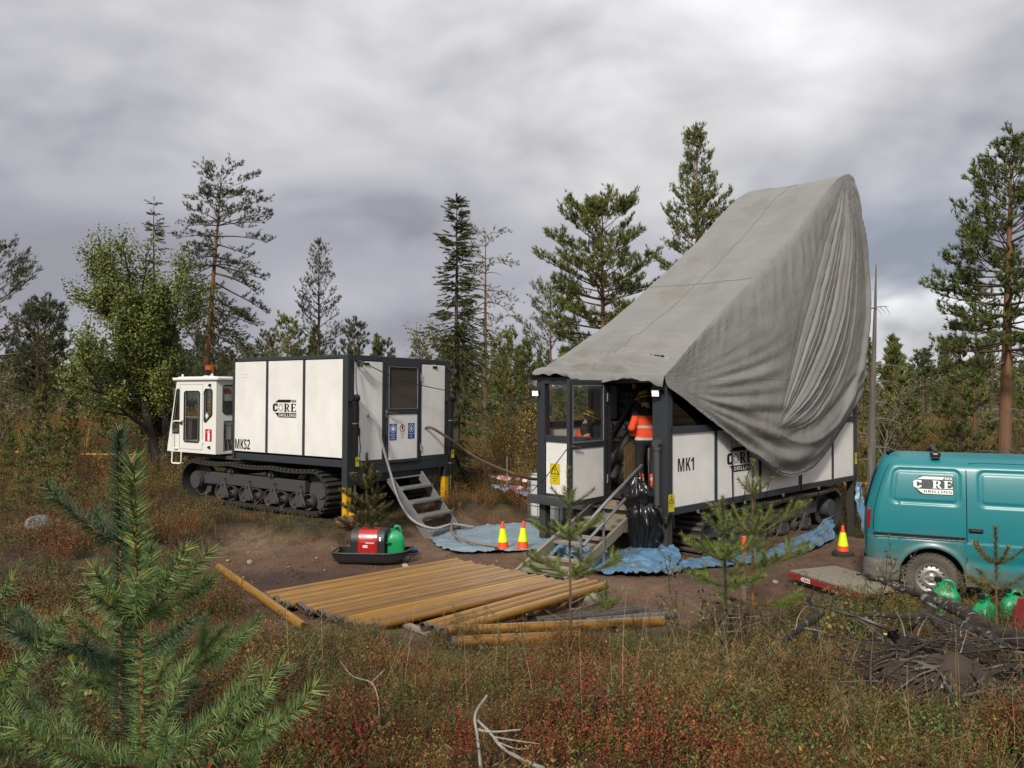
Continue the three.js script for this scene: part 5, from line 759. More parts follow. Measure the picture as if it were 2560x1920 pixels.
// ---------------------------------------------------------------- casing pipes
{
  const mats = [[0.35, 0.170, 0.020], [0.31, 0.145, 0.018], [0.40, 0.205, 0.030], [0.24, 0.122, 0.030], [0.34, 0.178, 0.040]].map((c) => std(c, 0.5, 0, { map: texGrit, bumpMap: texGritBump, bumpScale: 0.0015 })), thread = std([0.10, 0.085, 0.075], 0.6, 0.2);
  const prof = (r, L) => { const g = new THREE.LatheGeometry([[r - 0.008, 0.0], [r, 0.003], [r, L - 0.003], [r - 0.008, L], [r - 0.008, L - 0.5], [r - 0.008, 0.5], [r - 0.008, 0.0]].map(([a, b]) => new THREE.Vector2(a, b)), 16); const uv = g.attributes.uv; for (let i = 0; i < uv.count; i++) uv.setXY(i, uv.getX(i) * 0.5, uv.getY(i) * 1.3); return g.rotateZ(-PI / 2); };
  const col = (r) => new THREE.LatheGeometry([[r - 0.010, -0.055], [r - 0.004, -0.053], [r - 0.004, 0.0], [r - 0.010, 0.0], [r - 0.010, -0.055]].map(([a, b]) => new THREE.Vector2(a, b)), 16).rotateZ(-PI / 2);
  const G = prof(0.047, 3.3), Gc = col(0.047), rp = rng(7);
  const pipe = (x, y, d, turn, m, tilt, label, group, g = G, c = Gc) => { const o = thing('casing_pipe', label, 'pipe', [x, y, -d], turn, group); o.rotation.z = tilt; const b = mesh('pipe_body', g, mats[m], o); b.rotation.x = rp() * 6; mesh('threaded_end', c, thread, o); return o; };
  const ang = Math.atan2(0.663, 0.749), nx = 0.663, nd = -0.749;
  let off = -0.0965;
  for (let i = 0; i < 24; i++) {
    off += 0.094 + 0.012 * rp() * rp() + (i === 9 || i === 17 ? 0.012 : 0); const sh = (rp() - 0.5) * 0.10 + (i % 5 === 3 ? 0.1 : 0) + 0.012 * i, x = -3.40 + nx * off + 0.749 * sh, d = 10.93 + nd * off + 0.663 * sh;
    const base = 0.075;
    pipe(x, base + 0.010 * rp(), d, ang + (rp() - 0.5) * 0.008, Math.floor(rp() * 5), 0, 'ochre casing pipe lying side by side in the big bundle on the ground', 'ochre pipes laid side by side');
  }
  for (const [x, d, s] of [[-2.55, 11.2, 1], [-1.4, 12.1, 1]]) { const b = rbox(0.09, 0.045, 2.75, 0, 0.022, 0, 0.006, 1); const o = single('bearer_plank', b, M.woodGrey, s && x < -2 ? 'grey timber bearer under the dark pipe ends of the big bundle' : 'grey timber bearer under the middle of the big pipe bundle', 'plank', [x + 0.74, H(x + 0.74, d - 0.85) - 0.012, -(d - 0.85)], 0); o.rotation.y = ang + 0.0; }
  const G2 = prof(0.058, 3.05), C2 = col(0.058); const a2 = Math.atan2(2.2, 1.98);
  [[-0.98, 9.18, 0.05], [-0.86, 9.08, 0.06], [-0.74, 8.98, 0.05]].forEach(([x, d, y], i) => pipe(x, 0.17 + y * 0.2, d, a2 - 0.04 * 0 - i * 0.004, i % 3, -0.012, 'thicker ochre pipe in the row of three beside the big bundle', 'three thicker ochre pipes', G2, C2));
  const G3 = prof(0.06, 2.75), C3 = col(0.06);
  pipe(-0.80, 0.16, 9.05, Math.atan2(0.8, 2.89), 0, -0.035, 'long ochre pipe lying along the front edge of the clearing', null, G3, C3); pipe(-0.60, 0.16, 8.70, Math.atan2(0.36, 1.56), 1, -0.03, 'ochre pipe half buried in the heath', null, prof(0.06, 1.4), C3);
  pipe(-4.52, 0.15, 12.35, -Math.atan2(2.85, 1.95), 2, 0.0, 'single ochre pipe lying across the open ends of the bundle', null, prof(0.055, 3.75), col(0.055));
  const grey = [std([0.115, 0.100, 0.086], 0.85, 0.1, { map: texGrit, bumpMap: texGritBump, bumpScale: 0.002 })];
  for (let i = 0; i < 4; i++) { const o = thing('steel_rod', 'dull grey steel drill rod in the small pile beside the ochre pipes', 'rod', [0.30 + i * 0.09, H(0.9, 10) + 0.012, -(10.05 - i * 0.115)], 0.36 + i * 0.035 * (i % 2 ? 1 : -1), 'grey drill rods'); mesh('rod_body', cylX(0.042, 1.5, 14, 0.75, 0, 0), grey[0], o); mesh('rod_joint', merge([cylX(0.048, 0.12, 14, 0.06, 0, 0), cylX(0.048, 0.12, 14, 1.44, 0, 0)]), M.underDark, o); }
  const lg = thing('steel_rod', 'long bluish grey rod lying behind the front ochre pipe', 'rod', [0.9, H(1.5, 9.75) + 0.06, -9.72], 0.26); mesh('rod_body', cylX(0.042, 1.2, 14, 0.6, 0, 0), std([0.10, 0.10, 0.105], 0.7, 0.2), lg);
  for (const [x, d, L, a, lab] of [[0.20, 10.35, 0.85, 0.5, 'sawn brown timber block beside the grey rods'], [0.72, 10.85, 0.6, 0.15, 'short rust-brown timber offcut behind the ochre pipes']]) single('timber_block', rbox(L, 0.09, 0.10, 0, 0.045, 0, 0.01), std([0.20, 0.105, 0.05], 0.85, 0, { map: texWood }), lab, 'timber', [x, H(x, d), -d], a);
}
// ---------------------------------------------------------------- stones
{
  const stone = (name, x, d, s, c, label, seed, sink = 0.3) => { const g = new THREE.IcosahedronGeometry(1, 3), p = g.attributes.position; for (let i = 0; i < p.count; i++) { const v = V(p.getX(i), p.getY(i), p.getZ(i)), k = 1 + 0.28 * n3(v.x * 1.3 + seed, v.y * 1.3, v.z * 1.3) + 0.10 * n3(v.x * 3.5, v.y * 3.5 + seed, v.z * 3.5); p.setXYZ(i, v.x * k * s[0], v.y * k * s[1], v.z * k * s[2]); } const m2 = mergeVertices(g); m2.computeVertexNormals(); return single(name, m2, std(c, 0.9, 0, { bumpMap: texGritBump, bumpScale: 0.004, map: texGrit }), label, 'stone', [x, H(x, d) + s[1] * (1 - sink), -d], seed); };
  stone('stone', 1.08, 10.9, [0.14, 0.085, 0.10], [0.46, 0.41, 0.30], 'pale rounded stone with yellow moss at the pipe ends', 3.1);
  stone('stone', 0.86, 11.0, [0.10, 0.05, 0.07], [0.30, 0.28, 0.25], 'flat grey stone beside the pale mossy one', 7.7);
  stone('stone', -1.75, 13.15, [0.09, 0.03, 0.05], [0.55, 0.52, 0.48], 'flat whitish stone on bare soil in front of the sled', 1.9);
  stone('stone', -4.35, 13.3, [0.065, 0.045, 0.05], [0.42, 0.36, 0.27], 'small tan stone alone on the bare soil', 5.3);
  stone('boulder', -3.20, 15.42, [0.22, 0.11, 0.17], [0.30, 0.15, 0.09], 'reddish brown boulder under the yellow jack foot', 9.4, 0.35);
  stone('stump_rock', -8.55, 14.5, [0.30, 0.15, 0.22], [0.30, 0.32, 0.33], 'weathered grey rock in the heath near small pines', 2.2, 0.1);
  const rp = rng(99);
  for (let i = 0; i < 70; i++) { let x, d, t = 0; do { x = -5.5 + rp() * 12; d = 9.8 + rp() * 6.5; } while (bare(x, d) < 0.8 && ++t < 40); const s = 0.008 + 0.03 * rp() ** 3; stone('pebble', x, d, [s * 1.4, s, s * 1.2], [0.34, 0.29, 0.23].map((v) => v * (0.6 + 0.8 * rp())), 'small loose pebble scattered on the bare soil', i * 1.37).userData.group = 'pebbles on the bare soil'; }
}
// ---------------------------------------------------------------- blue plastic sheets
const dirtA = tileFbm(611, 5, 5), texDirty = dataTex(512, 512, (u, v, c) => { const k = 0.92 + 0.2 * (gritF(u, v) - 0.5), m = sst(0.50, 0.66, dirtA(u, v)) * 0.75 + 0.25 * sst(0.5, 0.62, gritN(u, v)); c[0] = lerp(k, 0.98, m * 0.5); c[1] = lerp(k, 0.62, m); c[2] = lerp(k, 0.40, m); }); texDirty.repeat.set(0.7, 0.7);
const sheetBlue = phys([0.090, 0.190, 0.320], 0.36, { map: texDirty, side: THREE.DoubleSide, bumpMap: texCloth, bumpScale: 0.012 }), sheetPale = std([0.205, 0.275, 0.33], 0.5, 0, { side: THREE.DoubleSide, map: texStain, bumpMap: texCloth, bumpScale: 0.012 });
function sheet(name, rows, nu, nv, rough, mat, label, seed, lift = 0.02) {   // rows: lists of [x, d, height above ground] across the sheet
  const at2 = (r, u) => { const k = u * (r.length - 1), i = Math.min(r.length - 2, Math.floor(k)), t = k - i; return r[i].map((a, j) => lerp(a, r[i + 1][j], t * t * (3 - 2 * t) * 0.5 + t * 0.5)); };
  const g = gridSurface(nu, nv, (u, v) => { const k = v * (rows.length - 1), i = Math.min(rows.length - 2, Math.floor(k)), t = k - i, a = at2(rows[i], u), b = at2(rows[i + 1], u), p = a.map((q, j) => lerp(q, b[j], t)); const x = p[0] + 0.05 * n3(u * 9, v * 9, seed), d = p[1] + 0.05 * n3(u * 9, v * 9, seed + 5); const rg = (a) => (1 - Math.min(1, Math.abs(a) * 2.9)) ** 4, wx = x + 0.3 * n3(x * 1.3, d * 1.3, 2), wd = d + 0.3 * n3(x * 1.3, d * 1.3, 6), f = rough * (0.55 * rg(n3(wx * 1.9, wd * 1.9, seed)) + 0.4 * rg(n3(wx * 4.3 + 3, wd * 2.6, seed + 2)) + 0.2 * rg(n3(wx * 8, wd * 8, seed + 4)) + 0.3 * Math.abs(n3(x * 1.2, d * 1.2, seed + 7))); return [x, H(x, d) + lift + p[2] + f, -d, x, d]; });
  return single(name, thicken(g, 0.004), mat, label, 'plastic sheet');
}
sheet('plastic_sheet', [[[-1.75, 16.4, 0], [-0.6, 16.9, 0], [0.7, 16.9, 0.05]], [[-1.5, 15.4, 0], [-0.5, 15.6, 0], [0.85, 15.6, 0.03]], [[-1.25, 14.5, 0], [-0.4, 14.6, 0], [0.9, 14.5, 0]], [[-0.95, 14.0, 0.02], [-0.4, 14.05, 0.02], [0.55, 14.1, 0]]], 60, 60, 0.05, sheetPale, 'dusty pale blue sheet spread on the ground between the two machines', 1.3);
sheet('plastic_sheet', [[[0.9, 14.2, 0.15], [1.3, 14.0, 0.1], [1.7, 13.6, 0.05]], [[0.6, 13.6, 0.02], [1.1, 13.3, 0.02], [1.7, 13.0, 0.02]]], 40, 30, 0.16, sheetBlue, 'crumpled bright blue sheet under the head of the wooden steps', 4.2);
sheet('plastic_sheet', [[[1.5, 13.5, 0.02], [2.25, 13.7, 0.30], [2.8, 13.5, 0.15]], [[1.25, 13.0, 0.02], [2.0, 13.0, 0.16], [2.75, 13.05, 0.10]], [[1.15, 12.6, 0], [1.9, 12.45, 0.05], [2.6, 12.6, 0.05]], [[1.2, 12.4, 0], [1.85, 12.2, 0.01], [2.45, 12.35, 0.01]]], 64, 50, 0.11, sheetBlue, 'rumpled blue sheet heaped at the foot of the cabin post below the bin bag', 7.9);
sheet('plastic_sheet', [[[2.6, 12.98, 0.06], [3.7, 13.6, 0.06], [4.8, 14.7, 0.10], [5.8, 15.6, 0.2], [6.8, 16.9, 0.4]], [[2.6, 12.78, 0.04], [3.7, 13.3, 0.05], [4.75, 14.3, 0.06], [5.7, 15.25, 0.08], [6.6, 16.45, 0.2]], [[2.62, 12.55, 0], [3.7, 13.0, 0], [4.75, 13.95, 0], [5.6, 14.85, 0], [6.4, 15.9, 0]]], 130, 24, 0.09, sheetBlue, 'long blue sheet strip laid along the muddy crawler track', 12.4);
{ // the strip's end tied up on the rear leg
  const a = [[7.62, 0.66, 0.02], [7.45, -0.1, 0.25], [7.1, -0.42, 0.7]], g = gridSurface(26, 30, (u, v) => { const p = knots([[0, 7.55, 0.72, 0.06], [0.35, 7.50, 0.35, 0.12], [0.7, 7.30, -0.02, 0.35], [1, 6.6, -0.30, 0.75]], v), w = lerp(0.10, 0.75, v ** 1.2); return [p[0] + (u - 0.5) * w + 0.04 * Math.sin(u * 14 + v * 3), p[1] + 0.05 * n3(u * 4, v * 5, 2) + 0.10 * (0.5 - u) * v, p[2] + 0.06 * Math.sin(u * 11 + v * 6) + 0.05 * n3(u * 6, v * 6, 7), u, v]; });
  single('plastic_sheet', thicken(g, 0.004), sheetBlue, 'blue sheet corner tied high on the rear leg of the drill rig', 'plastic sheet', RIGP, RIGT);
}
sheet('plastic_sheet', [[[-0.55, 20.6, 0.05], [0.2, 20.7, 0.05], [0.9, 20.7, 0]], [[-0.45, 19.6, 0.1], [0.2, 19.6, 0.1], [0.9, 19.6, 0]]], 30, 24, 0.16, std([0.24, 0.33, 0.50], 0.5, 0, { side: THREE.DoubleSide }), 'faded blue sheet lying in the heath behind the cage tank', 3.3);
// ---------------------------------------------------------------- caged water tank beside the rig
{
  const o = thing('water_tank', 'white plastic water tank in a steel cage beside the drill cabin', 'tank', toRig(0.95, H(0.5, 16.6), -3.2), RIGT);
  mesh('tank_body', rbox(1.12, 0.95, 0.96, 0.56, 0.62, -0.5, 0.08, 4), phys([0.52, 0.53, 0.51], 0.45), o); mesh('pallet', merge([rbox(1.2, 0.03, 1.0, 0.56, 0.115, -0.5, 0.01, 1), ...[0.08, 0.56, 1.04].map((x) => rbox(0.1, 0.10, 1.0, x, 0.05, -0.5, 0.01, 1))]), M.galv, o);
  for (const y of [0.2, 0.42, 0.64, 0.86, 1.08]) mesh('cage_bar', tube([[0, 0], [1.12, 0], [1.12, -1], [0, -1], [0, 0]].map(([x, z]) => V(x, y, z)), 0.010, 6, false), M.galv, o);
  for (let k = 0; k < 7; k++) for (const z of [0.012, -1.012]) mesh('cage_bar', cyl(0.009, 0.009, 0.95, 6, 0.02 + k * 0.18, 0.63, z), M.galv, o);
  for (let k = 0; k < 5; k++) for (const x of [-0.012, 1.132]) mesh('cage_bar', cyl(0.009, 0.009, 0.95, 6, x, 0.63, -0.1 - k * 0.2), M.galv, o);
  mesh('tank_lid', cyl(0.11, 0.11, 0.05, 20, 0.56, 1.115, -0.5), M.black, o);
}
// cable between the machines
single('power_cable', tube(curve([toMKS(0.28, 3.44, 0.12), toMKS(1.2, 3.13, 0.18), toMKS(2.3, 2.92, 0.25), toMKS(3.2, 2.80, 0.4), [0.0, 2.68, -15.6], toRig(-0.1, 2.72, -3.12)], 60), 0.010, 6), M.black, 'thin black cable slung from the carrier to the drill cabin lamp', 'cable');
// ---------------------------------------------------------------- stake, deck trailer, tyre, red bin
{
  const s = thing('survey_stake', 'wooden survey stake with fluorescent orange top between the young pines', 'stake', [3.04, H(3.04, 10.5) - 0.05, -10.5], 0.3); mesh('stake_body', rbox(0.048, 0.86, 0.035, 0, 0.43, 0, 0.004, 1), M.wood, s); mesh('painted_top', rbox(0.049, 0.15, 0.036, 0, 0.93, 0, 0.004, 1), std([0.95, 0.12, 0.05], 0.6), s); mesh('marking_ribbon', gridSurface(6, 8, (u, v) => [0.025 + u * 0.07, 0.90 - v * 0.03 - u * 0.04 * v, 0.02 + 0.012 * Math.sin(v * 6 + u * 3)]), std([0.9, 0.12, 0.05], 0.5), s);
  const tr = thing('deck_trailer', 'low wooden deck with red metal edge and a small white sticker', 'trailer', [4.13, H(4.5, 11.6) + 0.02, -11.9], 0); tr.rotation.y = -Math.atan2(1.6, 0.63);
  const pl = [0, 1, 2, 3, 4]; for (const k of pl) mesh('deck_plank', rbox(1.45, 0.03, 0.165, 0.725, 0.155, -0.085 - k * 0.172, 0.004, 1), M.woodGrey, tr);
  const redm = std([0.26, 0.022, 0.020], 0.55, 0, { map: texStain }); mesh('edge_rail', rbox(1.47, 0.075, 0.03, 0.725, 0.10, 0.02, 0.005, 1), redm, tr); mesh('edge_rail', rbox(0.03, 0.075, 0.86, -0.018, 0.10, -0.43, 0.005, 1), redm, tr);
  decal('core_sticker', printMat(canvasTex(256, 110, (c, w, h) => { c.fillStyle = '#d8d5d2'; c.beginPath(); c.moveTo(0, 55); c.lineTo(40, 5); c.lineTo(250, 5); c.lineTo(250, 105); c.lineTo(40, 105); c.closePath(); c.fill(); c.fillStyle = '#7c1d22'; squeeze(c, 'CORE', 44, 30, 190, 54); })), 0.20, 0.07, 0.36, 0.10, 0.0365, 0, tr);
  mesh('under_skid', rbox(1.2, 0.07, 0.10, 0.7, 0.06, -0.4, 0.01, 1), M.underDark, tr);
  const ty = single('tyre', new THREE.TorusGeometry(0.20, 0.085, 12, 30).rotateX(PI / 2), M.rubber, 'old dark tyre lying beside the wooden deck', 'tyre', [4.10, H(4.1, 10.25) + 0.10, -10.25]); ty.rotation.z = 0.25;
  const rb = thing('red_bin', 'red painted steel bin with sloping edge beside the fuel cans', 'bin', [5.62, H(5.6, 8.5) - 0.02, -8.5], 0.12); const S = new THREE.Shape(); S.moveTo(0, 0); S.lineTo(0.14, 0.52); S.lineTo(0.95, 0.62); S.lineTo(0.85, 0); S.closePath(); mesh('bin_side', new THREE.ExtrudeGeometry(S, { depth: 0.02, bevelEnabled: true, bevelSize: 0.006, bevelThickness: 0.006, bevelSegments: 1 }), redm, rb); mesh('bin_side', new THREE.ExtrudeGeometry(S, { depth: 0.02, bevelEnabled: true, bevelSize: 0.006, bevelThickness: 0.006, bevelSegments: 1 }).translate(0, 0, -0.5), redm, rb); mesh('bin_end', beam(V(0.0, 0.0, -0.25), V(0.14, 0.52, -0.25), 0.5, 0.02), redm, rb); mesh('bin_rim', tube([V(0, 0.0, 0.04), V(0.14, 0.53, 0.04), V(0.95, 0.63, 0.04)], 0.025, 8), redm, rb);
}
// ---------------------------------------------------------------- barrier tapes
function tape(label, a, b, sag, h, n, c1, c2, posts) {
  const t = canvasTex(256, 32, (c, w, hh) => { c.fillStyle = c1; c.fillRect(0, 0, w, hh); c.fillStyle = c2; for (let k = 0; k < 4; k++) { c.beginPath(); c.moveTo(k * 64, hh); c.lineTo(k * 64 + 16, 0); c.lineTo(k * 64 + 44, 0); c.lineTo(k * 64 + 28, hh); c.fill(); } }); t.wrapS = THREE.RepeatWrapping;
  const L = Math.hypot(b[0] - a[0], b[2] - a[2]), o = thing('barrier_tape', label, 'barrier tape');
  mesh('tape_ribbon', gridSurface(n, 1, (u, v) => { const tw = 0.5 * Math.sin(u * 17 + 1); return [lerp(a[0], b[0], u) + 0.01 * tw, lerp(a[1], b[1], u) - sag * 4 * u * (1 - u) + (v - 0.5) * h * (0.75 + 0.25 * Math.cos(u * 23)), lerp(a[2], b[2], u) + (v - 0.5) * h * tw, u * L / 0.9, v]; }), new THREE.MeshStandardMaterial({ map: t, roughness: 0.5, side: THREE.DoubleSide }), o);
  for (const u of posts) { const x = lerp(a[0], b[0], u), z = lerp(a[2], b[2], u), y0 = H(x, -z); mesh('tape_post', cyl(0.018, 0.022, 1.0, 6, x, y0 + 0.45, z), M.woodGrey, o); }
}
tape('faded yellow and red barrier tape strung through the small pines beside the cab', [-19.5, 0.95, -27], [-8.2, 0.95, -24.5], 0.14, 0.05, 60, '#a98a34', '#7a3a24', [0.02, 0.45, 0.98]);
tape('red and white barrier tape strung behind the cage tank', [-0.72, 0.62, -21], [1.2, 0.55, -20.6], 0.04, 0.12, 30, '#d8cfca', '#b3283a', [0.0, 1]);
tape('second red and white tape strung lower behind the cage tank', [-0.2, 0.42, -20.4], [1.3, 0.38, -20.2], 0.03, 0.09, 30, '#d8cfca', '#a81f2c', [0.05, 1]);
tape('thin yellow barrier tape behind the yellow-leaved bushes', [-0.3, 0.55, -26], [2.4, 0.50, -26], 0.03, 0.06, 30, '#c9a02a', '#b08a20', [0, 1]);
tape('yellow and red barrier tape running behind the drill rig and the van', [8.2, 0.30, -21.5], [14.5, 0.6, -23], 0.06, 0.07, 40, '#c9a02a', '#8a2a1c', [0.1, 0.9]);
// ---------------------------------------------------------------- teal van
{
  const VT = -Math.atan2(0.423, 0.906), gy = H(5.8, 11) ;
  const o = thing('van', 'dusty teal panel van with a white logo, roof bar and silver steel wheels', 'van', [5.67, gy, -10.82], VT);
  const wc = 0.335, Ra = 0.40;
  const inset = (y) => knots([[0.2, 0.05], [0.45, 0.012], [0.8, 0.0], [1.0, 0.006], [1.25, 0.025], [1.55, 0.065], [1.80, 0.125], [1.88, 0.17], [1.925, 0.24], [1.95, 0.32]], y)[0];
  const xr = (y) => knots([[0.2, -0.76], [0.5, -0.80], [1.1, -0.80], [1.4, -0.755], [1.75, -0.65], [1.9, -0.57], [1.98, -0.48]], y)[0];
  const xf = (y) => knots([[0.2, 3.75], [0.6, 3.88], [1.0, 3.78], [1.15, 3.62], [1.9, 2.85], [1.98, 2.7]], y)[0];
  const yb = (x) => { for (const c of [0, 2.98]) if (Math.abs(x - c) < Ra) return Math.max(0.27, wc + 0.02 + Math.sqrt(Ra * Ra - (x - c) ** 2)); return 0.27; };
  const rrect = (x, y, x0, x1, y0, y1, r) => { const dx = Math.max(x0 + r - x, 0, x - x1 + r), dy = Math.max(y0 + r - y, 0, y - y1 + r); return r - Math.hypot(dx, dy) - (dx || dy ? 0 : 0) + 0 * x - (dx === 0 && dy === 0 ? -Math.min(x - x0, x1 - x, y - y0, y1 - y) + r - Math.min(x - x0, x1 - x, y - y0, y1 - y) * 0 - r + 0 : 0); };
  const inner = (x, y, x0, x1, y0, y1, r) => { const qx = Math.abs(x - (x0 + x1) / 2) - (x1 - x0) / 2 + r, qy = Math.abs(y - (y0 + y1) / 2) - (y1 - y0) / 2 + r; return -(Math.hypot(Math.max(qx, 0), Math.max(qy, 0)) + Math.min(Math.max(qx, qy), 0) - r); };
  const cols = []; for (let x = -0.80; x < 2.2; x += 0.0165) cols.push(x); for (let x = 2.2; x <= 3.9; x += 0.03) cols.push(x);
  const nU = cols.length - 1, nV = 110;
  const skin = (mirror) => {
    const colr = [];
    const g = gridSurface(nU, nV, (u, v) => {
      const cx = cols[Math.round(u * nU)], y0 = yb(cx), y = lerp(y0, 1.95, v), t = (cx + 0.80) / 4.7, a = xr(y), b = xf(y);
      let x = clamp(cx, a, b), z = -inset(y);
      const er = x - a, ef = b - x; if (er < 0.16) z -= 0.13 * (1 - er / 0.16) ** 2; if (ef < 0.3) z -= 0.22 * (1 - ef / 0.3) ** 2;
      for (const [x0, x1] of [[-0.52, 0.36], [0.54, 1.60]]) {
        const p = inner(x, y, x0 + Math.max(0, (y - 1.4) * 0.10) * (x0 < 0 ? 1 : 0), x1, 1.32, 1.82, 0.10); z -= 0.014 * sst(-0.004, 0.03, p); z += 0.007 * sst(0.055, 0.075, p);
      }
      z += 0.012 * Math.exp(-(((y - 0.90) / 0.012) ** 2)) * 0 + 0.008 * sst(0.86, 0.84, y) * sst(0.60, 0.72, y);                       // shoulder under the rail
      if (x > 0.415 && y < 0.62) z += 0.012 * sst(0.62, 0.50, y) * sst(0.30, 0.4, y);
      const ar = Math.hypot(x, y - wc - 0.02); z += 0.022 * Math.exp(-(((ar - Ra - 0.02) / 0.035) ** 2));                       // arch lip
      const gr = n3(x * 9, y * 9, 2.2) + 0.6 * n3(x * 31, y * 22, 5), dust = clamp(0.75 * sst(0.62, 0.36, y + 0.10 * gr) + 0.85 * sst(0.30, 0.0, ar - Ra) * clamp(0.6 + 0.6 * gr) + 0.5 * sst(-0.25, -0.75, x) * sst(1.0, 0.6, y + 0.15 * gr)) * 0.8;
      colr.push(lerp(0.002, 0.16, dust), lerp(0.172, 0.145, dust), lerp(0.196, 0.115, dust));
      return [x, y, mirror ? -1.69 - z : z, x, y];
    });
    g.setAttribute('color', new THREE.Float32BufferAttribute(colr, 3)); return g;
  };
  const paint = phys([1, 1, 1], 0.42, { vertexColors: true, clearcoat: 0.18, clearcoatRoughness: 0.22, bumpMap: texCloth, bumpScale: 0.0004 }), teal = phys([0.002, 0.172, 0.196], 0.42, { clearcoat: 0.18, clearcoatRoughness: 0.22 });
  mesh('body_side', skin(false), paint, o); mesh('body_side', skin(true), paint, o);
  mesh('roof', gridSurface(40, 24, (u, v) => { const zz = lerp(-0.32, -1.37, v), c = Math.sin(PI * v); const y = 1.95 + 0.035 * c ** 0.6, xa = xr(1.95), xb = xf(1.95); return [lerp(xa + 0.0 + 0.02 * (1 - c), xb, u), y - 0.05 * Math.max(0, 1 - u / 0.04) ** 2, zz]; }), teal, o);
  mesh('rear_door', gridSurface(24, 40, (u, v) => { const y = lerp(0.42, 1.955, v), ins = inset(y) + 0.13, z = lerp(-ins, -1.69 + ins, u); return [xr(y) - 0.045 * Math.sin(PI * u) ** 0.5 + 0.0, y, z]; }), teal, o);
  mesh('rear_window', gridSurface(12, 12, (u, v) => { const y = lerp(1.22, 1.78, v), ins = inset(y) + 0.26, z = lerp(-ins, -1.69 + ins, u); return [xr(y) - 0.06 * Math.sin(PI * lerp(0.13, 0.87, u)) ** 0.5 - 0.004, y, z]; }), M.blackGloss, o);
  mesh('windscreen', gridSurface(12, 12, (u, v) => { const y = lerp(1.15, 1.88, v), ins = inset(y) + 0.2, z = lerp(-ins, -1.69 + ins, u); return [xf(y) + 0.06 * Math.sin(PI * u), y, z]; }), M.blackGloss, o); mesh('bonnet', gridSurface(12, 12, (u, v) => { const y = lerp(0.3, 1.15, v), ins = inset(y) + 0.2, z = lerp(-ins, -1.69 + ins, u); return [xf(y) + 0.06 * Math.sin(PI * u), y, z]; }), teal, o); mesh('front_roof', gridSurface(4, 8, (u, v) => [lerp(xf(1.95) - 0.02, xf(1.88), u), lerp(1.97, 1.88, u), lerp(-0.33, -1.36, v)]), teal, o);
  mesh('cab_window', gridSurface(10, 10, (u, v) => { const y = lerp(1.22, 1.78, v); return [lerp(1.95, lerp(3.35, 2.85, v), u), y, -inset(y) + 0.004]; }), M.blackGloss, o);
  mesh('underbody', merge([rbox(4.3, 0.2, 1.45, 1.5, 0.36, -0.845, 0.03, 1), rbox(4.2, 0.5, 1.1, 1.5, 0.6, -0.845, 0.02, 1)]), std([0.055, 0.050, 0.044], 0.85), o);
  mesh('wheel_housing', merge([-0.30, -1.39].map((z) => new THREE.CylinderGeometry(Ra + 0.015, Ra + 0.015, 0.46, 30, 1, true, 0, 2 * PI).rotateX(PI / 2).translate(0, wc + 0.02, z))), std([0.095, 0.083, 0.068], 0.9), o);
  // door gaps, rail, bumper, lamp
  const strip = (pts, r) => tube(pts, r, 4, false); const onSide = (x, y, e = 0.001) => V(x, y, -inset(y) + e);
  const gapPts = []; for (let y = 0.30; y <= 1.86; y += 0.06) gapPts.push(onSide(0.415, y, 0.0)); gapPts.push(onSide(0.45, 1.895), onSide(0.55, 1.905), onSide(1.60, 1.905));
  mesh('door_gap', strip(gapPts, 0.006), M.black, o);
  const rg = []; for (let y = 0.95; y <= 1.93; y += 0.07) { const e = 0.085; rg.push(V(xr(y) + e, y, -inset(y) - 0.13 * (1 - e / 0.16) ** 2 + 0.001)); } mesh('rear_door_gap', strip(rg, 0.006), M.black, o);
  mesh('door_rail', merge([rbox(1.12, 0.022, 0.018, -0.16, 0.915, 0.004, 0.004, 1), rbox(1.10, 0.010, 0.02, -0.16, 0.890, 0.008, 0.003, 1)]), M.black, o); mesh('rail_chrome', rbox(1.10, 0.010, 0.012, -0.16, 0.875, 0.012, 0.003, 1), M.steel, o);
  const bump = gridSurface(40, 10, (u, v) => { const k = u * 1.9, a = v * PI; const base = k < 0.5 ? [-0.40 - k * 0.6, 0.0] : [-0.70 - 0.14 * Math.sin(Math.min(1, (k - 0.5) / 0.25) * PI / 2), 0.0 - 0.14 * (1 - Math.cos(Math.min(1, (k - 0.5) / 0.25) * PI / 2)) - Math.max(0, k - 0.75) * 1.28]; return [base[0] - 0.02 * Math.sin(a) * (k > 0.6 ? 1 : 0), lerp(0.28, 0.56, v) , base[1] + (k < 0.6 ? 0.018 * Math.sin(a) ** 0.4 : 0), u, v]; });
  mesh('rear_bumper', bump, std([0.17, 0.165, 0.155], 0.75, 0, { map: texGrit }), o);
  mesh('tail_lamp', rbox(0.045, 0.26, 0.12, -0.775, 1.10, -0.135, 0.012), phys([0.30, 0.008, 0.012], 0.15, { clearcoat: 0.6 }), o);
  decal('logo', logoWhite, 0.475, 0.232, 0.02, 1.595, -0.066, 0, o).rotation.x = -0.13;
  const backing = decal('logo_outline', printMat(canvasTex(64, 32, (c, w, h) => { c.fillStyle = '#3a4a4c'; c.beginPath(); c.moveTo(0, 16); c.lineTo(12, 0); c.lineTo(64, 0); c.lineTo(64, 32); c.lineTo(12, 32); c.closePath(); c.fill(); })), 0.50, 0.25, 0.02, 1.595, -0.0695, 0, o); backing.rotation.x = -0.13;
  mesh('door_handle', merge([rbox(0.13, 0.028, 0.03, 0.52, 1.02, 0.012, 0.01), rbox(0.17, 0.06, 0.012, 0.52, 1.02, -0.002, 0.01)]), M.black, o);
  mesh('fuel_flap', rbox(0.20, 0.20, 0.006, 1.95, 0.82, 0.002, 0.003, 1), teal, o);
  mesh('mud_flap', rbox(0.02, 0.26, 0.22, -0.37, 0.22, -0.16, 0.006, 1), M.rubber, o);
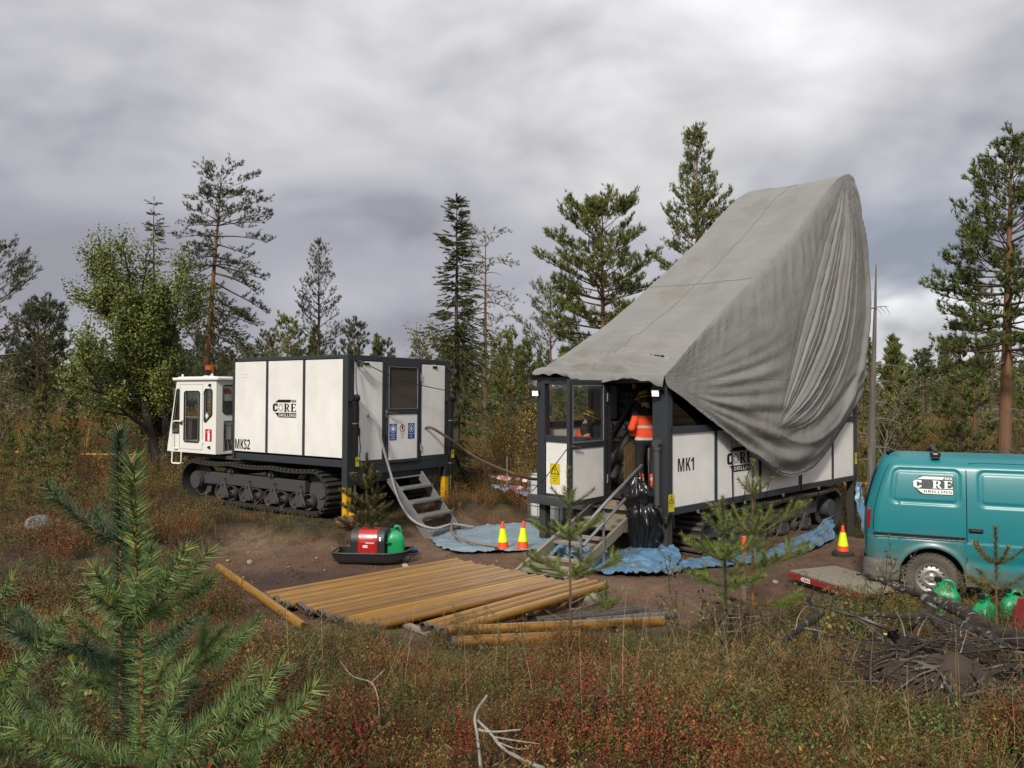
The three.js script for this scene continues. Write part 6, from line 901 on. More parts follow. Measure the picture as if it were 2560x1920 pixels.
  // roof bar
  mesh('roof_bar', merge([rbox(0.13, 0.065, 0.09, 0.06, 2.0, -0.28, 0.015), rbox(0.10, 0.03, 0.07, 0.06, 1.955, -0.235, 0.01), rbox(0.06, 0.032, 1.15, 0.06, 2.045, -0.845, 0.008), rbox(0.13, 0.065, 0.09, 0.06, 2.0, -1.41, 0.015)]), M.black, o); decal('maker_plate', std([0.6, 0.6, 0.6], 0.4), 0.05, 0.014, 0.06, 2.008, -0.2335, 0, o);
  // wheels
  const dustTyre = std([0.155, 0.135, 0.11], 0.95, 0, { map: texGrit, bumpMap: texGritBump, bumpScale: 0.004 }), rimM = std([0.42, 0.415, 0.40], 0.42, 0.7, { map: texStain });
  for (const [x, z, s] of [[0, -0.13, 1], [0, -1.56, -1], [2.98, -0.13, 1], [2.98, -1.56, -1]]) {
    const w = new THREE.Group(); w.name = 'wheel'; o.add(w); w.position.set(x, wc, z); if (s < 0) w.rotation.y = PI;
    mesh('tyre', new THREE.LatheGeometry([[0.195, 0.075], [0.215, 0.09], [0.27, 0.098], [0.312, 0.088], [0.33, 0.065], [0.334, 0.0], [0.33, -0.065], [0.27, -0.095], [0.2, -0.08]].map(([a, b]) => new THREE.Vector2(a, b)), 44).rotateX(PI / 2), dustTyre, w);
    const tb = new THREE.BoxGeometry(0.028, 0.022, 0.07); const tg = []; for (let k = 0; k < 34; k++) { const a = k / 34 * 2 * PI; for (const zz of [0.06, -0.02]) { const b = tb.clone(); b.rotateY(0.4).translate(0, 0.328, zz).rotateZ(a + (zz < 0 ? 0.09 : 0)); tg.push(b); } } mesh('tread_blocks', merge(tg), dustTyre, w);
    mesh('rim', new THREE.LatheGeometry([[0.0, 0.075], [0.035, 0.075], [0.045, 0.06], [0.075, 0.05], [0.085, 0.068], [0.115, 0.066], [0.15, 0.048], [0.168, 0.05], [0.182, 0.072], [0.198, 0.080], [0.203, 0.072], [0.19, 0.04]].map(([a, b]) => new THREE.Vector2(a, b)), 44).rotateX(PI / 2), rimM, w);
    for (let k = 0; k < 16; k++) { const a = k / 16 * 2 * PI; mesh('rim_hole', cylZ(0.0125, 0.02, 10, Math.cos(a) * 0.150, Math.sin(a) * 0.150, 0.044), M.black, w); }
    for (let k = 0; k < 6; k++) { const a = k / 6 * 2 * PI; mesh('wheel_nut', cylZ(0.011, 0.03, 6, Math.cos(a) * 0.062, Math.sin(a) * 0.062, 0.06), rimM, w); }
    mesh('hub_cap', cylZ(0.032, 0.03, 14, 0, 0, 0.075), rimM, w);
  }
}
// ---------------------------------------------------------------- trees
const barkMat = new THREE.MeshStandardMaterial({ vertexColors: true, roughness: 0.92 }), needleMat = new THREE.MeshStandardMaterial({ vertexColors: true, roughness: 0.62, side: THREE.DoubleSide }), leafMat = new THREE.MeshPhysicalMaterial({ vertexColors: true, roughness: 0.55, side: THREE.DoubleSide, transmission: 0.25, thickness: 0 });
const perp = (d) => { const a = Math.abs(d.y) < 0.9 ? V(0, 1, 0) : V(1, 0, 0), n = new THREE.Vector3().crossVectors(d, a).normalize(); return [n, new THREE.Vector3().crossVectors(d, n)]; };
const GREY_BARK = [0.085, 0.068, 0.054], ORANGE_BARK = [0.215, 0.108, 0.054], DEAD = [0.20, 0.185, 0.17];
function tuft(soup, p, dir, size, n, col, r, wide, open = 0.75) {   // a spray of needle bundles round a twig end
  const [a, b] = perp(dir), rot = r() * 6.28;
  for (let k = 0; k < n; k++) {
    const th = rot + k / n * 6.283 * 2.4 + r() * 0.7, out = open * (0.35 + 0.65 * Math.sqrt(r())), c = Math.cos(th) * out, s = Math.sin(th) * out, L = size * (0.75 + 0.5 * r());
    const v = dir.clone().addScaledVector(a, c).addScaledVector(b, s).normalize(), q = p.clone().addScaledVector(dir, (r() - 0.7) * size * 0.7), w = new THREE.Vector3().crossVectors(v, V(r() - 0.5, r() - 0.5, r() - 0.5)).normalize().multiplyScalar(wide * (0.7 + 0.6 * r()));
    const f = 0.72 + 0.56 * r(), cc = [col[0] * f, col[1] * f, col[2] * f];
    soup.tri(q.clone().sub(w), q.clone().add(w), q.clone().addScaledVector(v, L), cc);
  }
}
function path3(p0, dir, len, up, wob, n, r) { const P = [p0.clone()], d = dir.clone().normalize(); for (let i = 0; i < n; i++) { d.y += up / n; d.x += (r() - 0.5) * wob; d.z += (r() - 0.5) * wob; d.normalize(); P.push(P[i].clone().addScaledVector(d, len / n)); } return P; }
function pineGeo(o) {
  o = { clump: 1, ...o }; const r = rng(o.seed), bark = new Soup(), leaf = new Soup(), Ht = o.h, n = 16, tr = [];
  const lean = o.lean || [0, 0], cur = o.curve || 0;
  for (let i = 0; i <= n; i++) { const t = i / n; tr.push(V(lean[0] * t + cur * Math.sin(t * PI) + 0.03 * Ht * 0.1 * n3(t * 3, o.seed, 1), Ht * t - (i ? 0 : 0.25), lean[1] * t + 0.03 * Ht * 0.1 * n3(t * 3, o.seed, 5))); }
  const rad = (t) => o.r0 * (1 - t) ** 0.85 + 0.006;
  bark.add(tube(tr, rad, o.sides || 8), (x, y) => { const t = clamp(y / Ht), k = sst(o.orange0 ?? 0.25, (o.orange0 ?? 0.25) + 0.25, t + 0.12 * n3(x * 7, y * 3, 2)), f = 0.75 + 0.5 * Math.abs(n3(x * 22, y * 9, 4)) + 0.3 * n3(x * 60, y * 30, 4); return mix3(GREY_BARK, o.bark || ORANGE_BARK, k).map((v) => v * f); });
  const at = (t) => { const k = clamp(t) * n, i = Math.min(n - 1, Math.floor(k)); return tr[i].clone().lerp(tr[i + 1], k - i); };
  const brc = (k) => mix3(GREY_BARK, o.bark || ORANGE_BARK, 0.35).map((v) => v * k);
  for (let w = 0; w < o.whorls; w++) {
    const f = (w + 0.3 + 0.5 * r()) / o.whorls, t = lerp(o.crown0, 0.985, f ** (o.pack || 0.9)), m = o.per + (r() < 0.4 ? 1 : 0) - (r() < 0.3 ? 1 : 0);
    const az0 = r() * 6.28;
    for (let k = 0; k < m; k++) {
      const az = az0 + k / m * 6.283 + (r() - 0.5) * 0.7, side = o.onesided ? 1 + o.onesided * Math.cos(az) : 1, L = Ht * o.spread * o.prof(f) * (0.62 + 0.6 * r()) * side; if (L < 0.05) continue;
      const el = lerp(o.el0, o.el1, f) + (r() - 0.5) * 0.3, d = V(Math.cos(az) * Math.cos(el), Math.sin(el), Math.sin(az) * Math.cos(el)), P = path3(at(t), d, L, o.up, 0.42, 6, r); if (r() < (o.gap ?? 0.16)) continue;
      const rb = Math.min(rad(t) * 0.55, 0.008 + L * 0.016);
      bark.add(tube(P, (q) => rb * (1 - q * 0.8), 4, false), brc(0.7 + 0.5 * r()));
      const foliage = (o.bare && r() < o.bare * (1 - f)) ? 0 : 1; if (!foliage) continue;
      const sub = Math.max(2, Math.round(L * o.twigs));
      for (let s = 0; s < sub; s++) {
        const q = lerp(o.inner ?? 0.35, 1, (s + r()) / sub), i = Math.min(5, Math.floor(q * 6)), p = P[i].clone().lerp(P[i + 1], q * 6 - i), fd = P[i + 1].clone().sub(P[i]).normalize(), sd = new THREE.Vector3().crossVectors(fd, V(0, 1, 0)).normalize().multiplyScalar((s % 2 ? 1 : -1) * (0.5 + 0.6 * r()));
        const td = fd.clone().multiplyScalar(0.8).add(sd).add(V(0, (o.twigUp ?? 0.25) + (r() - 0.5) * 0.4, 0)).normalize(), tl = (o.twigL || 0.4) * (0.45 + 0.75 * r()) * (0.5 + 0.5 * (1 - q * 0.5)) * Math.min(1, L / 0.6), TP = path3(p, td, tl, o.twigCurl ?? 0.35, 0.3, 3, r);
        bark.add(tube(TP, (z) => 0.006 * (1 - 0.6 * z), 3, false), brc(0.6));
        const nt = o.tufts; for (let e = 0; e < nt; e++) { const z = lerp(0.45, 1, (e + 1) / nt), j = Math.min(2, Math.floor(z * 3)), tp = TP[j].clone().lerp(TP[j + 1], Math.min(1, z * 3 - j)), dv = TP[j + 1].clone().sub(TP[j]).normalize(); dv.x += (r() - 0.5) * 1.3; dv.y += (r() - 0.1) * 0.9; dv.z += (r() - 0.5) * 1.3; dv.normalize(); tp.add(V(r() - 0.5, r() - 0.4, r() - 0.5).multiplyScalar(o.ball ?? 0.10)); const c = o.cols[Math.floor(r() * o.cols.length)]; tuft(leaf, tp, dv, o.size, o.blades, c, r, o.wide); }
      }
      tuft(leaf, P[6], P[6].clone().sub(P[5]).normalize(), o.size * 1.1, o.blades, o.cols[0], r, o.wide);
    }
  }
  for (let k = 0; k < (o.dead || 0); k++) { const t = lerp(0.12, o.crown0 + 0.08, r()), az = r() * 6.28, L = Ht * o.spread * (0.25 + 0.5 * r()), P = path3(at(t), V(Math.cos(az), -0.1 + 0.3 * r(), Math.sin(az)), L, -0.4, 0.5, 5, r); bark.add(tube(P, (q) => 0.014 * (1 - q * 0.8), 4, false), DEAD.map(((k) => (v) => v * k)(0.5 + 0.5 * r()))); for (let s = 0; s < 3; s++) { const p = P[2 + s % 3]; bark.add(tube(path3(p, V(r() - 0.5, r() - 0.6, r() - 0.5), L * 0.35, -0.2, 0.6, 3, r), (q) => 0.006 * (1 - q * 0.7), 3, false), DEAD.map((v) => v * 0.6)); } }
  tuft(leaf, at(1), V(0, 1, 0), o.size * 1.2, o.blades * 2, o.cols[0], r, o.wide);
  return { trunk: bark.build(), crown: leaf.build() };
}
function spruceGeo(o) {
  const r = rng(o.seed), bark = new Soup(), leaf = new Soup(), Ht = o.h, tr = []; for (let i = 0; i <= 10; i++) tr.push(V(0.03 * n3(i * 0.4, o.seed, 1), Ht * i / 10 - (i ? 0 : 0.2), 0.03 * n3(i * 0.4, o.seed, 7)));
  bark.add(tube(tr, (t) => o.r0 * (1 - t) + 0.006, 7), (x, y, z) => [0.07, 0.052, 0.042].map((v) => v * (0.7 + 0.6 * Math.abs(n3(x * 25, y * 11, z * 25)))));
  for (let w = 0; w < o.whorls; w++) {
    const f = (w + r()) / o.whorls, y = Ht * lerp(o.crown0, 0.985, f);
    for (let k = 0; k < o.per; k++) {
      const az = r() * 6.283; if (n3(y * 1.9, Math.cos(az) * 1.3, Math.sin(az) * 1.3 + o.seed) < -0.14) continue; const L = (o.spread * Ht * (1 - f) ** (o.pow || 0.75) + 0.06) * (0.35 + 0.85 * r()) * (0.85 + 0.5 * n3(y * 1.1, az, o.seed)), d = V(Math.cos(az), lerp(-0.35, 0.45, f) + (r() - 0.5) * 0.3, Math.sin(az)), P = path3(V(0, y, 0), d, L, 0.35, 0.15, 5, r);
      bark.add(tube(P, (q) => (0.006 + L * 0.008) * (1 - q * 0.8), 3, false), [0.06, 0.045, 0.035]);
      const n = Math.max(3, Math.round(L * o.twigs));
      for (let s = 0; s < n; s++) { const q = lerp(0.12, 1, (s + r()) / n), i = Math.min(4, Math.floor(q * 5)), p = P[i].clone().lerp(P[i + 1], q * 5 - i), fd = P[i + 1].clone().sub(P[i]).normalize(), sd = new THREE.Vector3().crossVectors(fd, V(0, 1, 0)).normalize().multiplyScalar((s % 2 ? 1 : -1) * (0.3 + 0.6 * r()) * (1 - q * 0.4)); const td = fd.clone().add(sd).add(V(0, -0.45 - 0.7 * r() * (1 - f), 0)).normalize(); const tl = o.twigL * (0.5 + 0.8 * r()); const e = p.clone().addScaledVector(td, tl); for (let z = 0; z < o.tufts; z++) { const c = o.cols[Math.floor(r() * o.cols.length)]; tuft(leaf, p.clone().lerp(e, (z + 0.6) / o.tufts), td, o.size, o.blades, c, r, o.wide, 0.55); } }
    }
  }
  tuft(leaf, V(0, Ht, 0), V(0, 1, 0), 0.12, 8, o.cols[0], r, o.wide, 0.3);
  return { trunk: bark.build(), crown: leaf.build() };
}
function leafyGeo(o) {   // broad-leaved tree or bush: forking limbs and many small folded leaves
  const r = rng(o.seed), bark = new Soup(), leaf = new Soup();
  const leafAt = (p, d) => { for (let k = 0; k < o.per; k++) { const q = p.clone().add(V((r() - 0.5), (r() - 0.5), (r() - 0.5)).multiplyScalar(o.cluster)), L = o.leaf * (0.7 + 0.6 * r()), ax = V(r() - 0.5, r() * 0.6 - 0.6, r() - 0.5).normalize(), sd = new THREE.Vector3().crossVectors(ax, V(r() - 0.5, r() - 0.2, r() - 0.5)).normalize().multiplyScalar(L * (o.leafW || 0.32)), nn = new THREE.Vector3().crossVectors(ax, sd).normalize().multiplyScalar(L * 0.10), m = q.clone().addScaledVector(ax, L * 0.45), e = q.clone().addScaledVector(ax, L), f = 0.65 + 0.7 * r(), c = o.cols[Math.floor(r() ** 1.3 * o.cols.length)].map((v) => v * f); leaf.tri(q, m.clone().add(sd).add(nn), e, c); leaf.tri(q, e, m.clone().sub(sd).add(nn), c); } };
  const grow = (p, d, L, rad, lv) => {
    const P = path3(p, d, L, o.up ?? 0.25, 0.32, 6, r); bark.add(tube(P, (q) => rad * (1 - q * 0.55), lv < 2 ? 7 : 4, false), (x, y, z) => { const f = 0.7 + 0.6 * Math.abs(n3(x * 14, y * 10, z * 14)); return (o.bark || [0.06, 0.052, 0.045]).map((v) => v * f); });
    if (lv >= o.levels) { for (let i = 1; i <= 6; i++) leafAt(P[i], d); return; }
    if (lv >= o.levels - 1) for (let i = 3; i <= 6; i++) leafAt(P[i], d);
    const n = lv === 0 ? o.first : o.fork; for (let k = 0; k < n; k++) { const q = lerp(lv === 0 ? (o.fork0 ?? 0.35) : 0.3, 1, (k + 0.5 * r()) / n), i = Math.min(5, Math.floor(q * 6)), b = P[i].clone().lerp(P[i + 1], q * 6 - i), fd = P[i + 1].clone().sub(P[i]).normalize(), [a, c] = perp(fd), th = k * 2.4 + r() * 1.2, sp = o.open * (0.7 + 0.6 * r()); grow(b, fd.clone().addScaledVector(a, Math.cos(th) * sp).addScaledVector(c, Math.sin(th) * sp).normalize(), L * (o.shrink || 0.66) * (0.75 + 0.5 * r()), rad * 0.5, lv + 1); }
  };
  for (const s of o.stems) grow(V(s[0], -0.15, s[1]), V(s[2], 1, s[3]).normalize(), s[4], s[5], 0);
  return { trunk: bark.build(), crown: leaf.build() };
}
function treeThing(name, label, cat, g, x, d, turn = 0, s = 1, group, lm = needleMat) { const o = thing(name, label, cat, [x, H(x, d), -d], turn, group); o.scale.setScalar(s); mesh('trunk', g.trunk, barkMat, o); const c = mesh('crown', g.crown, lm, o); c.userData.kind = 'stuff'; return o; }
const PC = [[0.094, 0.122, 0.022], [0.078, 0.106, 0.020], [0.122, 0.140, 0.025], [0.062, 0.086, 0.018]], PCL = [[0.132, 0.152, 0.025], [0.106, 0.128, 0.022], [0.162, 0.170, 0.028], [0.080, 0.102, 0.020]], PCD = [[0.056, 0.068, 0.022], [0.070, 0.080, 0.024], [0.042, 0.054, 0.018]];
const round = (f) => Math.sin(PI * clamp(0.12 + 0.80 * f)) ** 0.7, cone = (f) => (1 - f) ** 0.8 + 0.03, top = (f) => 0.35 + 0.65 * Math.sin(PI * clamp(0.25 + 0.70 * f));
const PB = { per: 4, el0: -0.1, el1: 0.75, up: 0.35, twigs: 6, tufts: 6, size: 0.115, blades: 10, wide: 0.0085, inner: 0.45, twigL: 0.55, gap: 0.2, ball: 0.16, cols: PC, orange0: 0.3 };
treeThing('pine_tree', 'tall sparse pine with bare orange trunk leaning behind the white cab', 'tree', pineGeo({ ...PB, seed: 11, h: 10.2, r0: 0.15, crown0: 0.40, whorls: 22, per: 5, spread: 0.155, prof: top, el0: -0.55, el1: 0.5, up: -0.3, twigs: 6, tufts: 6, size: 0.105, cols: PCD, dead: 7, lean: [0.85, 0.2], orange0: 0.12, onesided: 0.3, twigCurl: 0.5, twigUp: 0.1 }), -10.95, 28);
treeThing('pine_tree', 'slim open pine with narrow spire top behind the white carrier', 'tree', pineGeo({ ...PB, seed: 23, h: 8.5, r0: 0.085, crown0: 0.30, whorls: 17, per: 4, spread: 0.185, prof: (f) => cone(f) * 0.95 + 0.05, el0: 0.10, el1: 0.9, up: 0.35, twigs: 6.5, tufts: 3, size: 0.11, cols: PCD, dead: 3, orange0: 0.7 }), -7.73, 32);
treeThing('pine_tree', 'bare-topped pine with drooping hooked branches beside the tall spruce', 'tree', pineGeo({ ...PB, seed: 37, h: 8.5, r0: 0.105, crown0: 0.40, whorls: 14, per: 4, spread: 0.165, prof: top, el0: -0.35, el1: 0.75, up: -1.1, twigs: 6, tufts: 3, size: 0.10, cols: PC, dead: 9, orange0: 0.18, inner: 0.5, bare: 0.35 }), -1.0, 30);
treeThing('pine_tree', 'full rounded pine with orange upper trunk behind the drill rig', 'tree', pineGeo({ ...PB, seed: 41, h: 8.7, r0: 0.15, crown0: 0.38, whorls: 22, per: 5, spread: 0.215, prof: round, el0: -0.25, el1: 0.8, up: 0.25, twigs: 8, tufts: 7, size: 0.125, blades: 10, wide: 0.0095, cols: PCL, dead: 8, orange0: 0.22 }), 2.95, 26);
treeThing('pine_tree', 'highest slender pine rising behind the top of the tarpaulin slope', 'tree', pineGeo({ ...PB, seed: 59, h: 13.0, r0: 0.14, crown0: 0.48, whorls: 18, per: 5, spread: 0.135, prof: (f) => cone(f) * 0.9 + 0.12, el0: 0.0, el1: 0.9, up: 0.5, twigs: 9, tufts: 6, size: 0.125, blades: 10, wide: 0.0095, inner: 0.3, cols: PCL, orange0: 0.4 }), 6.95, 30);
treeThing('pine_tree', 'low leafy pine tucked beside the rounded one behind the drill cabin', 'tree', pineGeo({ ...PB, seed: 67, h: 6.2, r0: 0.08, crown0: 0.25, whorls: 14, per: 4, spread: 0.22, prof: round, twigs: 8, tufts: 3, size: 0.13, cols: PC, dead: 4 }), 1.35, 28);
treeThing('pine_tree', 'big pine with thick orange trunk behind the teal van', 'tree', pineGeo({ ...PB, seed: 73, h: 9.1, r0: 0.17, sides: 12, crown0: 0.42, whorls: 25, per: 5, spread: 0.20, prof: (f) => cone(f) * 0.85 + 0.18, el0: -0.30, el1: 0.75, up: 0.35, twigs: 6.5, tufts: 6, size: 0.12, blades: 11, wide: 0.0095, cols: PC, dead: 14, orange0: 0.10, lean: [0.22, 0] }), 11.65, 19);
treeThing('pine_tree', 'thin pine standing behind the big orange-trunked one', 'tree', pineGeo({ ...PB, seed: 79, h: 8.6, r0: 0.09, crown0: 0.35, whorls: 16, per: 4, spread: 0.15, prof: cone, cols: PCD, dead: 6, tufts: 2 }), 17.4, 30);
treeThing('pine_tree', 'broad dark pine at the edge of the heath beyond the broad-leaved tree', 'tree', pineGeo({ ...PB, seed: 83, h: 7.0, r0: 0.12, crown0: 0.30, whorls: 15, per: 5, spread: 0.26, prof: round, twigs: 7, tufts: 3, size: 0.13, cols: PCD, dead: 6 }), -17.1, 26);
treeThing('pine_tree', 'short dark pine with dead lower branches near the broad dark pine', 'tree', pineGeo({ ...PB, seed: 89, h: 5.3, r0: 0.09, crown0: 0.42, whorls: 11, per: 5, spread: 0.24, prof: round, cols: PCD, dead: 10 }), -17.2, 29);
const SP = { per: 6, twigs: 9, twigL: 0.26, tufts: 3, size: 0.085, blades: 8, wide: 0.010, cols: [[0.055, 0.068, 0.018], [0.072, 0.084, 0.020], [0.092, 0.098, 0.022]] };
treeThing('spruce_tree', 'tall narrow spruce with hanging twigs just behind the carrier door end', 'tree', spruceGeo({ ...SP, seed: 97, h: 7.9, r0: 0.11, crown0: 0.03, whorls: 56, per: 8, tufts: 4, size: 0.095, wide: 0.011, spread: 0.14, pow: 0.6 }), -1.52, 22);
treeThing('spruce_tree', 'spruce spire showing above the broad-leaved tree', 'tree', spruceGeo({ ...SP, seed: 101, h: 9.0, r0: 0.10, crown0: 0.25, whorls: 26, per: 5, spread: 0.11, pow: 0.8, twigs: 7 }), -12.1, 27);
treeThing('broadleaf_tree', 'dense broad-leaved tree with green and yellowing leaves beside the cab', 'tree', leafyGeo({ seed: 103, stems: [[0, 0, 0.06, 0.03, 5.2, 0.15], [0.18, 0.1, 0.16, 0.15, 4.1, 0.10], [-0.2, 0, -0.2, -0.1, 3.7, 0.10]], levels: 3, first: 10, fork: 5, fork0: 0.25, open: 0.62, up: 0.3, shrink: 0.5, per: 14, cluster: 0.46, leaf: 0.088, leafW: 0.36, cols: [[0.125, 0.175, 0.026], [0.155, 0.195, 0.030], [0.095, 0.140, 0.022], [0.24, 0.21, 0.028]] }), -10.6, 24, 0, 0.90, null, leafMat);
{ // dead grey snag behind the rig
  const r = rng(5), b = new Soup(), tr = path3(V(0, -0.3, 0), V(0.01, 1, 0), 6.7, 0, 0.03, 14, r); b.add(tube(tr, (t) => 0.11 * (1 - t) ** 0.8 + 0.012, 8), (x, y, z) => [0.17, 0.155, 0.14].map((v) => v * (0.6 + 0.8 * Math.abs(n3(x * 30, y * 4, z * 30)))));
  const limbs = [[3.9, 0.2, 0.8, 0.6], [3.5, -0.1, 0.7, 0.5], [3.0, 0.0, 1.0, 0.9], [2.6, 0.3, 0.8, 0.9], [2.2, 2.8, 0.6, 0.5], [1.9, 0.4, 0.7, 0.6], [4.6, 2.6, 0.5, 0.5], [5.3, 0.6, 0.4, 0.4], [1.6, 3.0, 0.5, 0.4], [5.8, 3.4, 0.25, 0.3]];
  for (const [y, az, L, dr] of limbs) { const P = path3(V(0, y, 0), V(Math.cos(az), 0.25, Math.sin(az) * 0.7), L * 1.1, -dr, 0.7, 8, r); b.add(tube(P, (q) => 0.020 * (1 - q * 0.8), 5, false), [0.17, 0.155, 0.14]); for (let k = 2; k < 8; k += 2) b.add(tube(path3(P[k], V(r() - 0.3, r() - 0.7, r() - 0.5), 0.28, -0.4, 0.7, 4, r), (q) => 0.008 * (1 - q * 0.7), 4, false), [0.15, 0.14, 0.13]); }
  const o = thing('dead_tree', 'bare grey dead tree with twisted twigs just behind the drill rig', 'tree', [8.78, H(8.78, 19.6), -19.6]); mesh('trunk', b.build(), barkMat, o);
}
// yellow-leaved bushes and birches
const YL = [[0.36, 0.20, 0.015], [0.28, 0.17, 0.015], [0.22, 0.16, 0.02], [0.10, 0.11, 0.02]];
const birchG = leafyGeo({ seed: 107, stems: [[0, 0, 0.05, 0, 1.5, 0.018], [0.1, 0.1, 0.3, 0.1, 1.2, 0.014], [-0.1, 0, -0.3, 0.1, 1.1, 0.014]], levels: 2, first: 7, fork: 5, open: 0.8, up: 0.3, per: 3, cluster: 0.16, leaf: 0.055, cols: YL, bark: [0.10, 0.07, 0.05] });
const birchTall = leafyGeo({ seed: 109, stems: [[0, 0, 0.03, 0, 2.8, 0.035]], levels: 2, first: 13, fork: 6, fork0: 0.25, open: 0.8, up: 0.3, shrink: 0.42, per: 4, cluster: 0.22, leaf: 0.07, cols: [[0.13, 0.13, 0.02], [0.20, 0.15, 0.02], [0.09, 0.11, 0.02]], bark: [0.20, 0.18, 0.16] });
[[0.25, 24.5, 1.15, 'bright yellow birch bush beside the drill cabin corner'], [-0.45, 26.0, 0.8, 'smaller yellow birch bush near the thin yellow tape']].forEach(([x, d, s, l], i) => treeThing('birch_bush', l, 'bush', birchG, x, d, i * 2.1, s, null, leafMat));
[[-9.0, 27.5, 1.25, 'yellowing birch behind the white cab'], [-2.9, 35, 1.55, 'yellow birch top showing above the carrier roof'], [-15.0, 23.5, 0.95, 'small orange-yellow birch by the barrier tape'], [12.4, 27, 1.0, 'olive birch in front of the forest behind the van'], [9.6, 26, 0.95, 'greenish yellow birch behind the dead grey tree']].forEach(([x, d, s, l], i) => treeThing('birch_tree', l, 'tree', birchTall, x, d, i * 1.7, s, null, leafMat));
// the wood beyond: a few grown shapes, each standing tree its own object
{
  const F = { per: 4, el0: -0.1, el1: 0.8, up: 0.4, twigs: 4, tufts: 4, ball: 0.16, inner: 0.3, size: 0.17, blades: 8, wide: 0.020, cols: PC, dead: 3, twigL: 0.42 };
  const protos = [
    pineGeo({ ...F, seed: 201, h: 5, r0: 0.06, crown0: 0.12, whorls: 14, spread: 0.20, prof: (f) => cone(f) * 0.9 + 0.1 }),
    pineGeo({ ...F, seed: 202, h: 5.4, r0: 0.07, crown0: 0.25, whorls: 13, spread: 0.20, prof: round, cols: PCL }),
    pineGeo({ ...F, seed: 203, h: 6, r0: 0.07, crown0: 0.40, whorls: 11, spread: 0.17, prof: top, dead: 8, orange0: 0.2, cols: PCD }),
    pineGeo({ ...F, seed: 204, h: 4.2, r0: 0.05, crown0: 0.08, whorls: 13, spread: 0.24, prof: (f) => cone(f) + 0.06, cols: [[0.115, 0.130, 0.028], [0.14, 0.142, 0.032], [0.085, 0.100, 0.024]] }),
    spruceGeo({ ...SP, seed: 205, h: 5, r0: 0.06, crown0: 0.03, whorls: 20, per: 5, spread: 0.20, twigs: 5, tufts: 2, size: 0.13, wide: 0.018, blades: 7, twigL: 0.3, cols: [[0.056, 0.076, 0.022], [0.07, 0.088, 0.025]] }),
  ];
  const lab = ['young cone-shaped pine in the wood behind the site', 'young rounded pine in the wood behind the site', 'lanky pine with a bare lower stem in the wood behind the site', 'low bushy light green pine in the wood behind the site', 'young spruce in the wood behind the site'], grp = ['cone-shaped pines of the wood', 'rounded pines of the wood', 'lanky pines of the wood', 'bushy pines of the wood', 'spruces of the wood'];
  const r = rng(424), put = [];
  const place = (x, d, k, s) => { treeThing(k === 4 ? 'spruce_tree' : 'pine_tree', lab[k], 'tree', protos[k], x, d, r() * 6.28, s, grp[k]); put.push([x, d]); };
  for (let i = 0, t = 0; i < 112 && t < 4000; t++) {
    const d = 36 + 42 * r() ** 1.1, u = (r() * 2 - 1) * 0.74, x = u * d; if (put.some(([a, b]) => Math.hypot(a - x, b - d) < 1.15)) continue;
    const left = 0.6 * sst(-0.25, -0.6, u), k = Math.floor(r() * 4.6); place(x, d, Math.min(4, k), (0.62 + 0.42 * r()) * lerp(0.95, 1.18, left) * (d > 55 ? 1.1 : 1)); i++;
  }
  for (const [px, d, k, s] of [[-17.5, 30, 2, 0.95], [-14.6, 32, 2, 1.0], [-13.2, 22.5, 3, 0.62], [-19.2, 28, 1, 1.0], [-15.4, 34, 2, 1.05], [-3.1, 43, 4, 1.1], [-5.4, 47, 4, 1.2], [-8.3, 41, 4, 0.9], [-7.9, 40, 2, 0.95], [-14.0, 50, 1, 1.25], [-12.8, 52, 0, 1.3], [4.5, 33, 0, 0.9], [0.6, 33, 0, 0.95], [-0.2, 36, 1, 0.95], [11.3, 31, 0, 1.0], [13.2, 33, 1, 0.95], [14.8, 31, 3, 1.2], [16.2, 34, 0, 1.1], [18.5, 33, 3, 1.3], [9.9, 34, 3, 1.0], [19.5, 29, 1, 1.05], [15.6, 27, 3, 0.95], [17.3, 25.5, 3, 1.0], [13.4, 27.5, 3, 0.9], [10.9, 28, 2, 0.7], [-8.7, 15.6, 3, 0.34], [-10.4, 17.2, 3, 0.36], [-11.9, 20.5, 3, 0.42], [-15.5, 22, 3, 0.5], [-14.4, 29, 3, 0.65], [0.9, 22.5, 3, 0.33], [1.4, 25, 0, 0.4], [10.6, 23.5, 3, 0.4], [9.3, 23, 3, 0.3]]) place(px, d, k, s);
  // small pines on the heath nearer by
  for (let i = 0, t = 0; i < 24 && t < 3000; t++) { const d = 17 + 16 * r(), u = r() < 0.62 ? -0.25 - 0.5 * r() : -0.2 + 0.95 * r(), x = u * d; if (bare(x, d) > 0 || (u > -0.52 && u < 0.62 && d < 25) || (u > 0.3 && u < 0.7 && d < 22) || put.some(([a, b]) => Math.hypot(a - x, b - d) < 1.2)) continue; place(x, d, r() < 0.7 ? 3 : 0, 0.22 + 0.28 * r()); i++; }
  // the far edge of the wood, one mass
  const all = mergeGeometries([protos[0].trunk, protos[0].crown]), n = 420, im = new THREE.InstancedMesh(all, needleMat, n), mt = new THREE.Matrix4(), q = new THREE.Quaternion();
  for (let i = 0; i < n; i++) { const d = 75 + 90 * r(), x = (r() * 2 - 1) * 0.85 * d, s = 0.95 + 0.6 * r(); q.setFromAxisAngle(V(0, 1, 0), r() * 6.28); mt.compose(V(x, H(x, d) - 0.1, -d), q, V(s, s * (0.9 + 0.3 * r()), s)); im.setMatrixAt(i, mt); }
  im.name = 'forest'; im.castShadow = im.receiveShadow = true; scene.add(im); tag(im, 'far edge of the pine wood closing the horizon', 'forest', null, 'stuff');
}
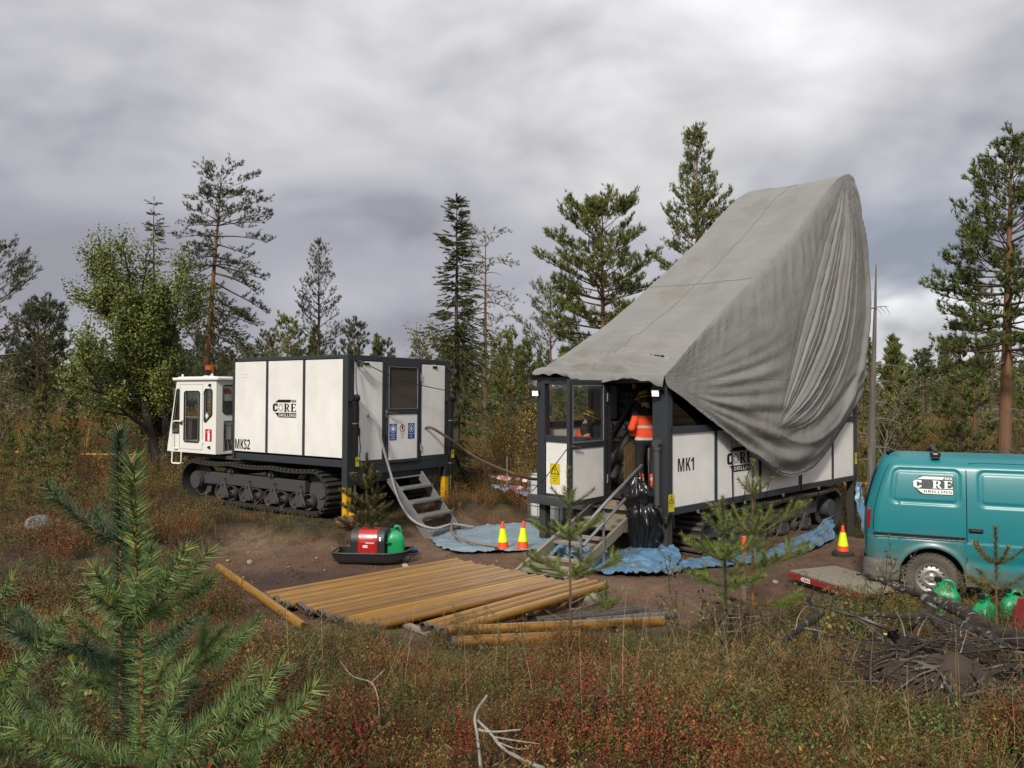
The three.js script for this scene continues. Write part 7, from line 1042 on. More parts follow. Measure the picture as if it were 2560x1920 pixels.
// ---------------------------------------------------------------- young pines close to the camera, needle by needle
function saplingGeo(o) {
  const r = rng(o.seed), bark = new Soup(), leaf = new Soup(), NL = o.needle, cols = o.cols || [[0.120, 0.190, 0.046], [0.092, 0.158, 0.042], [0.165, 0.225, 0.056], [0.064, 0.114, 0.032]];
  const needles = (P, from, dens, fwd, scale = 1, rad = 0.004) => { let L = 0; for (let i = 1; i < P.length; i++) L += P[i].distanceTo(P[i - 1]); const n = Math.round(L * (1 - from) * dens); for (let k = 0; k < n; k++) { const t = from + (1 - from) * (k + r()) / n, f = t * (P.length - 1), i = Math.min(P.length - 2, Math.floor(f)), p = P[i].clone().lerp(P[i + 1], f - i), d = P[i + 1].clone().sub(P[i]).normalize(), [a, b] = perp(d), th = r() * 6.283, out = a.clone().multiplyScalar(Math.cos(th)).addScaledVector(b, Math.sin(th)), fw = fwd * (0.7 + 0.6 * r()) + 0.7 * sst(0.85, 1, t), v = d.clone().multiplyScalar(fw).add(out).normalize(); v.y -= 0.05; const ln = NL * scale * (0.75 + 0.45 * r()), q = p.addScaledVector(out, rad), w1 = new THREE.Vector3().crossVectors(v, out).normalize().multiplyScalar(o.w), w2 = new THREE.Vector3().crossVectors(v, w1).normalize().multiplyScalar(o.w), bend = new THREE.Vector3().copy(d).multiplyScalar(ln * 0.10 * (r() - 0.2)), e = q.clone().addScaledVector(v, ln).add(bend), fcol = 0.7 + 0.6 * r(), yel = r() < (o.yellow || 0.02) ? [0.28, 0.20, 0.03] : cols[Math.floor(r() * cols.length)], c = yel.map((z) => z * fcol); const A = q.clone().add(w1), B = q.clone().sub(w1).add(w2), C = q.clone().sub(w1).sub(w2); if (o.fine) { leaf.tri(A, B, e, c); leaf.tri(B, C, e, c); leaf.tri(C, A, e, c); } else leaf.tri(A, q.clone().sub(w1), e, c); } };
  const bc = o.barkCol || [0.20, 0.105, 0.045];
  const stemCol = (x, y, z) => bc.map((v) => v * (0.65 + 0.7 * Math.abs(n3(x * 60, y * 34, z * 60))));
  const bud = (p, d, s) => bark.add(new THREE.SphereGeometry(s, 6, 5).scale(1, 2.2, 1).applyQuaternion(new THREE.Quaternion().setFromUnitVectors(V(0, 1, 0), d)).translate(p.x, p.y, p.z), [0.30, 0.13, 0.05]);
  const shoot = (p, d, L, up, rad, lv, dens) => {
    const P = path3(p, d, L, up, 0.10, 7, r); bark.add(tube(P, (q) => rad * (1 - 0.5 * q), 6, false), stemCol); needles(P, lv >= 1 ? (o.bareBase ?? 0.08) : 0.35, dens, o.fwd ?? 0.75, 1, rad); const e = P[7], ed = e.clone().sub(P[6]).normalize(); bud(e, ed, rad * 0.9);
    if (L > o.forkAt) { const q = 0.55 + 0.1 * r(), i = Math.floor(q * 7), b = P[i]; for (const s of [-1, 1]) { const sd = new THREE.Vector3().crossVectors(d, V(0, 1, 0)).normalize().multiplyScalar(s * (0.8 + 0.3 * r())); shoot(b, d.clone().add(sd).add(V(0, 0.15, 0)).normalize(), L * (0.45 + 0.15 * r()), up, rad * 0.7, lv + 1, dens); } }
  };
  const ht = o.h, st = path3(V(0, -0.15, 0), V(o.lean || 0, 1, 0), ht + 0.15, 0, 0.02, 16, r), at = (y) => { let i = 0; while (i < 15 && st[i + 1].y < y) i++; return st[i].clone().lerp(st[i + 1], clamp((y - st[i].y) / (st[i + 1].y - st[i].y))); };
  bark.add(tube(st, (q) => lerp(o.r0, o.r0 * 0.32, q), 8, false), stemCol);
  const yTop = o.whorls.length ? o.whorls[0].y : ht * 0.7;
  needles([at(yTop), at(lerp(yTop, ht, 0.5)), at(ht)], 0.02, o.dens * 1.6, 0.65, 1.1, o.r0 * 0.35); bud(at(ht), V(0, 1, 0), o.r0 * 0.45);
  if (o.stemNeedles) needles([at(o.stemNeedles), at(yTop)], 0, o.dens * 1.5, 0.35, 0.95, o.r0 * 0.6);
  for (const w of o.whorls) for (const [az, L, el] of w.b || [...Array(w.n)].map((_, k) => [k / w.n * 6.283 + r() * 0.8, w.L * (0.75 + 0.45 * r()), w.el + (r() - 0.5) * 0.25])) shoot(at(w.y), V(Math.cos(az) * Math.cos(el), Math.sin(el), Math.sin(az) * Math.cos(el)), L, w.up ?? 0.5, o.r0 * 0.42 * Math.min(1, 0.4 + L), 1, o.dens);
  for (let k = 0; k < (o.deadTwigs || 0); k++) { const y = ht * (0.08 + 0.25 * r()), az = r() * 6.28; bark.add(tube(path3(at(y), V(Math.cos(az), 0.2, Math.sin(az)), 0.3 + 0.3 * r(), 0.3, 0.5, 6, r), (q) => 0.005 * (1 - 0.8 * q), 4, false), [0.22, 0.20, 0.18]); }
  return { trunk: bark.build(), crown: leaf.build() };
}
const NEAR = { needle: 0.056, w: 0.0021, fine: true, dens: 620, fwd: 0.55, forkAt: 0.42, r0: 0.013 };
const sap = (label, o, x, d, turn = 0, y) => { const g = saplingGeo(o), t = thing('pine_sapling', label, 'sapling', [x, y ?? H(x, d), -d], turn); mesh('trunk', g.trunk, barkMat, t); const c = mesh('crown', g.crown, needleMat, t); c.userData.kind = 'stuff'; return t; };
sap('largest young pine with long green needles and a straight orange-brown stem', { ...NEAR, seed: 301, h: 1.56, r0: 0.0135, stemNeedles: 0.62, whorls: [
  { y: 1.06, b: [[0.35, 0.30, 0.75], [-0.55, 0.29, 0.55], [3.0, 0.22, 0.72], [2.3, 0.18, 0.5], [4.5, 0.22, 0.6], [1.2, 0.24, 0.6]] },
  { y: 0.60, up: 0.55, b: [[0.15, 0.58, 0.12], [0.9, 0.42, 0.3], [-0.35, 0.50, 0.32], [2.9, 0.56, 0.12], [3.5, 0.52, 0.02], [2.3, 0.42, 0.3], [4.6, 0.42, 0.1], [5.4, 0.38, 0.2]] },
  { y: 0.24, up: 0.5, b: [[0.0, 0.62, 0.1], [0.8, 0.5, 0.15], [3.1, 0.62, 0.05], [2.4, 0.5, 0.2], [4.3, 0.4, 0.1], [5.5, 0.5, 0.2]] }] }, -1.14, 2.5, 0, 1.12);
sap('slim young pine with tight bluish leader behind the largest one', { ...NEAR, seed: 302, h: 1.66, r0: 0.013, dens: 850, stemNeedles: 0.25, barkCol: [0.27, 0.13, 0.05], cols: [[0.048, 0.098, 0.045], [0.062, 0.112, 0.045], [0.040, 0.080, 0.036]], whorls: [{ y: 1.20, b: [[2.9, 0.36, 0.5], [3.6, 0.2, 0.5], [0.5, 0.2, 0.7]] }, { y: 0.72, up: 0.4, b: [[2.7, 0.5, 0.3], [0.3, 0.4, 0.3], [4.5, 0.35, 0.3], [1.5, 0.4, 0.3]] }, { y: 0.35, up: 0.4, b: [[3.0, 0.5, 0.2], [1.8, 0.45, 0.25], [5.2, 0.4, 0.2], [0.4, 0.5, 0.2]] }] }, -1.58, 3.25, 0, 1.07);
sap('young pine with a single upright tip and grey stem at the edge of the thicket', { ...NEAR, seed: 303, h: 1.32, r0: 0.012, barkCol: [0.10, 0.075, 0.055], whorls: [{ y: 1.0, b: [[0.4, 0.2, 0.7], [1.2, 0.2, 0.6]] }, { y: 0.75, up: 0.5, b: [[0.2, 0.42, 0.55], [0.75, 0.40, 0.3], [2.9, 0.3, 0.4]] }, { y: 0.35, up: 0.5, b: [[0.3, 0.5, 0.2], [1.4, 0.4, 0.3], [3.0, 0.3, 0.2]] }] }, -1.72, 2.65, 0, 1.13);
sap('low branching young pine filling the gap beside the largest one', { ...NEAR, seed: 304, h: 0.95, r0: 0.011, dens: 800, whorls: [{ y: 0.62, up: 0.5, n: 6, L: 0.34, el: 0.45 }, { y: 0.30, up: 0.5, n: 6, L: 0.45, el: 0.25 }] }, -1.66, 3.7, 1.1);
sap('little pine shoot poking out of the red heath', { ...NEAR, seed: 305, h: 0.40, r0: 0.008, whorls: [{ y: 0.18, up: 0.5, n: 4, L: 0.16, el: 0.6 }] }, -0.66, 2.86, 0.4, 1.12);
const MIDN = { needle: 0.060, w: 0.0028, fine: false, dens: 680, cols: [[0.135, 0.180, 0.032], [0.108, 0.152, 0.028], [0.165, 0.205, 0.036], [0.085, 0.122, 0.024]], forkAt: 0.34, r0: 0.017, stemNeedles: 0.5 };
sap('thin young pine with bare lower stem in front of the wooden steps', { ...MIDN, seed: 311, h: 1.98, barkCol: [0.16, 0.085, 0.045], deadTwigs: 9, stemNeedles: 1.1, whorls: [{ y: 1.56, up: 0.5, b: [[0.1, 0.34, 0.35], [2.9, 0.30, 0.55], [1.4, 0.3, 0.5], [4.6, 0.3, 0.4]] }, { y: 1.18, up: 0.3, b: [[0.0, 0.45, 0.45], [3.0, 0.48, 0.25], [1.6, 0.4, 0.3], [4.4, 0.4, 0.2], [5.4, 0.4, 0.3]] }, { y: 0.76, up: 0.5, b: [[0.1, 0.62, 0.10], [2.8, 0.60, 0.05], [1.3, 0.45, 0.2], [4.0, 0.5, 0.1], [5.3, 0.55, 0.1], [3.4, 0.55, 0.2]] }] }, 0.665, 9.1);
sap('bushy young pine in front of the muddy track, darker and shorter of the pair', { ...MIDN, seed: 312, h: 1.72, r0: 0.019, barkCol: [0.085, 0.065, 0.05], deadTwigs: 7, whorls: [{ y: 1.34, up: 0.5, b: [[0.3, 0.30, 0.5], [2.8, 0.34, 0.55], [1.5, 0.3, 0.6], [4.7, 0.3, 0.5]] }, { y: 1.05, up: 0.4, b: [[0.0, 0.42, 0.4], [3.1, 0.48, 0.3], [1.7, 0.4, 0.4], [4.4, 0.4, 0.3], [5.5, 0.4, 0.3]] }, { y: 0.78, up: 0.4, b: [[0.3, 0.42, 0.2], [2.8, 0.46, 0.2], [1.3, 0.45, 0.2], [4.0, 0.4, 0.1], [5.3, 0.45, 0.1]] }] }, 2.25, 8.4);
sap('taller spreading young pine with curved candle tips in front of the rig', { ...MIDN, seed: 313, h: 2.08, r0: 0.02, barkCol: [0.26, 0.12, 0.045], deadTwigs: 6, stemNeedles: 0.9, whorls: [{ y: 1.70, up: 0.7, b: [[0.2, 0.28, 0.4], [2.9, 0.26, 0.5], [1.5, 0.26, 0.5], [4.7, 0.26, 0.4]] }, { y: 1.22, up: 0.7, b: [[0.15, 0.66, 0.35], [2.95, 0.62, 0.35], [1.7, 0.5, 0.4], [4.4, 0.5, 0.3], [5.6, 0.5, 0.35]] }, { y: 0.86, up: 0.6, b: [[0.1, 0.72, 0.15], [3.0, 0.6, 0.15], [1.3, 0.55, 0.2], [4.0, 0.55, 0.1], [5.3, 0.55, 0.2]] }, { y: 0.45, up: 0.3, b: [[0.2, 0.55, 0.05], [0.7, 0.5, 0.05], [3.1, 0.4, 0.1]] }] }, 2.74, 9.1);
sap('dense little pine standing beside the yellow jack leg and steel steps', { ...MIDN, seed: 314, h: 1.62, r0: 0.018, dens: 620, w: 0.005, needle: 0.062, yellow: 0.10, cols: [[0.060, 0.072, 0.020], [0.075, 0.080, 0.022], [0.045, 0.058, 0.018]], stemNeedles: 0.2, whorls: [{ y: 1.26, up: 0.8, n: 4, L: 0.26, el: 0.7 }, { y: 0.95, up: 0.7, n: 6, L: 0.38, el: 0.5 }, { y: 0.66, up: 0.6, n: 7, L: 0.46, el: 0.3 }, { y: 0.42, up: 0.6, n: 7, L: 0.5, el: 0.2 }, { y: 0.2, up: 0.5, n: 7, L: 0.5, el: 0.1 }] }, -2.74, 15.1);
sap('small yellowish pine growing in front of the van door', { ...MIDN, seed: 315, h: 1.02, r0: 0.012, yellow: 0.25, cols: [[0.085, 0.095, 0.024], [0.10, 0.10, 0.025], [0.06, 0.075, 0.02]], whorls: [{ y: 0.66, up: 0.8, b: [[0.3, 0.34, 0.3], [2.9, 0.34, 0.35], [1.6, 0.3, 0.4], [4.5, 0.3, 0.3]] }, { y: 0.42, up: 0.5, b: [[0.1, 0.3, 0.2], [3.0, 0.36, 0.1], [4.6, 0.3, 0.2]] }] }, 4.74, 7.85, 0, 0.52);
sap('tiny pine tip between the bin bag and the camera heath', { ...MIDN, seed: 316, h: 0.72, r0: 0.010, whorls: [{ y: 0.42, up: 0.5, n: 5, L: 0.22, el: 0.5 }] }, 1.06, 9.0);
// ---------------------------------------------------------------- shrubs and seedlings near the camera
const shrubCols = [[0.085, 0.120, 0.022], [0.12, 0.14, 0.025], [0.065, 0.095, 0.02], [0.22, 0.16, 0.02]];
const shrub = (label, x, d, s, seed, stems, o = {}) => treeThing('birch_shrub', label, 'shrub', leafyGeo({ seed, stems, levels: 1, first: 9, fork: 4, fork0: 0.2, open: 0.6, up: 0.3, shrink: 0.32, per: 1, cluster: 0.07, leaf: 0.042, leafW: 0.42, cols: shrubCols, bark: [0.06, 0.04, 0.03], ...o }), x, d, 0, s, null, leafMat);
shrub('leafy birch shrub with green and yellow leaves in front of the wooden deck', 3.32, 7.75, 1, 401, [[0, 0, 0.05, 0, 0.95, 0.008], [0.12, 0, 0.2, 0.1, 0.85, 0.007], [-0.12, 0.05, -0.2, 0, 0.75, 0.007], [0.2, -0.1, 0.35, -0.1, 0.7, 0.006], [0.05, 0.1, -0.05, 0.2, 0.7, 0.006], [-0.2, 0, -0.3, 0.1, 0.55, 0.006]], { per: 2 });
shrub('taller thin birch stem beside the leafy shrub, few yellow leaves', 3.52, 8.0, 1, 402, [[0, 0, 0.06, 0, 1.35, 0.009], [0.1, 0.1, 0.12, 0, 1.1, 0.008]], { cols: [[0.20, 0.16, 0.02], [0.09, 0.12, 0.022]] });
shrub('upright birch seedling with sparse leaves near the blue sheet', 1.86, 8.9, 1, 403, [[0, 0, 0.02, 0, 1.05, 0.008], [0.08, 0, 0.1, 0, 0.7, 0.006]]);
shrub('dark-stemmed leggy shrub at the end of the long ochre pipe', 2.0, 7.6, 1, 404, [[0, 0, 0.08, 0, 0.8, 0.007], [0.1, 0, 0.15, 0.1, 0.7, 0.007], [-0.1, 0, -0.15, 0, 0.75, 0.007]], { per: 1, cols: [[0.075, 0.085, 0.02], [0.05, 0.06, 0.02]] });
shrub('pale yellow-green birch seedling at the edge of the young pines', -1.72, 2.95, 1, 405, [[0, 0, 0.05, 0, 0.62, 0.005], [0.05, 0, 0.18, 0, 0.5, 0.004]], { leaf: 0.034, cols: [[0.20, 0.24, 0.035], [0.16, 0.20, 0.03], [0.28, 0.27, 0.04]] });
shrub('bright yellow-leaved seedling under the thin young pine', 0.62, 8.75, 1, 406, [[0, 0, 0.05, 0, 0.32, 0.005], [0.05, 0, 0.2, 0, 0.3, 0.004], [-0.05, 0, -0.2, 0, 0.28, 0.004]], { cols: [[0.62, 0.42, 0.01], [0.4, 0.3, 0.015], [0.12, 0.15, 0.02]] });
shrub('leggy shrub with curled leaves in front of the green fuel cans', 4.7, 8.4, 1, 407, [[0, 0, 0.1, 0, 0.6, 0.006], [0.2, 0, 0.2, 0, 0.55, 0.006], [-0.2, 0, -0.1, 0, 0.6, 0.006]], { cols: [[0.10, 0.10, 0.02], [0.16, 0.09, 0.02]] });
// ---------------------------------------------------------------- uprooted stump with fallen limbs
{
  const r = rng(71), b = new Soup(), dark = (x, y, z) => { const f = 0.45 + 0.9 * Math.abs(n3(x * 16, y * 16, z * 16)), li = 0.85 * sst(0.30, 0.40, n3(x * 85, y * 85, z * 85)) * sst(-0.1, 0.25, n3(x * 8, y * 8, z * 8)), st = Math.abs(n3(x * 60, y * 25, z * 60)); return mix3([0.052 * f, 0.038 * f, 0.029 * f].map((v) => v * (0.5 + 1.2 * st)), [0.24, 0.245, 0.225], li); };
  const log = (P, rad, sides = 9) => { const C = curve(P, P.length * 14); b.add(tube(C.map((p, i) => p.clone().add(V(0.018 * n3(i * 0.3, rad[1] * 50, 2), 0.02 * n3(i * 0.3, rad[1] * 50 + 5, 2), 0.012 * n3(i * 0.3, 9, 2)))), (q) => lerp(rad[0], rad[1], q) * (1 + 0.30 * n3(q * 26, rad[1] * 40, 3) + 0.12 * n3(q * 90, rad[1] * 40, 3)), sides), dark);
    for (let k = 0; k < 5; k++) { const c = C[Math.floor((0.1 + 0.85 * r()) * (C.length - 1))]; b.add(tube(path3(c, V(r() - 0.5, r() * 0.8, r() - 0.5), 0.08 + 0.25 * r(), -0.6 * r(), 0.6, 5, r), (z) => 0.007 * (1 - 0.8 * z), 4, false), r() < 0.4 ? [0.22, 0.215, 0.20] : dark); } };
  log([[3.27, 1.15, -7.6], [3.45, 1.11, -7.5], [3.61, 1.07, -7.3], [3.70, 1.06, -7.0], [3.76, 1.03, -6.7], [3.80, 0.99, -6.4], [3.95, 0.96, -6.1], [4.5, 0.90, -5.8]], [0.014, 0.09], 11);
  log([[2.86, 0.95, -6.9], [3.06, 0.98, -6.8], [3.25, 1.02, -6.6], [3.45, 1.05, -6.5], [3.62, 1.02, -6.3], [3.8, 0.93, -6.2], [4.1, 0.80, -6.1]], [0.012, 0.045]); log([[3.66, 1.08, -7.1], [3.60, 1.0, -6.9], [3.43, 0.93, -6.8], [3.3, 0.80, -6.75]], [0.05, 0.015]);
  log([[2.66, 0.98, -6.9], [2.38, 0.88, -6.7], [2.11, 0.80, -6.5], [1.95, 0.74, -6.4]], [0.035, 0.012]); log([[2.56, 1.1, -6.95], [2.62, 0.95, -6.9], [2.58, 0.75, -6.8]], [0.014, 0.02]); log([[3.36, 1.06, -6.4], [3.38, 1.0, -6.1], [3.45, 0.90, -5.9], [3.8, 0.80, -5.8]], [0.03, 0.07]); log([[4.16, 1.1, -6.05], [4.15, 0.95, -6.0], [4.12, 0.7, -6.0]], [0.03, 0.04]);
  for (let k = 0; k < 7; k++) { const o = k * 0.045; log([[2.80 + o * 0.4, 1.08 - o * 0.5, -5.95 + o], [2.98 + o * 0.5, 1.06 - o * 0.7, -5.7 + o], [3.14 + o, 0.93 - o * 0.6, -5.5 + o], [3.35 + o, 0.78 - o * 0.4, -5.3 + o]], [0.035, 0.05], 6); }
  for (let k = 0; k < 130; k++) { const a = 1.7 + r() * 2.6, L = 0.35 + 0.45 * r(), p = V(2.95 + (r() - 0.5) * 0.4, 1.02 + (r() - 0.5) * 0.12, -5.42 + (r() - 0.5) * 0.3), P = path3(p, V(Math.cos(a), 0.10 + 0.2 * r(), Math.sin(a) * 0.8), L, -1.1 - r() * 0.8, 0.5, 7, r); b.add(tube(P, (q) => (0.005 + 0.007 * (k % 5 === 0 ? 1.5 : 0.5)) * (1 - q * 0.75), 4, false), r() < 0.2 ? [0.10, 0.092, 0.082] : [0.055, 0.038, 0.027]); }
  // torn stump body
  const g = new THREE.IcosahedronGeometry(0.26, 5), p = g.attributes.position; for (let i = 0; i < p.count; i++) { const v = V(p.getX(i), p.getY(i), p.getZ(i)), k = 1 + 0.45 * n3(v.x * 5, v.y * 5, v.z * 5) + 0.22 * Math.abs(n3(v.x * 14, v.y * 3, v.z * 14)); p.setXYZ(i, v.x * k * 1.35 + 2.92, v.y * k * 0.75 + 0.88, v.z * k - 5.36); } b.add(g, (x, y, z) => { const f = 0.5 + Math.abs(n3(x * 22, y * 9, z * 22)); return [0.058 * f, 0.040 * f, 0.028 * f]; });
  for (let k = 0; k < 5; k++) b.add(rbox(0.05 + 0.05 * r(), 0.012, 0.03, 0, 0, 0, 0.003, 1).rotateZ(r()).rotateY(r() * 3).translate(2.72 + r() * 0.25, 0.98 + r() * 0.05, -5.1 - r() * 0.2), [0.42, 0.42, 0.40]);
  for (let k = 0; k < 560; k++) { // tangle of thin broken branches heaped over the roots
    const a = r() * 6.283, R = Math.sqrt(r()), x = 3.15 + Math.cos(a) * R * 1.35, z = -5.85 + Math.sin(a) * R * 0.85, hh = 0.46 * (1 - R * R) * r(), p = V(x, H(x, -z) + 0.06 + hh, z), th = r() * 6.283, L = 0.25 + 0.75 * r();
    b.add(tube(path3(p, V(Math.cos(th), (r() - 0.35) * 0.7, Math.sin(th)), L, -0.5 * r(), 0.36, 7, r), (q) => (k % 9 === 0 ? 0.016 : k % 3 ? 0.004 : 0.007) * (1 - 0.8 * q), 4, false), k % 7 === 0 ? [0.11, 0.105, 0.098].map(((k) => (v) => v * k)(0.5 + 0.8 * r())) : dark); }
  const o = thing('uprooted_stump', 'dark uprooted tree stump with torn roots and lichen-flecked fallen limbs', 'stump'); mesh('wood', b.build(), barkMat, o);
  single('survey_pole', tube([V(2.92, 0.96, -6.35), V(3.08, 0.96, -6.28)], 0.008, 7), std([0.55, 0.40, 0.02], 0.5), 'short yellow plastic rod stuck between the stump limbs', 'rod');
}
{ // pale dead branches on the heath
  const wcol = (x, y, z) => [0.40, 0.405, 0.34].map((v) => v * (0.45 + 0.8 * Math.abs(n3(x * 70, y * 70, z * 70))));
  const br = (label, lists, rad) => { const b = new Soup(); for (const [P, r0, r1] of lists) b.add(tube(curve(P, P.length * 7), (q) => lerp(r0, r1, q) * (1 + 0.3 * n3(q * 16, r0 * 900, 1)), 6), wcol); const m = single('dead_branch', b.build(), barkMat, label, 'branch'); return m; };
  br('forked lichen-white dead branch lying on the red heath', [[[[-0.13, 1.33, -4.1], [-0.18, 1.31, -3.9], [-0.165, 1.26, -3.8], [-0.14, 1.20, -3.6]], 0.006, 0.007], [[[-0.17, 1.265, -3.85], [-0.1, 1.275, -3.8], [0.04, 1.285, -3.8]], 0.007, 0.004], [[[-0.165, 1.30, -3.87], [-0.1, 1.265, -3.8], [-0.04, 1.24, -3.7], [0.05, 1.235, -3.6], [0.14, 1.24, -3.5]], 0.006, 0.009], [[[-0.08, 1.25, -3.8], [0.02, 1.255, -3.75], [0.13, 1.24, -3.75]], 0.005, 0.002], [[[-0.06, 1.245, -3.75], [0.02, 1.24, -3.7], [0.08, 1.24, -3.7]], 0.004, 0.002]]);
  br('thin grey crooked twig standing in the heath', [[[[-1.03, 1.27, -4.8], [-0.91, 1.25, -4.6], [-0.79, 1.25, -4.5], [-0.74, 1.22, -4.4], [-0.69, 1.10, -4.2]], 0.0022, 0.004], [[[-0.79, 1.25, -4.5], [-0.72, 1.31, -4.55]], 0.003, 0.002]]);
}
// ---------------------------------------------------------------- ground cover: heath, red bilberry, lingonberry, marsh tea, grass
{
  const r = rng(2024);
  const clump = (f) => { const s = new Soup(); f(s); return s.build(); };
  const leaf2 = (s, p, ax, L, wd, c) => { const sd = new THREE.Vector3().crossVectors(ax, V(r() - 0.5, r(), r() - 0.5)).normalize().multiplyScalar(L * wd), m = p.clone().addScaledVector(ax, L * 0.5), e = p.clone().addScaledVector(ax, L); s.tri(p, m.clone().add(sd), e, c); s.tri(p, e, m.clone().sub(sd), c); };
  const stem = (s, p, q, w, c) => { const d = new THREE.Vector3().crossVectors(q.clone().sub(p), V(r() - 0.5, 0.1, r() - 0.5)).normalize().multiplyScalar(w); s.tri(p.clone().sub(d), p.clone().add(d), q, c); };
  const vary = (c, a = 0.5) => { const f = 1 - a / 2 + a * r(); return c.map((v) => v * f); };
  const heath = (seed) => clump((s) => { for (let k = 0; k < 34; k++) { const a = r() * 6.28, R = 0.12 * Math.sqrt(r()), p = V(Math.cos(a) * R, -0.03, Math.sin(a) * R), hgt = 0.13 + 0.16 * r(), q = V(p.x * 1.5 + (r() - 0.5) * 0.09, hgt, p.z * 1.5 + (r() - 0.5) * 0.09); stem(s, p, q, 0.0018, vary([0.060, 0.034, 0.022])); const tone = r() < 0.5 ? [0.130, 0.058, 0.014] : r() < 0.6 ? [0.092, 0.100, 0.016] : [0.165, 0.044, 0.014]; for (let j = 0; j < 15; j++) { const t = 0.35 + 0.65 * (j + r()) / 15, th = r() * 6.28; leaf2(s, p.clone().lerp(q, t), V(Math.cos(th), 0.6 + 0.5 * r(), Math.sin(th)).normalize(), 0.012 + 0.009 * r(), 0.17, vary(tone, 0.8)); } } });
  const berry = (cols, L, wd) => clump((s) => { for (let k = 0; k < 17; k++) { const a = r() * 6.28, R = 0.10 * Math.sqrt(r()), p = V(Math.cos(a) * R, -0.03, Math.sin(a) * R), q = V(p.x * 1.6 + (r() - 0.5) * 0.08, 0.12 + 0.15 * r(), p.z * 1.6 + (r() - 0.5) * 0.08); stem(s, p, q, 0.0018, vary([0.05, 0.035, 0.018])); const tone = cols[Math.floor(r() * cols.length)]; for (let j = 0; j < 14; j++) { const th = j * 2.4 + r(); leaf2(s, p.clone().lerp(q, 0.3 + 0.7 * (j + r()) / 14), V(Math.cos(th), 0.35 + 0.5 * r(), Math.sin(th)).normalize(), L * 0.72 * (0.7 + 0.6 * r()), wd, vary(r() < 0.75 ? tone : cols[Math.floor(r() * cols.length)], 0.6)); } } });
  const tea = () => clump((s) => { for (let k = 0; k < 6; k++) { const a = r() * 6.28, p = V(Math.cos(a) * 0.06, -0.03, Math.sin(a) * 0.06), q = V(p.x * 2 + (r() - 0.5) * 0.1, 0.20 + 0.18 * r(), p.z * 2 + (r() - 0.5) * 0.1); stem(s, p, q, 0.0022, vary([0.09, 0.048, 0.028])); for (let j = 0; j < 30; j++) { const t = j < 18 ? 1 - 0.05 * r() : 0.55 + 0.4 * r(), th = r() * 6.28; leaf2(s, p.clone().lerp(q, t), V(Math.cos(th), j < 6 ? 0.7 : -0.35 - 0.8 * r(), Math.sin(th)).normalize(), 0.028 + 0.018 * r(), 0.06, vary(r() < 0.5 ? [0.110, 0.086, 0.032] : r() < 0.55 ? [0.070, 0.084, 0.028] : [0.155, 0.080, 0.03], 0.6)); } } });
  const grass = (L, c) => clump((s) => { for (let k = 0; k < 22; k++) { const a = r() * 6.28, p = V(Math.cos(a) * 0.04 * r(), -0.02, Math.sin(a) * 0.04 * r()), d = V(Math.cos(a) * (0.2 + 0.5 * r()), 1, Math.sin(a) * (0.2 + 0.5 * r())).normalize(), len = L * (0.5 + 0.7 * r()), P = path3(p, d, len, -0.9 * r(), 0.15, 3, r), w = V(-Math.sin(a), 0, Math.cos(a)).multiplyScalar(0.0016 + 0.0012 * r()), cc = vary(c, 0.7); for (let i = 0; i < 3; i++) { const f0 = 1 - i / 3, f1 = 1 - (i + 1) / 3; const A = P[i].clone().addScaledVector(w, f0), B = P[i].clone().addScaledVector(w, -f0), C = P[i + 1].clone().addScaledVector(w, f1), D = P[i + 1].clone().addScaledVector(w, -f1); s.tri(A, B, C, cc); if (i < 2) s.tri(C, B, D, cc); } } });
  const RED = [[0.21, 0.022, 0.014], [0.15, 0.018, 0.012], [0.24, 0.055, 0.014], [0.13, 0.055, 0.016]], GRN = [[0.066, 0.118, 0.018], [0.092, 0.140, 0.022], [0.048, 0.090, 0.016]], ORG = [[0.23, 0.080, 0.012], [0.18, 0.095, 0.014], [0.28, 0.115, 0.014], [0.12, 0.055, 0.014]], OLV = [[0.125, 0.130, 0.014], [0.165, 0.150, 0.018], [0.090, 0.104, 0.013]];
  const kinds = [
    { n: 'heath_scrub', l: 'rust-brown heather scrub covering the ground', c: 'heather', g: [heath(1), heath(2), heath(3)], w: (a, b) => 1.0 },
    { n: 'red_bilberry', l: 'patches of crimson bilberry leaves in the heath', c: 'bilberry', g: [berry(RED, 0.024, 0.27)], w: (a, b, d) => 1.6 * sst(0.18, 0.38, a) * (d < 12 ? 1 : 0.5) },
    { n: 'lingonberry', l: 'low green lingonberry leaves between the heather', c: 'lingonberry', g: [berry(GRN, 0.020, 0.30), berry(GRN, 0.026, 0.26)], w: (a, b) => 0.40 + 1.5 * sst(-0.10, 0.30, b) },
    { n: 'orange_dwarf_shrub', l: 'orange-brown withering dwarf shrubs in the heath', c: 'dwarf shrub', g: [berry(ORG, 0.026, 0.22)], w: (a, b) => 0.45 * sst(-0.1, 0.35, -b + 0.3 * a) },
    { n: 'moss_cushion', l: 'olive green mossy shoots between the dwarf shrubs', c: 'moss', g: [berry(OLV, 0.018, 0.2)], w: (a, b, d, x) => 0.10 + 0.85 * sst(-0.1, 0.35, b - a) + 0.35 * sst(0.5, 2.5, x) },
    { n: 'marsh_tea', l: 'marsh tea sprigs with drooping narrow leaves', c: 'marsh tea', g: [tea(), tea()], w: (a, b, d) => 0.75 * sst(-0.25, 0.3, b * 0.6 - a * 0.5 + 0.1) },
    { n: 'dry_grass', l: 'thin straw-coloured grass blades sticking out of the heath', c: 'grass', g: [grass(0.34, [0.26, 0.185, 0.07]), grass(0.26, [0.17, 0.165, 0.045])], w: (a, b, d, x) => 0.22 + 1.0 * sst(1.2, 2.4, x) * (1 - sst(3.6, 4.6, x)) * (1 - sst(7.5, 9, d)) * (0.5 + b) + 0.35 * sst(18, 30, d) },
  ];
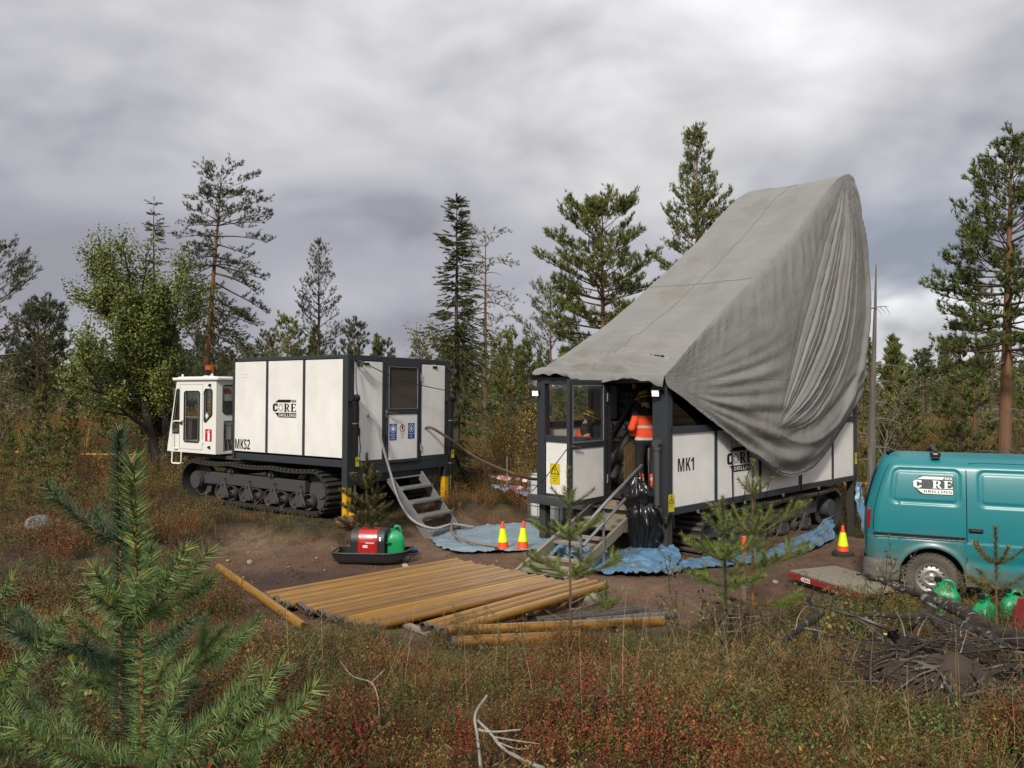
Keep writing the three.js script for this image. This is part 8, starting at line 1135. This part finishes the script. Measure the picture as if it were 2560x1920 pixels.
  const lists = kinds.map((k) => k.g.map(() => []));
  const add = (x, d, s, far) => {
    const a = n3(x * 0.9, d * 0.9, 31.1) + 0.4 * n3(x * 2.6, d * 2.6, 5.1), b = n3(x * 0.7 + 9, d * 0.7, 77.7) + 0.3 * n3(x * 2.2, d * 2.2, 8.1); const ws = kinds.map((k) => Math.max(0, k.w(a, b, d, x))); let t = r() * ws.reduce((p, q) => p + q, 0), i = 0; while (i < ws.length - 1 && (t -= ws[i]) > 0) i++;
    const L = lists[i][Math.floor(r() * lists[i].length)], v = (0.56 + 0.62 * r()) * (0.64 + 0.75 * clamp(0.5 + n3(x * 2.4, d * 2.4, 21))), warm = far * 0.5, dry = clamp(0.5 + n3(x * 0.3, d * 0.3, 55)) * far; const hill = 0.48 + 0.82 * sst(-0.35, 0.45, n3(x * 1.9, d * 1.9, 14.4) + 0.4 * n3(x * 0.6, d * 0.6, 2.4)); L.push([x, d, s * hill * (0.75 + 0.55 * r()), r() * 6.28, [v * (1.08 + warm * 0.35 + dry * 0.4), v * (1 + dry * 0.35), v * (0.82 - warm * 0.2)]]);
  };
  const inBox = (x, d, ox, od, th, x0, x1, z0, z1) => { const dx = x - ox, dz = -d + od, lx = dx * Math.cos(th) - dz * Math.sin(th), lz = dx * Math.sin(th) + dz * Math.cos(th); return lx > x0 && lx < x1 && lz > z0 && lz < z1; };
  const keepOut = (x, d) => inBox(x, d, -3.25, 15.7, RAMP, -0.05, 3.3, -6, 0.15) || inBox(x, d, 2.59, 13.36, RIGT, -0.1, 7.8, -3.2, 0.3) ? 0 : inBox(x, d, -3.25, 15.7, RAMP, -1.1, 0, -5.6, 0.2) ? 0.5 : inBox(x, d, 5.67, 10.82, -Math.atan2(0.423, 0.906), -0.9, 4, -1.8, 0.1) ? 0 : (d > 7.6 && d < 9.8 && x > -4.2 && x < 2.4) ? 0.72 : 1;
  const field = (d0, d1, dens, s, half, far) => { const n = Math.round((d1 * d1 - d0 * d0) * half * dens); for (let k = 0; k < n; k++) { const d = Math.sqrt(d0 * d0 + (d1 * d1 - d0 * d0) * r()), x = (r() * 2 - 1) * half * d; if (r() < bare(x, d) * 1.25) continue; const k = keepOut(x, d); if (!k) continue; const op = n3(x * 1.5, d * 1.5, 41) + 0.5 * n3(x * 3.6, d * 3.6, 13); if (op < -0.12 && r() < 0.72) continue; add(x, d, s * k, far); } };
  field(1.6, 5.0, 210, 0.85, 0.80, 0); field(5.0, 10.5, 135, 1.0, 0.76, 0); field(10.5, 20, 28, 1.25, 0.76, 0.3); field(20, 34, 10, 1.8, 0.76, 0.7); field(34, 62, 3.2, 3.0, 0.76, 1);
  // strays at the rim of the clearing
  for (let k = 0; k < 500; k++) { const x = -6 + r() * 13, d = 9 + r() * 8.5, b = bare(x, d); if (b > 0.02 && b < 0.85) add(x, d, 0.8, 0.2); }
  const mt = new THREE.Matrix4(), q = new THREE.Quaternion(), e = new THREE.Euler(), col = new THREE.Color();
  kinds.forEach((k, i) => k.g.forEach((g, j) => { const L = lists[i][j]; if (!L.length) return; const im = new THREE.InstancedMesh(g, new THREE.MeshStandardMaterial({ vertexColors: true, roughness: 0.72, side: THREE.DoubleSide }), L.length); L.forEach(([x, d, s, a, c], m) => { e.set((r() - 0.5) * 0.35, a, (r() - 0.5) * 0.35); q.setFromEuler(e); mt.compose(V(x, H(x, d), -d), q, V(s, s * (0.85 + 0.35 * r()), s)); im.setMatrixAt(m, mt); im.setColorAt(m, col.setRGB(...c)); }); im.name = numbered(k.n); im.castShadow = im.receiveShadow = true; scene.add(im); tag(im, k.l, k.c, null, 'stuff'); }));
  // crumbs of earth, needles and bark on the bare soil
  { const g = new THREE.IcosahedronGeometry(1, 1), p = g.attributes.position; for (let i = 0; i < p.count; i++) { const k = 1 + 0.35 * n3(p.getX(i) * 2, p.getY(i) * 2, p.getZ(i) * 2); p.setXYZ(i, p.getX(i) * k, p.getY(i) * k * 0.7, p.getZ(i) * k); } g.computeVertexNormals(); const rc = rng(77), L = []; for (let k = 0; k < 9000; k++) { const x = -6 + rc() * 15, d = 9 + rc() * 9; if (bare(x, d) < 0.3 + 0.5 * rc() || n3(x * 1.3, d * 1.3, 8) < -0.25 + 0.3 * rc()) continue; L.push([x, d]); }
    const im = new THREE.InstancedMesh(g, std([1, 1, 1], 0.95), L.length); L.forEach(([x, d], m) => { const s = 0.004 + 0.018 * rc() ** 4, c = groundColor(x, d), f = 0.6 + 1.0 * rc(); e.set(rc() * 3, rc() * 6, rc() * 3); q.setFromEuler(e); mt.compose(V(x, H(x, d) + s * 0.3, -d), q, V(s * (1 + 2.5 * rc() ** 6), s, s)); im.setMatrixAt(m, mt); im.setColorAt(m, col.setRGB(c[0] * f, c[1] * f, c[2] * f)); }); im.name = 'soil_crumbs'; im.castShadow = im.receiveShadow = true; scene.add(im); tag(im, 'loose crumbs of earth and bark on the bare soil', 'soil', null, 'stuff'); }
  // single long straw blades that stand out
  const b = new Soup(), rb = rng(9); for (let k = 0; k < 130; k++) { const u = rb(), x = u < 0.6 ? 1.3 + rb() * 2.6 : -1.4 + rb() * 4.5, d = u < 0.6 ? 4.5 + rb() * 4.2 : 3.6 + rb() * 5, a = rb() * 6.28, P = path3(V(x, H(x, d), -d), V(Math.cos(a) * 0.6 * rb(), 1, Math.sin(a) * 0.4 * rb()), 0.35 + 0.45 * rb(), -0.5 * rb(), 0.1, 6, rb); b.add(tube(P, (t) => 0.0022 * (1 - 0.8 * t), 3, false), [0.34, 0.27, 0.13].map(((k) => (v) => v * k)(0.6 + 0.6 * rb()))); }
  const st = single('straw_blades', b.build(), new THREE.MeshStandardMaterial({ vertexColors: true, roughness: 0.8 }), 'long dry straw blades around the uprooted stump', 'grass', [0, 0, 0], 0, null, 'stuff');
}
renderer.render(scene, camera);
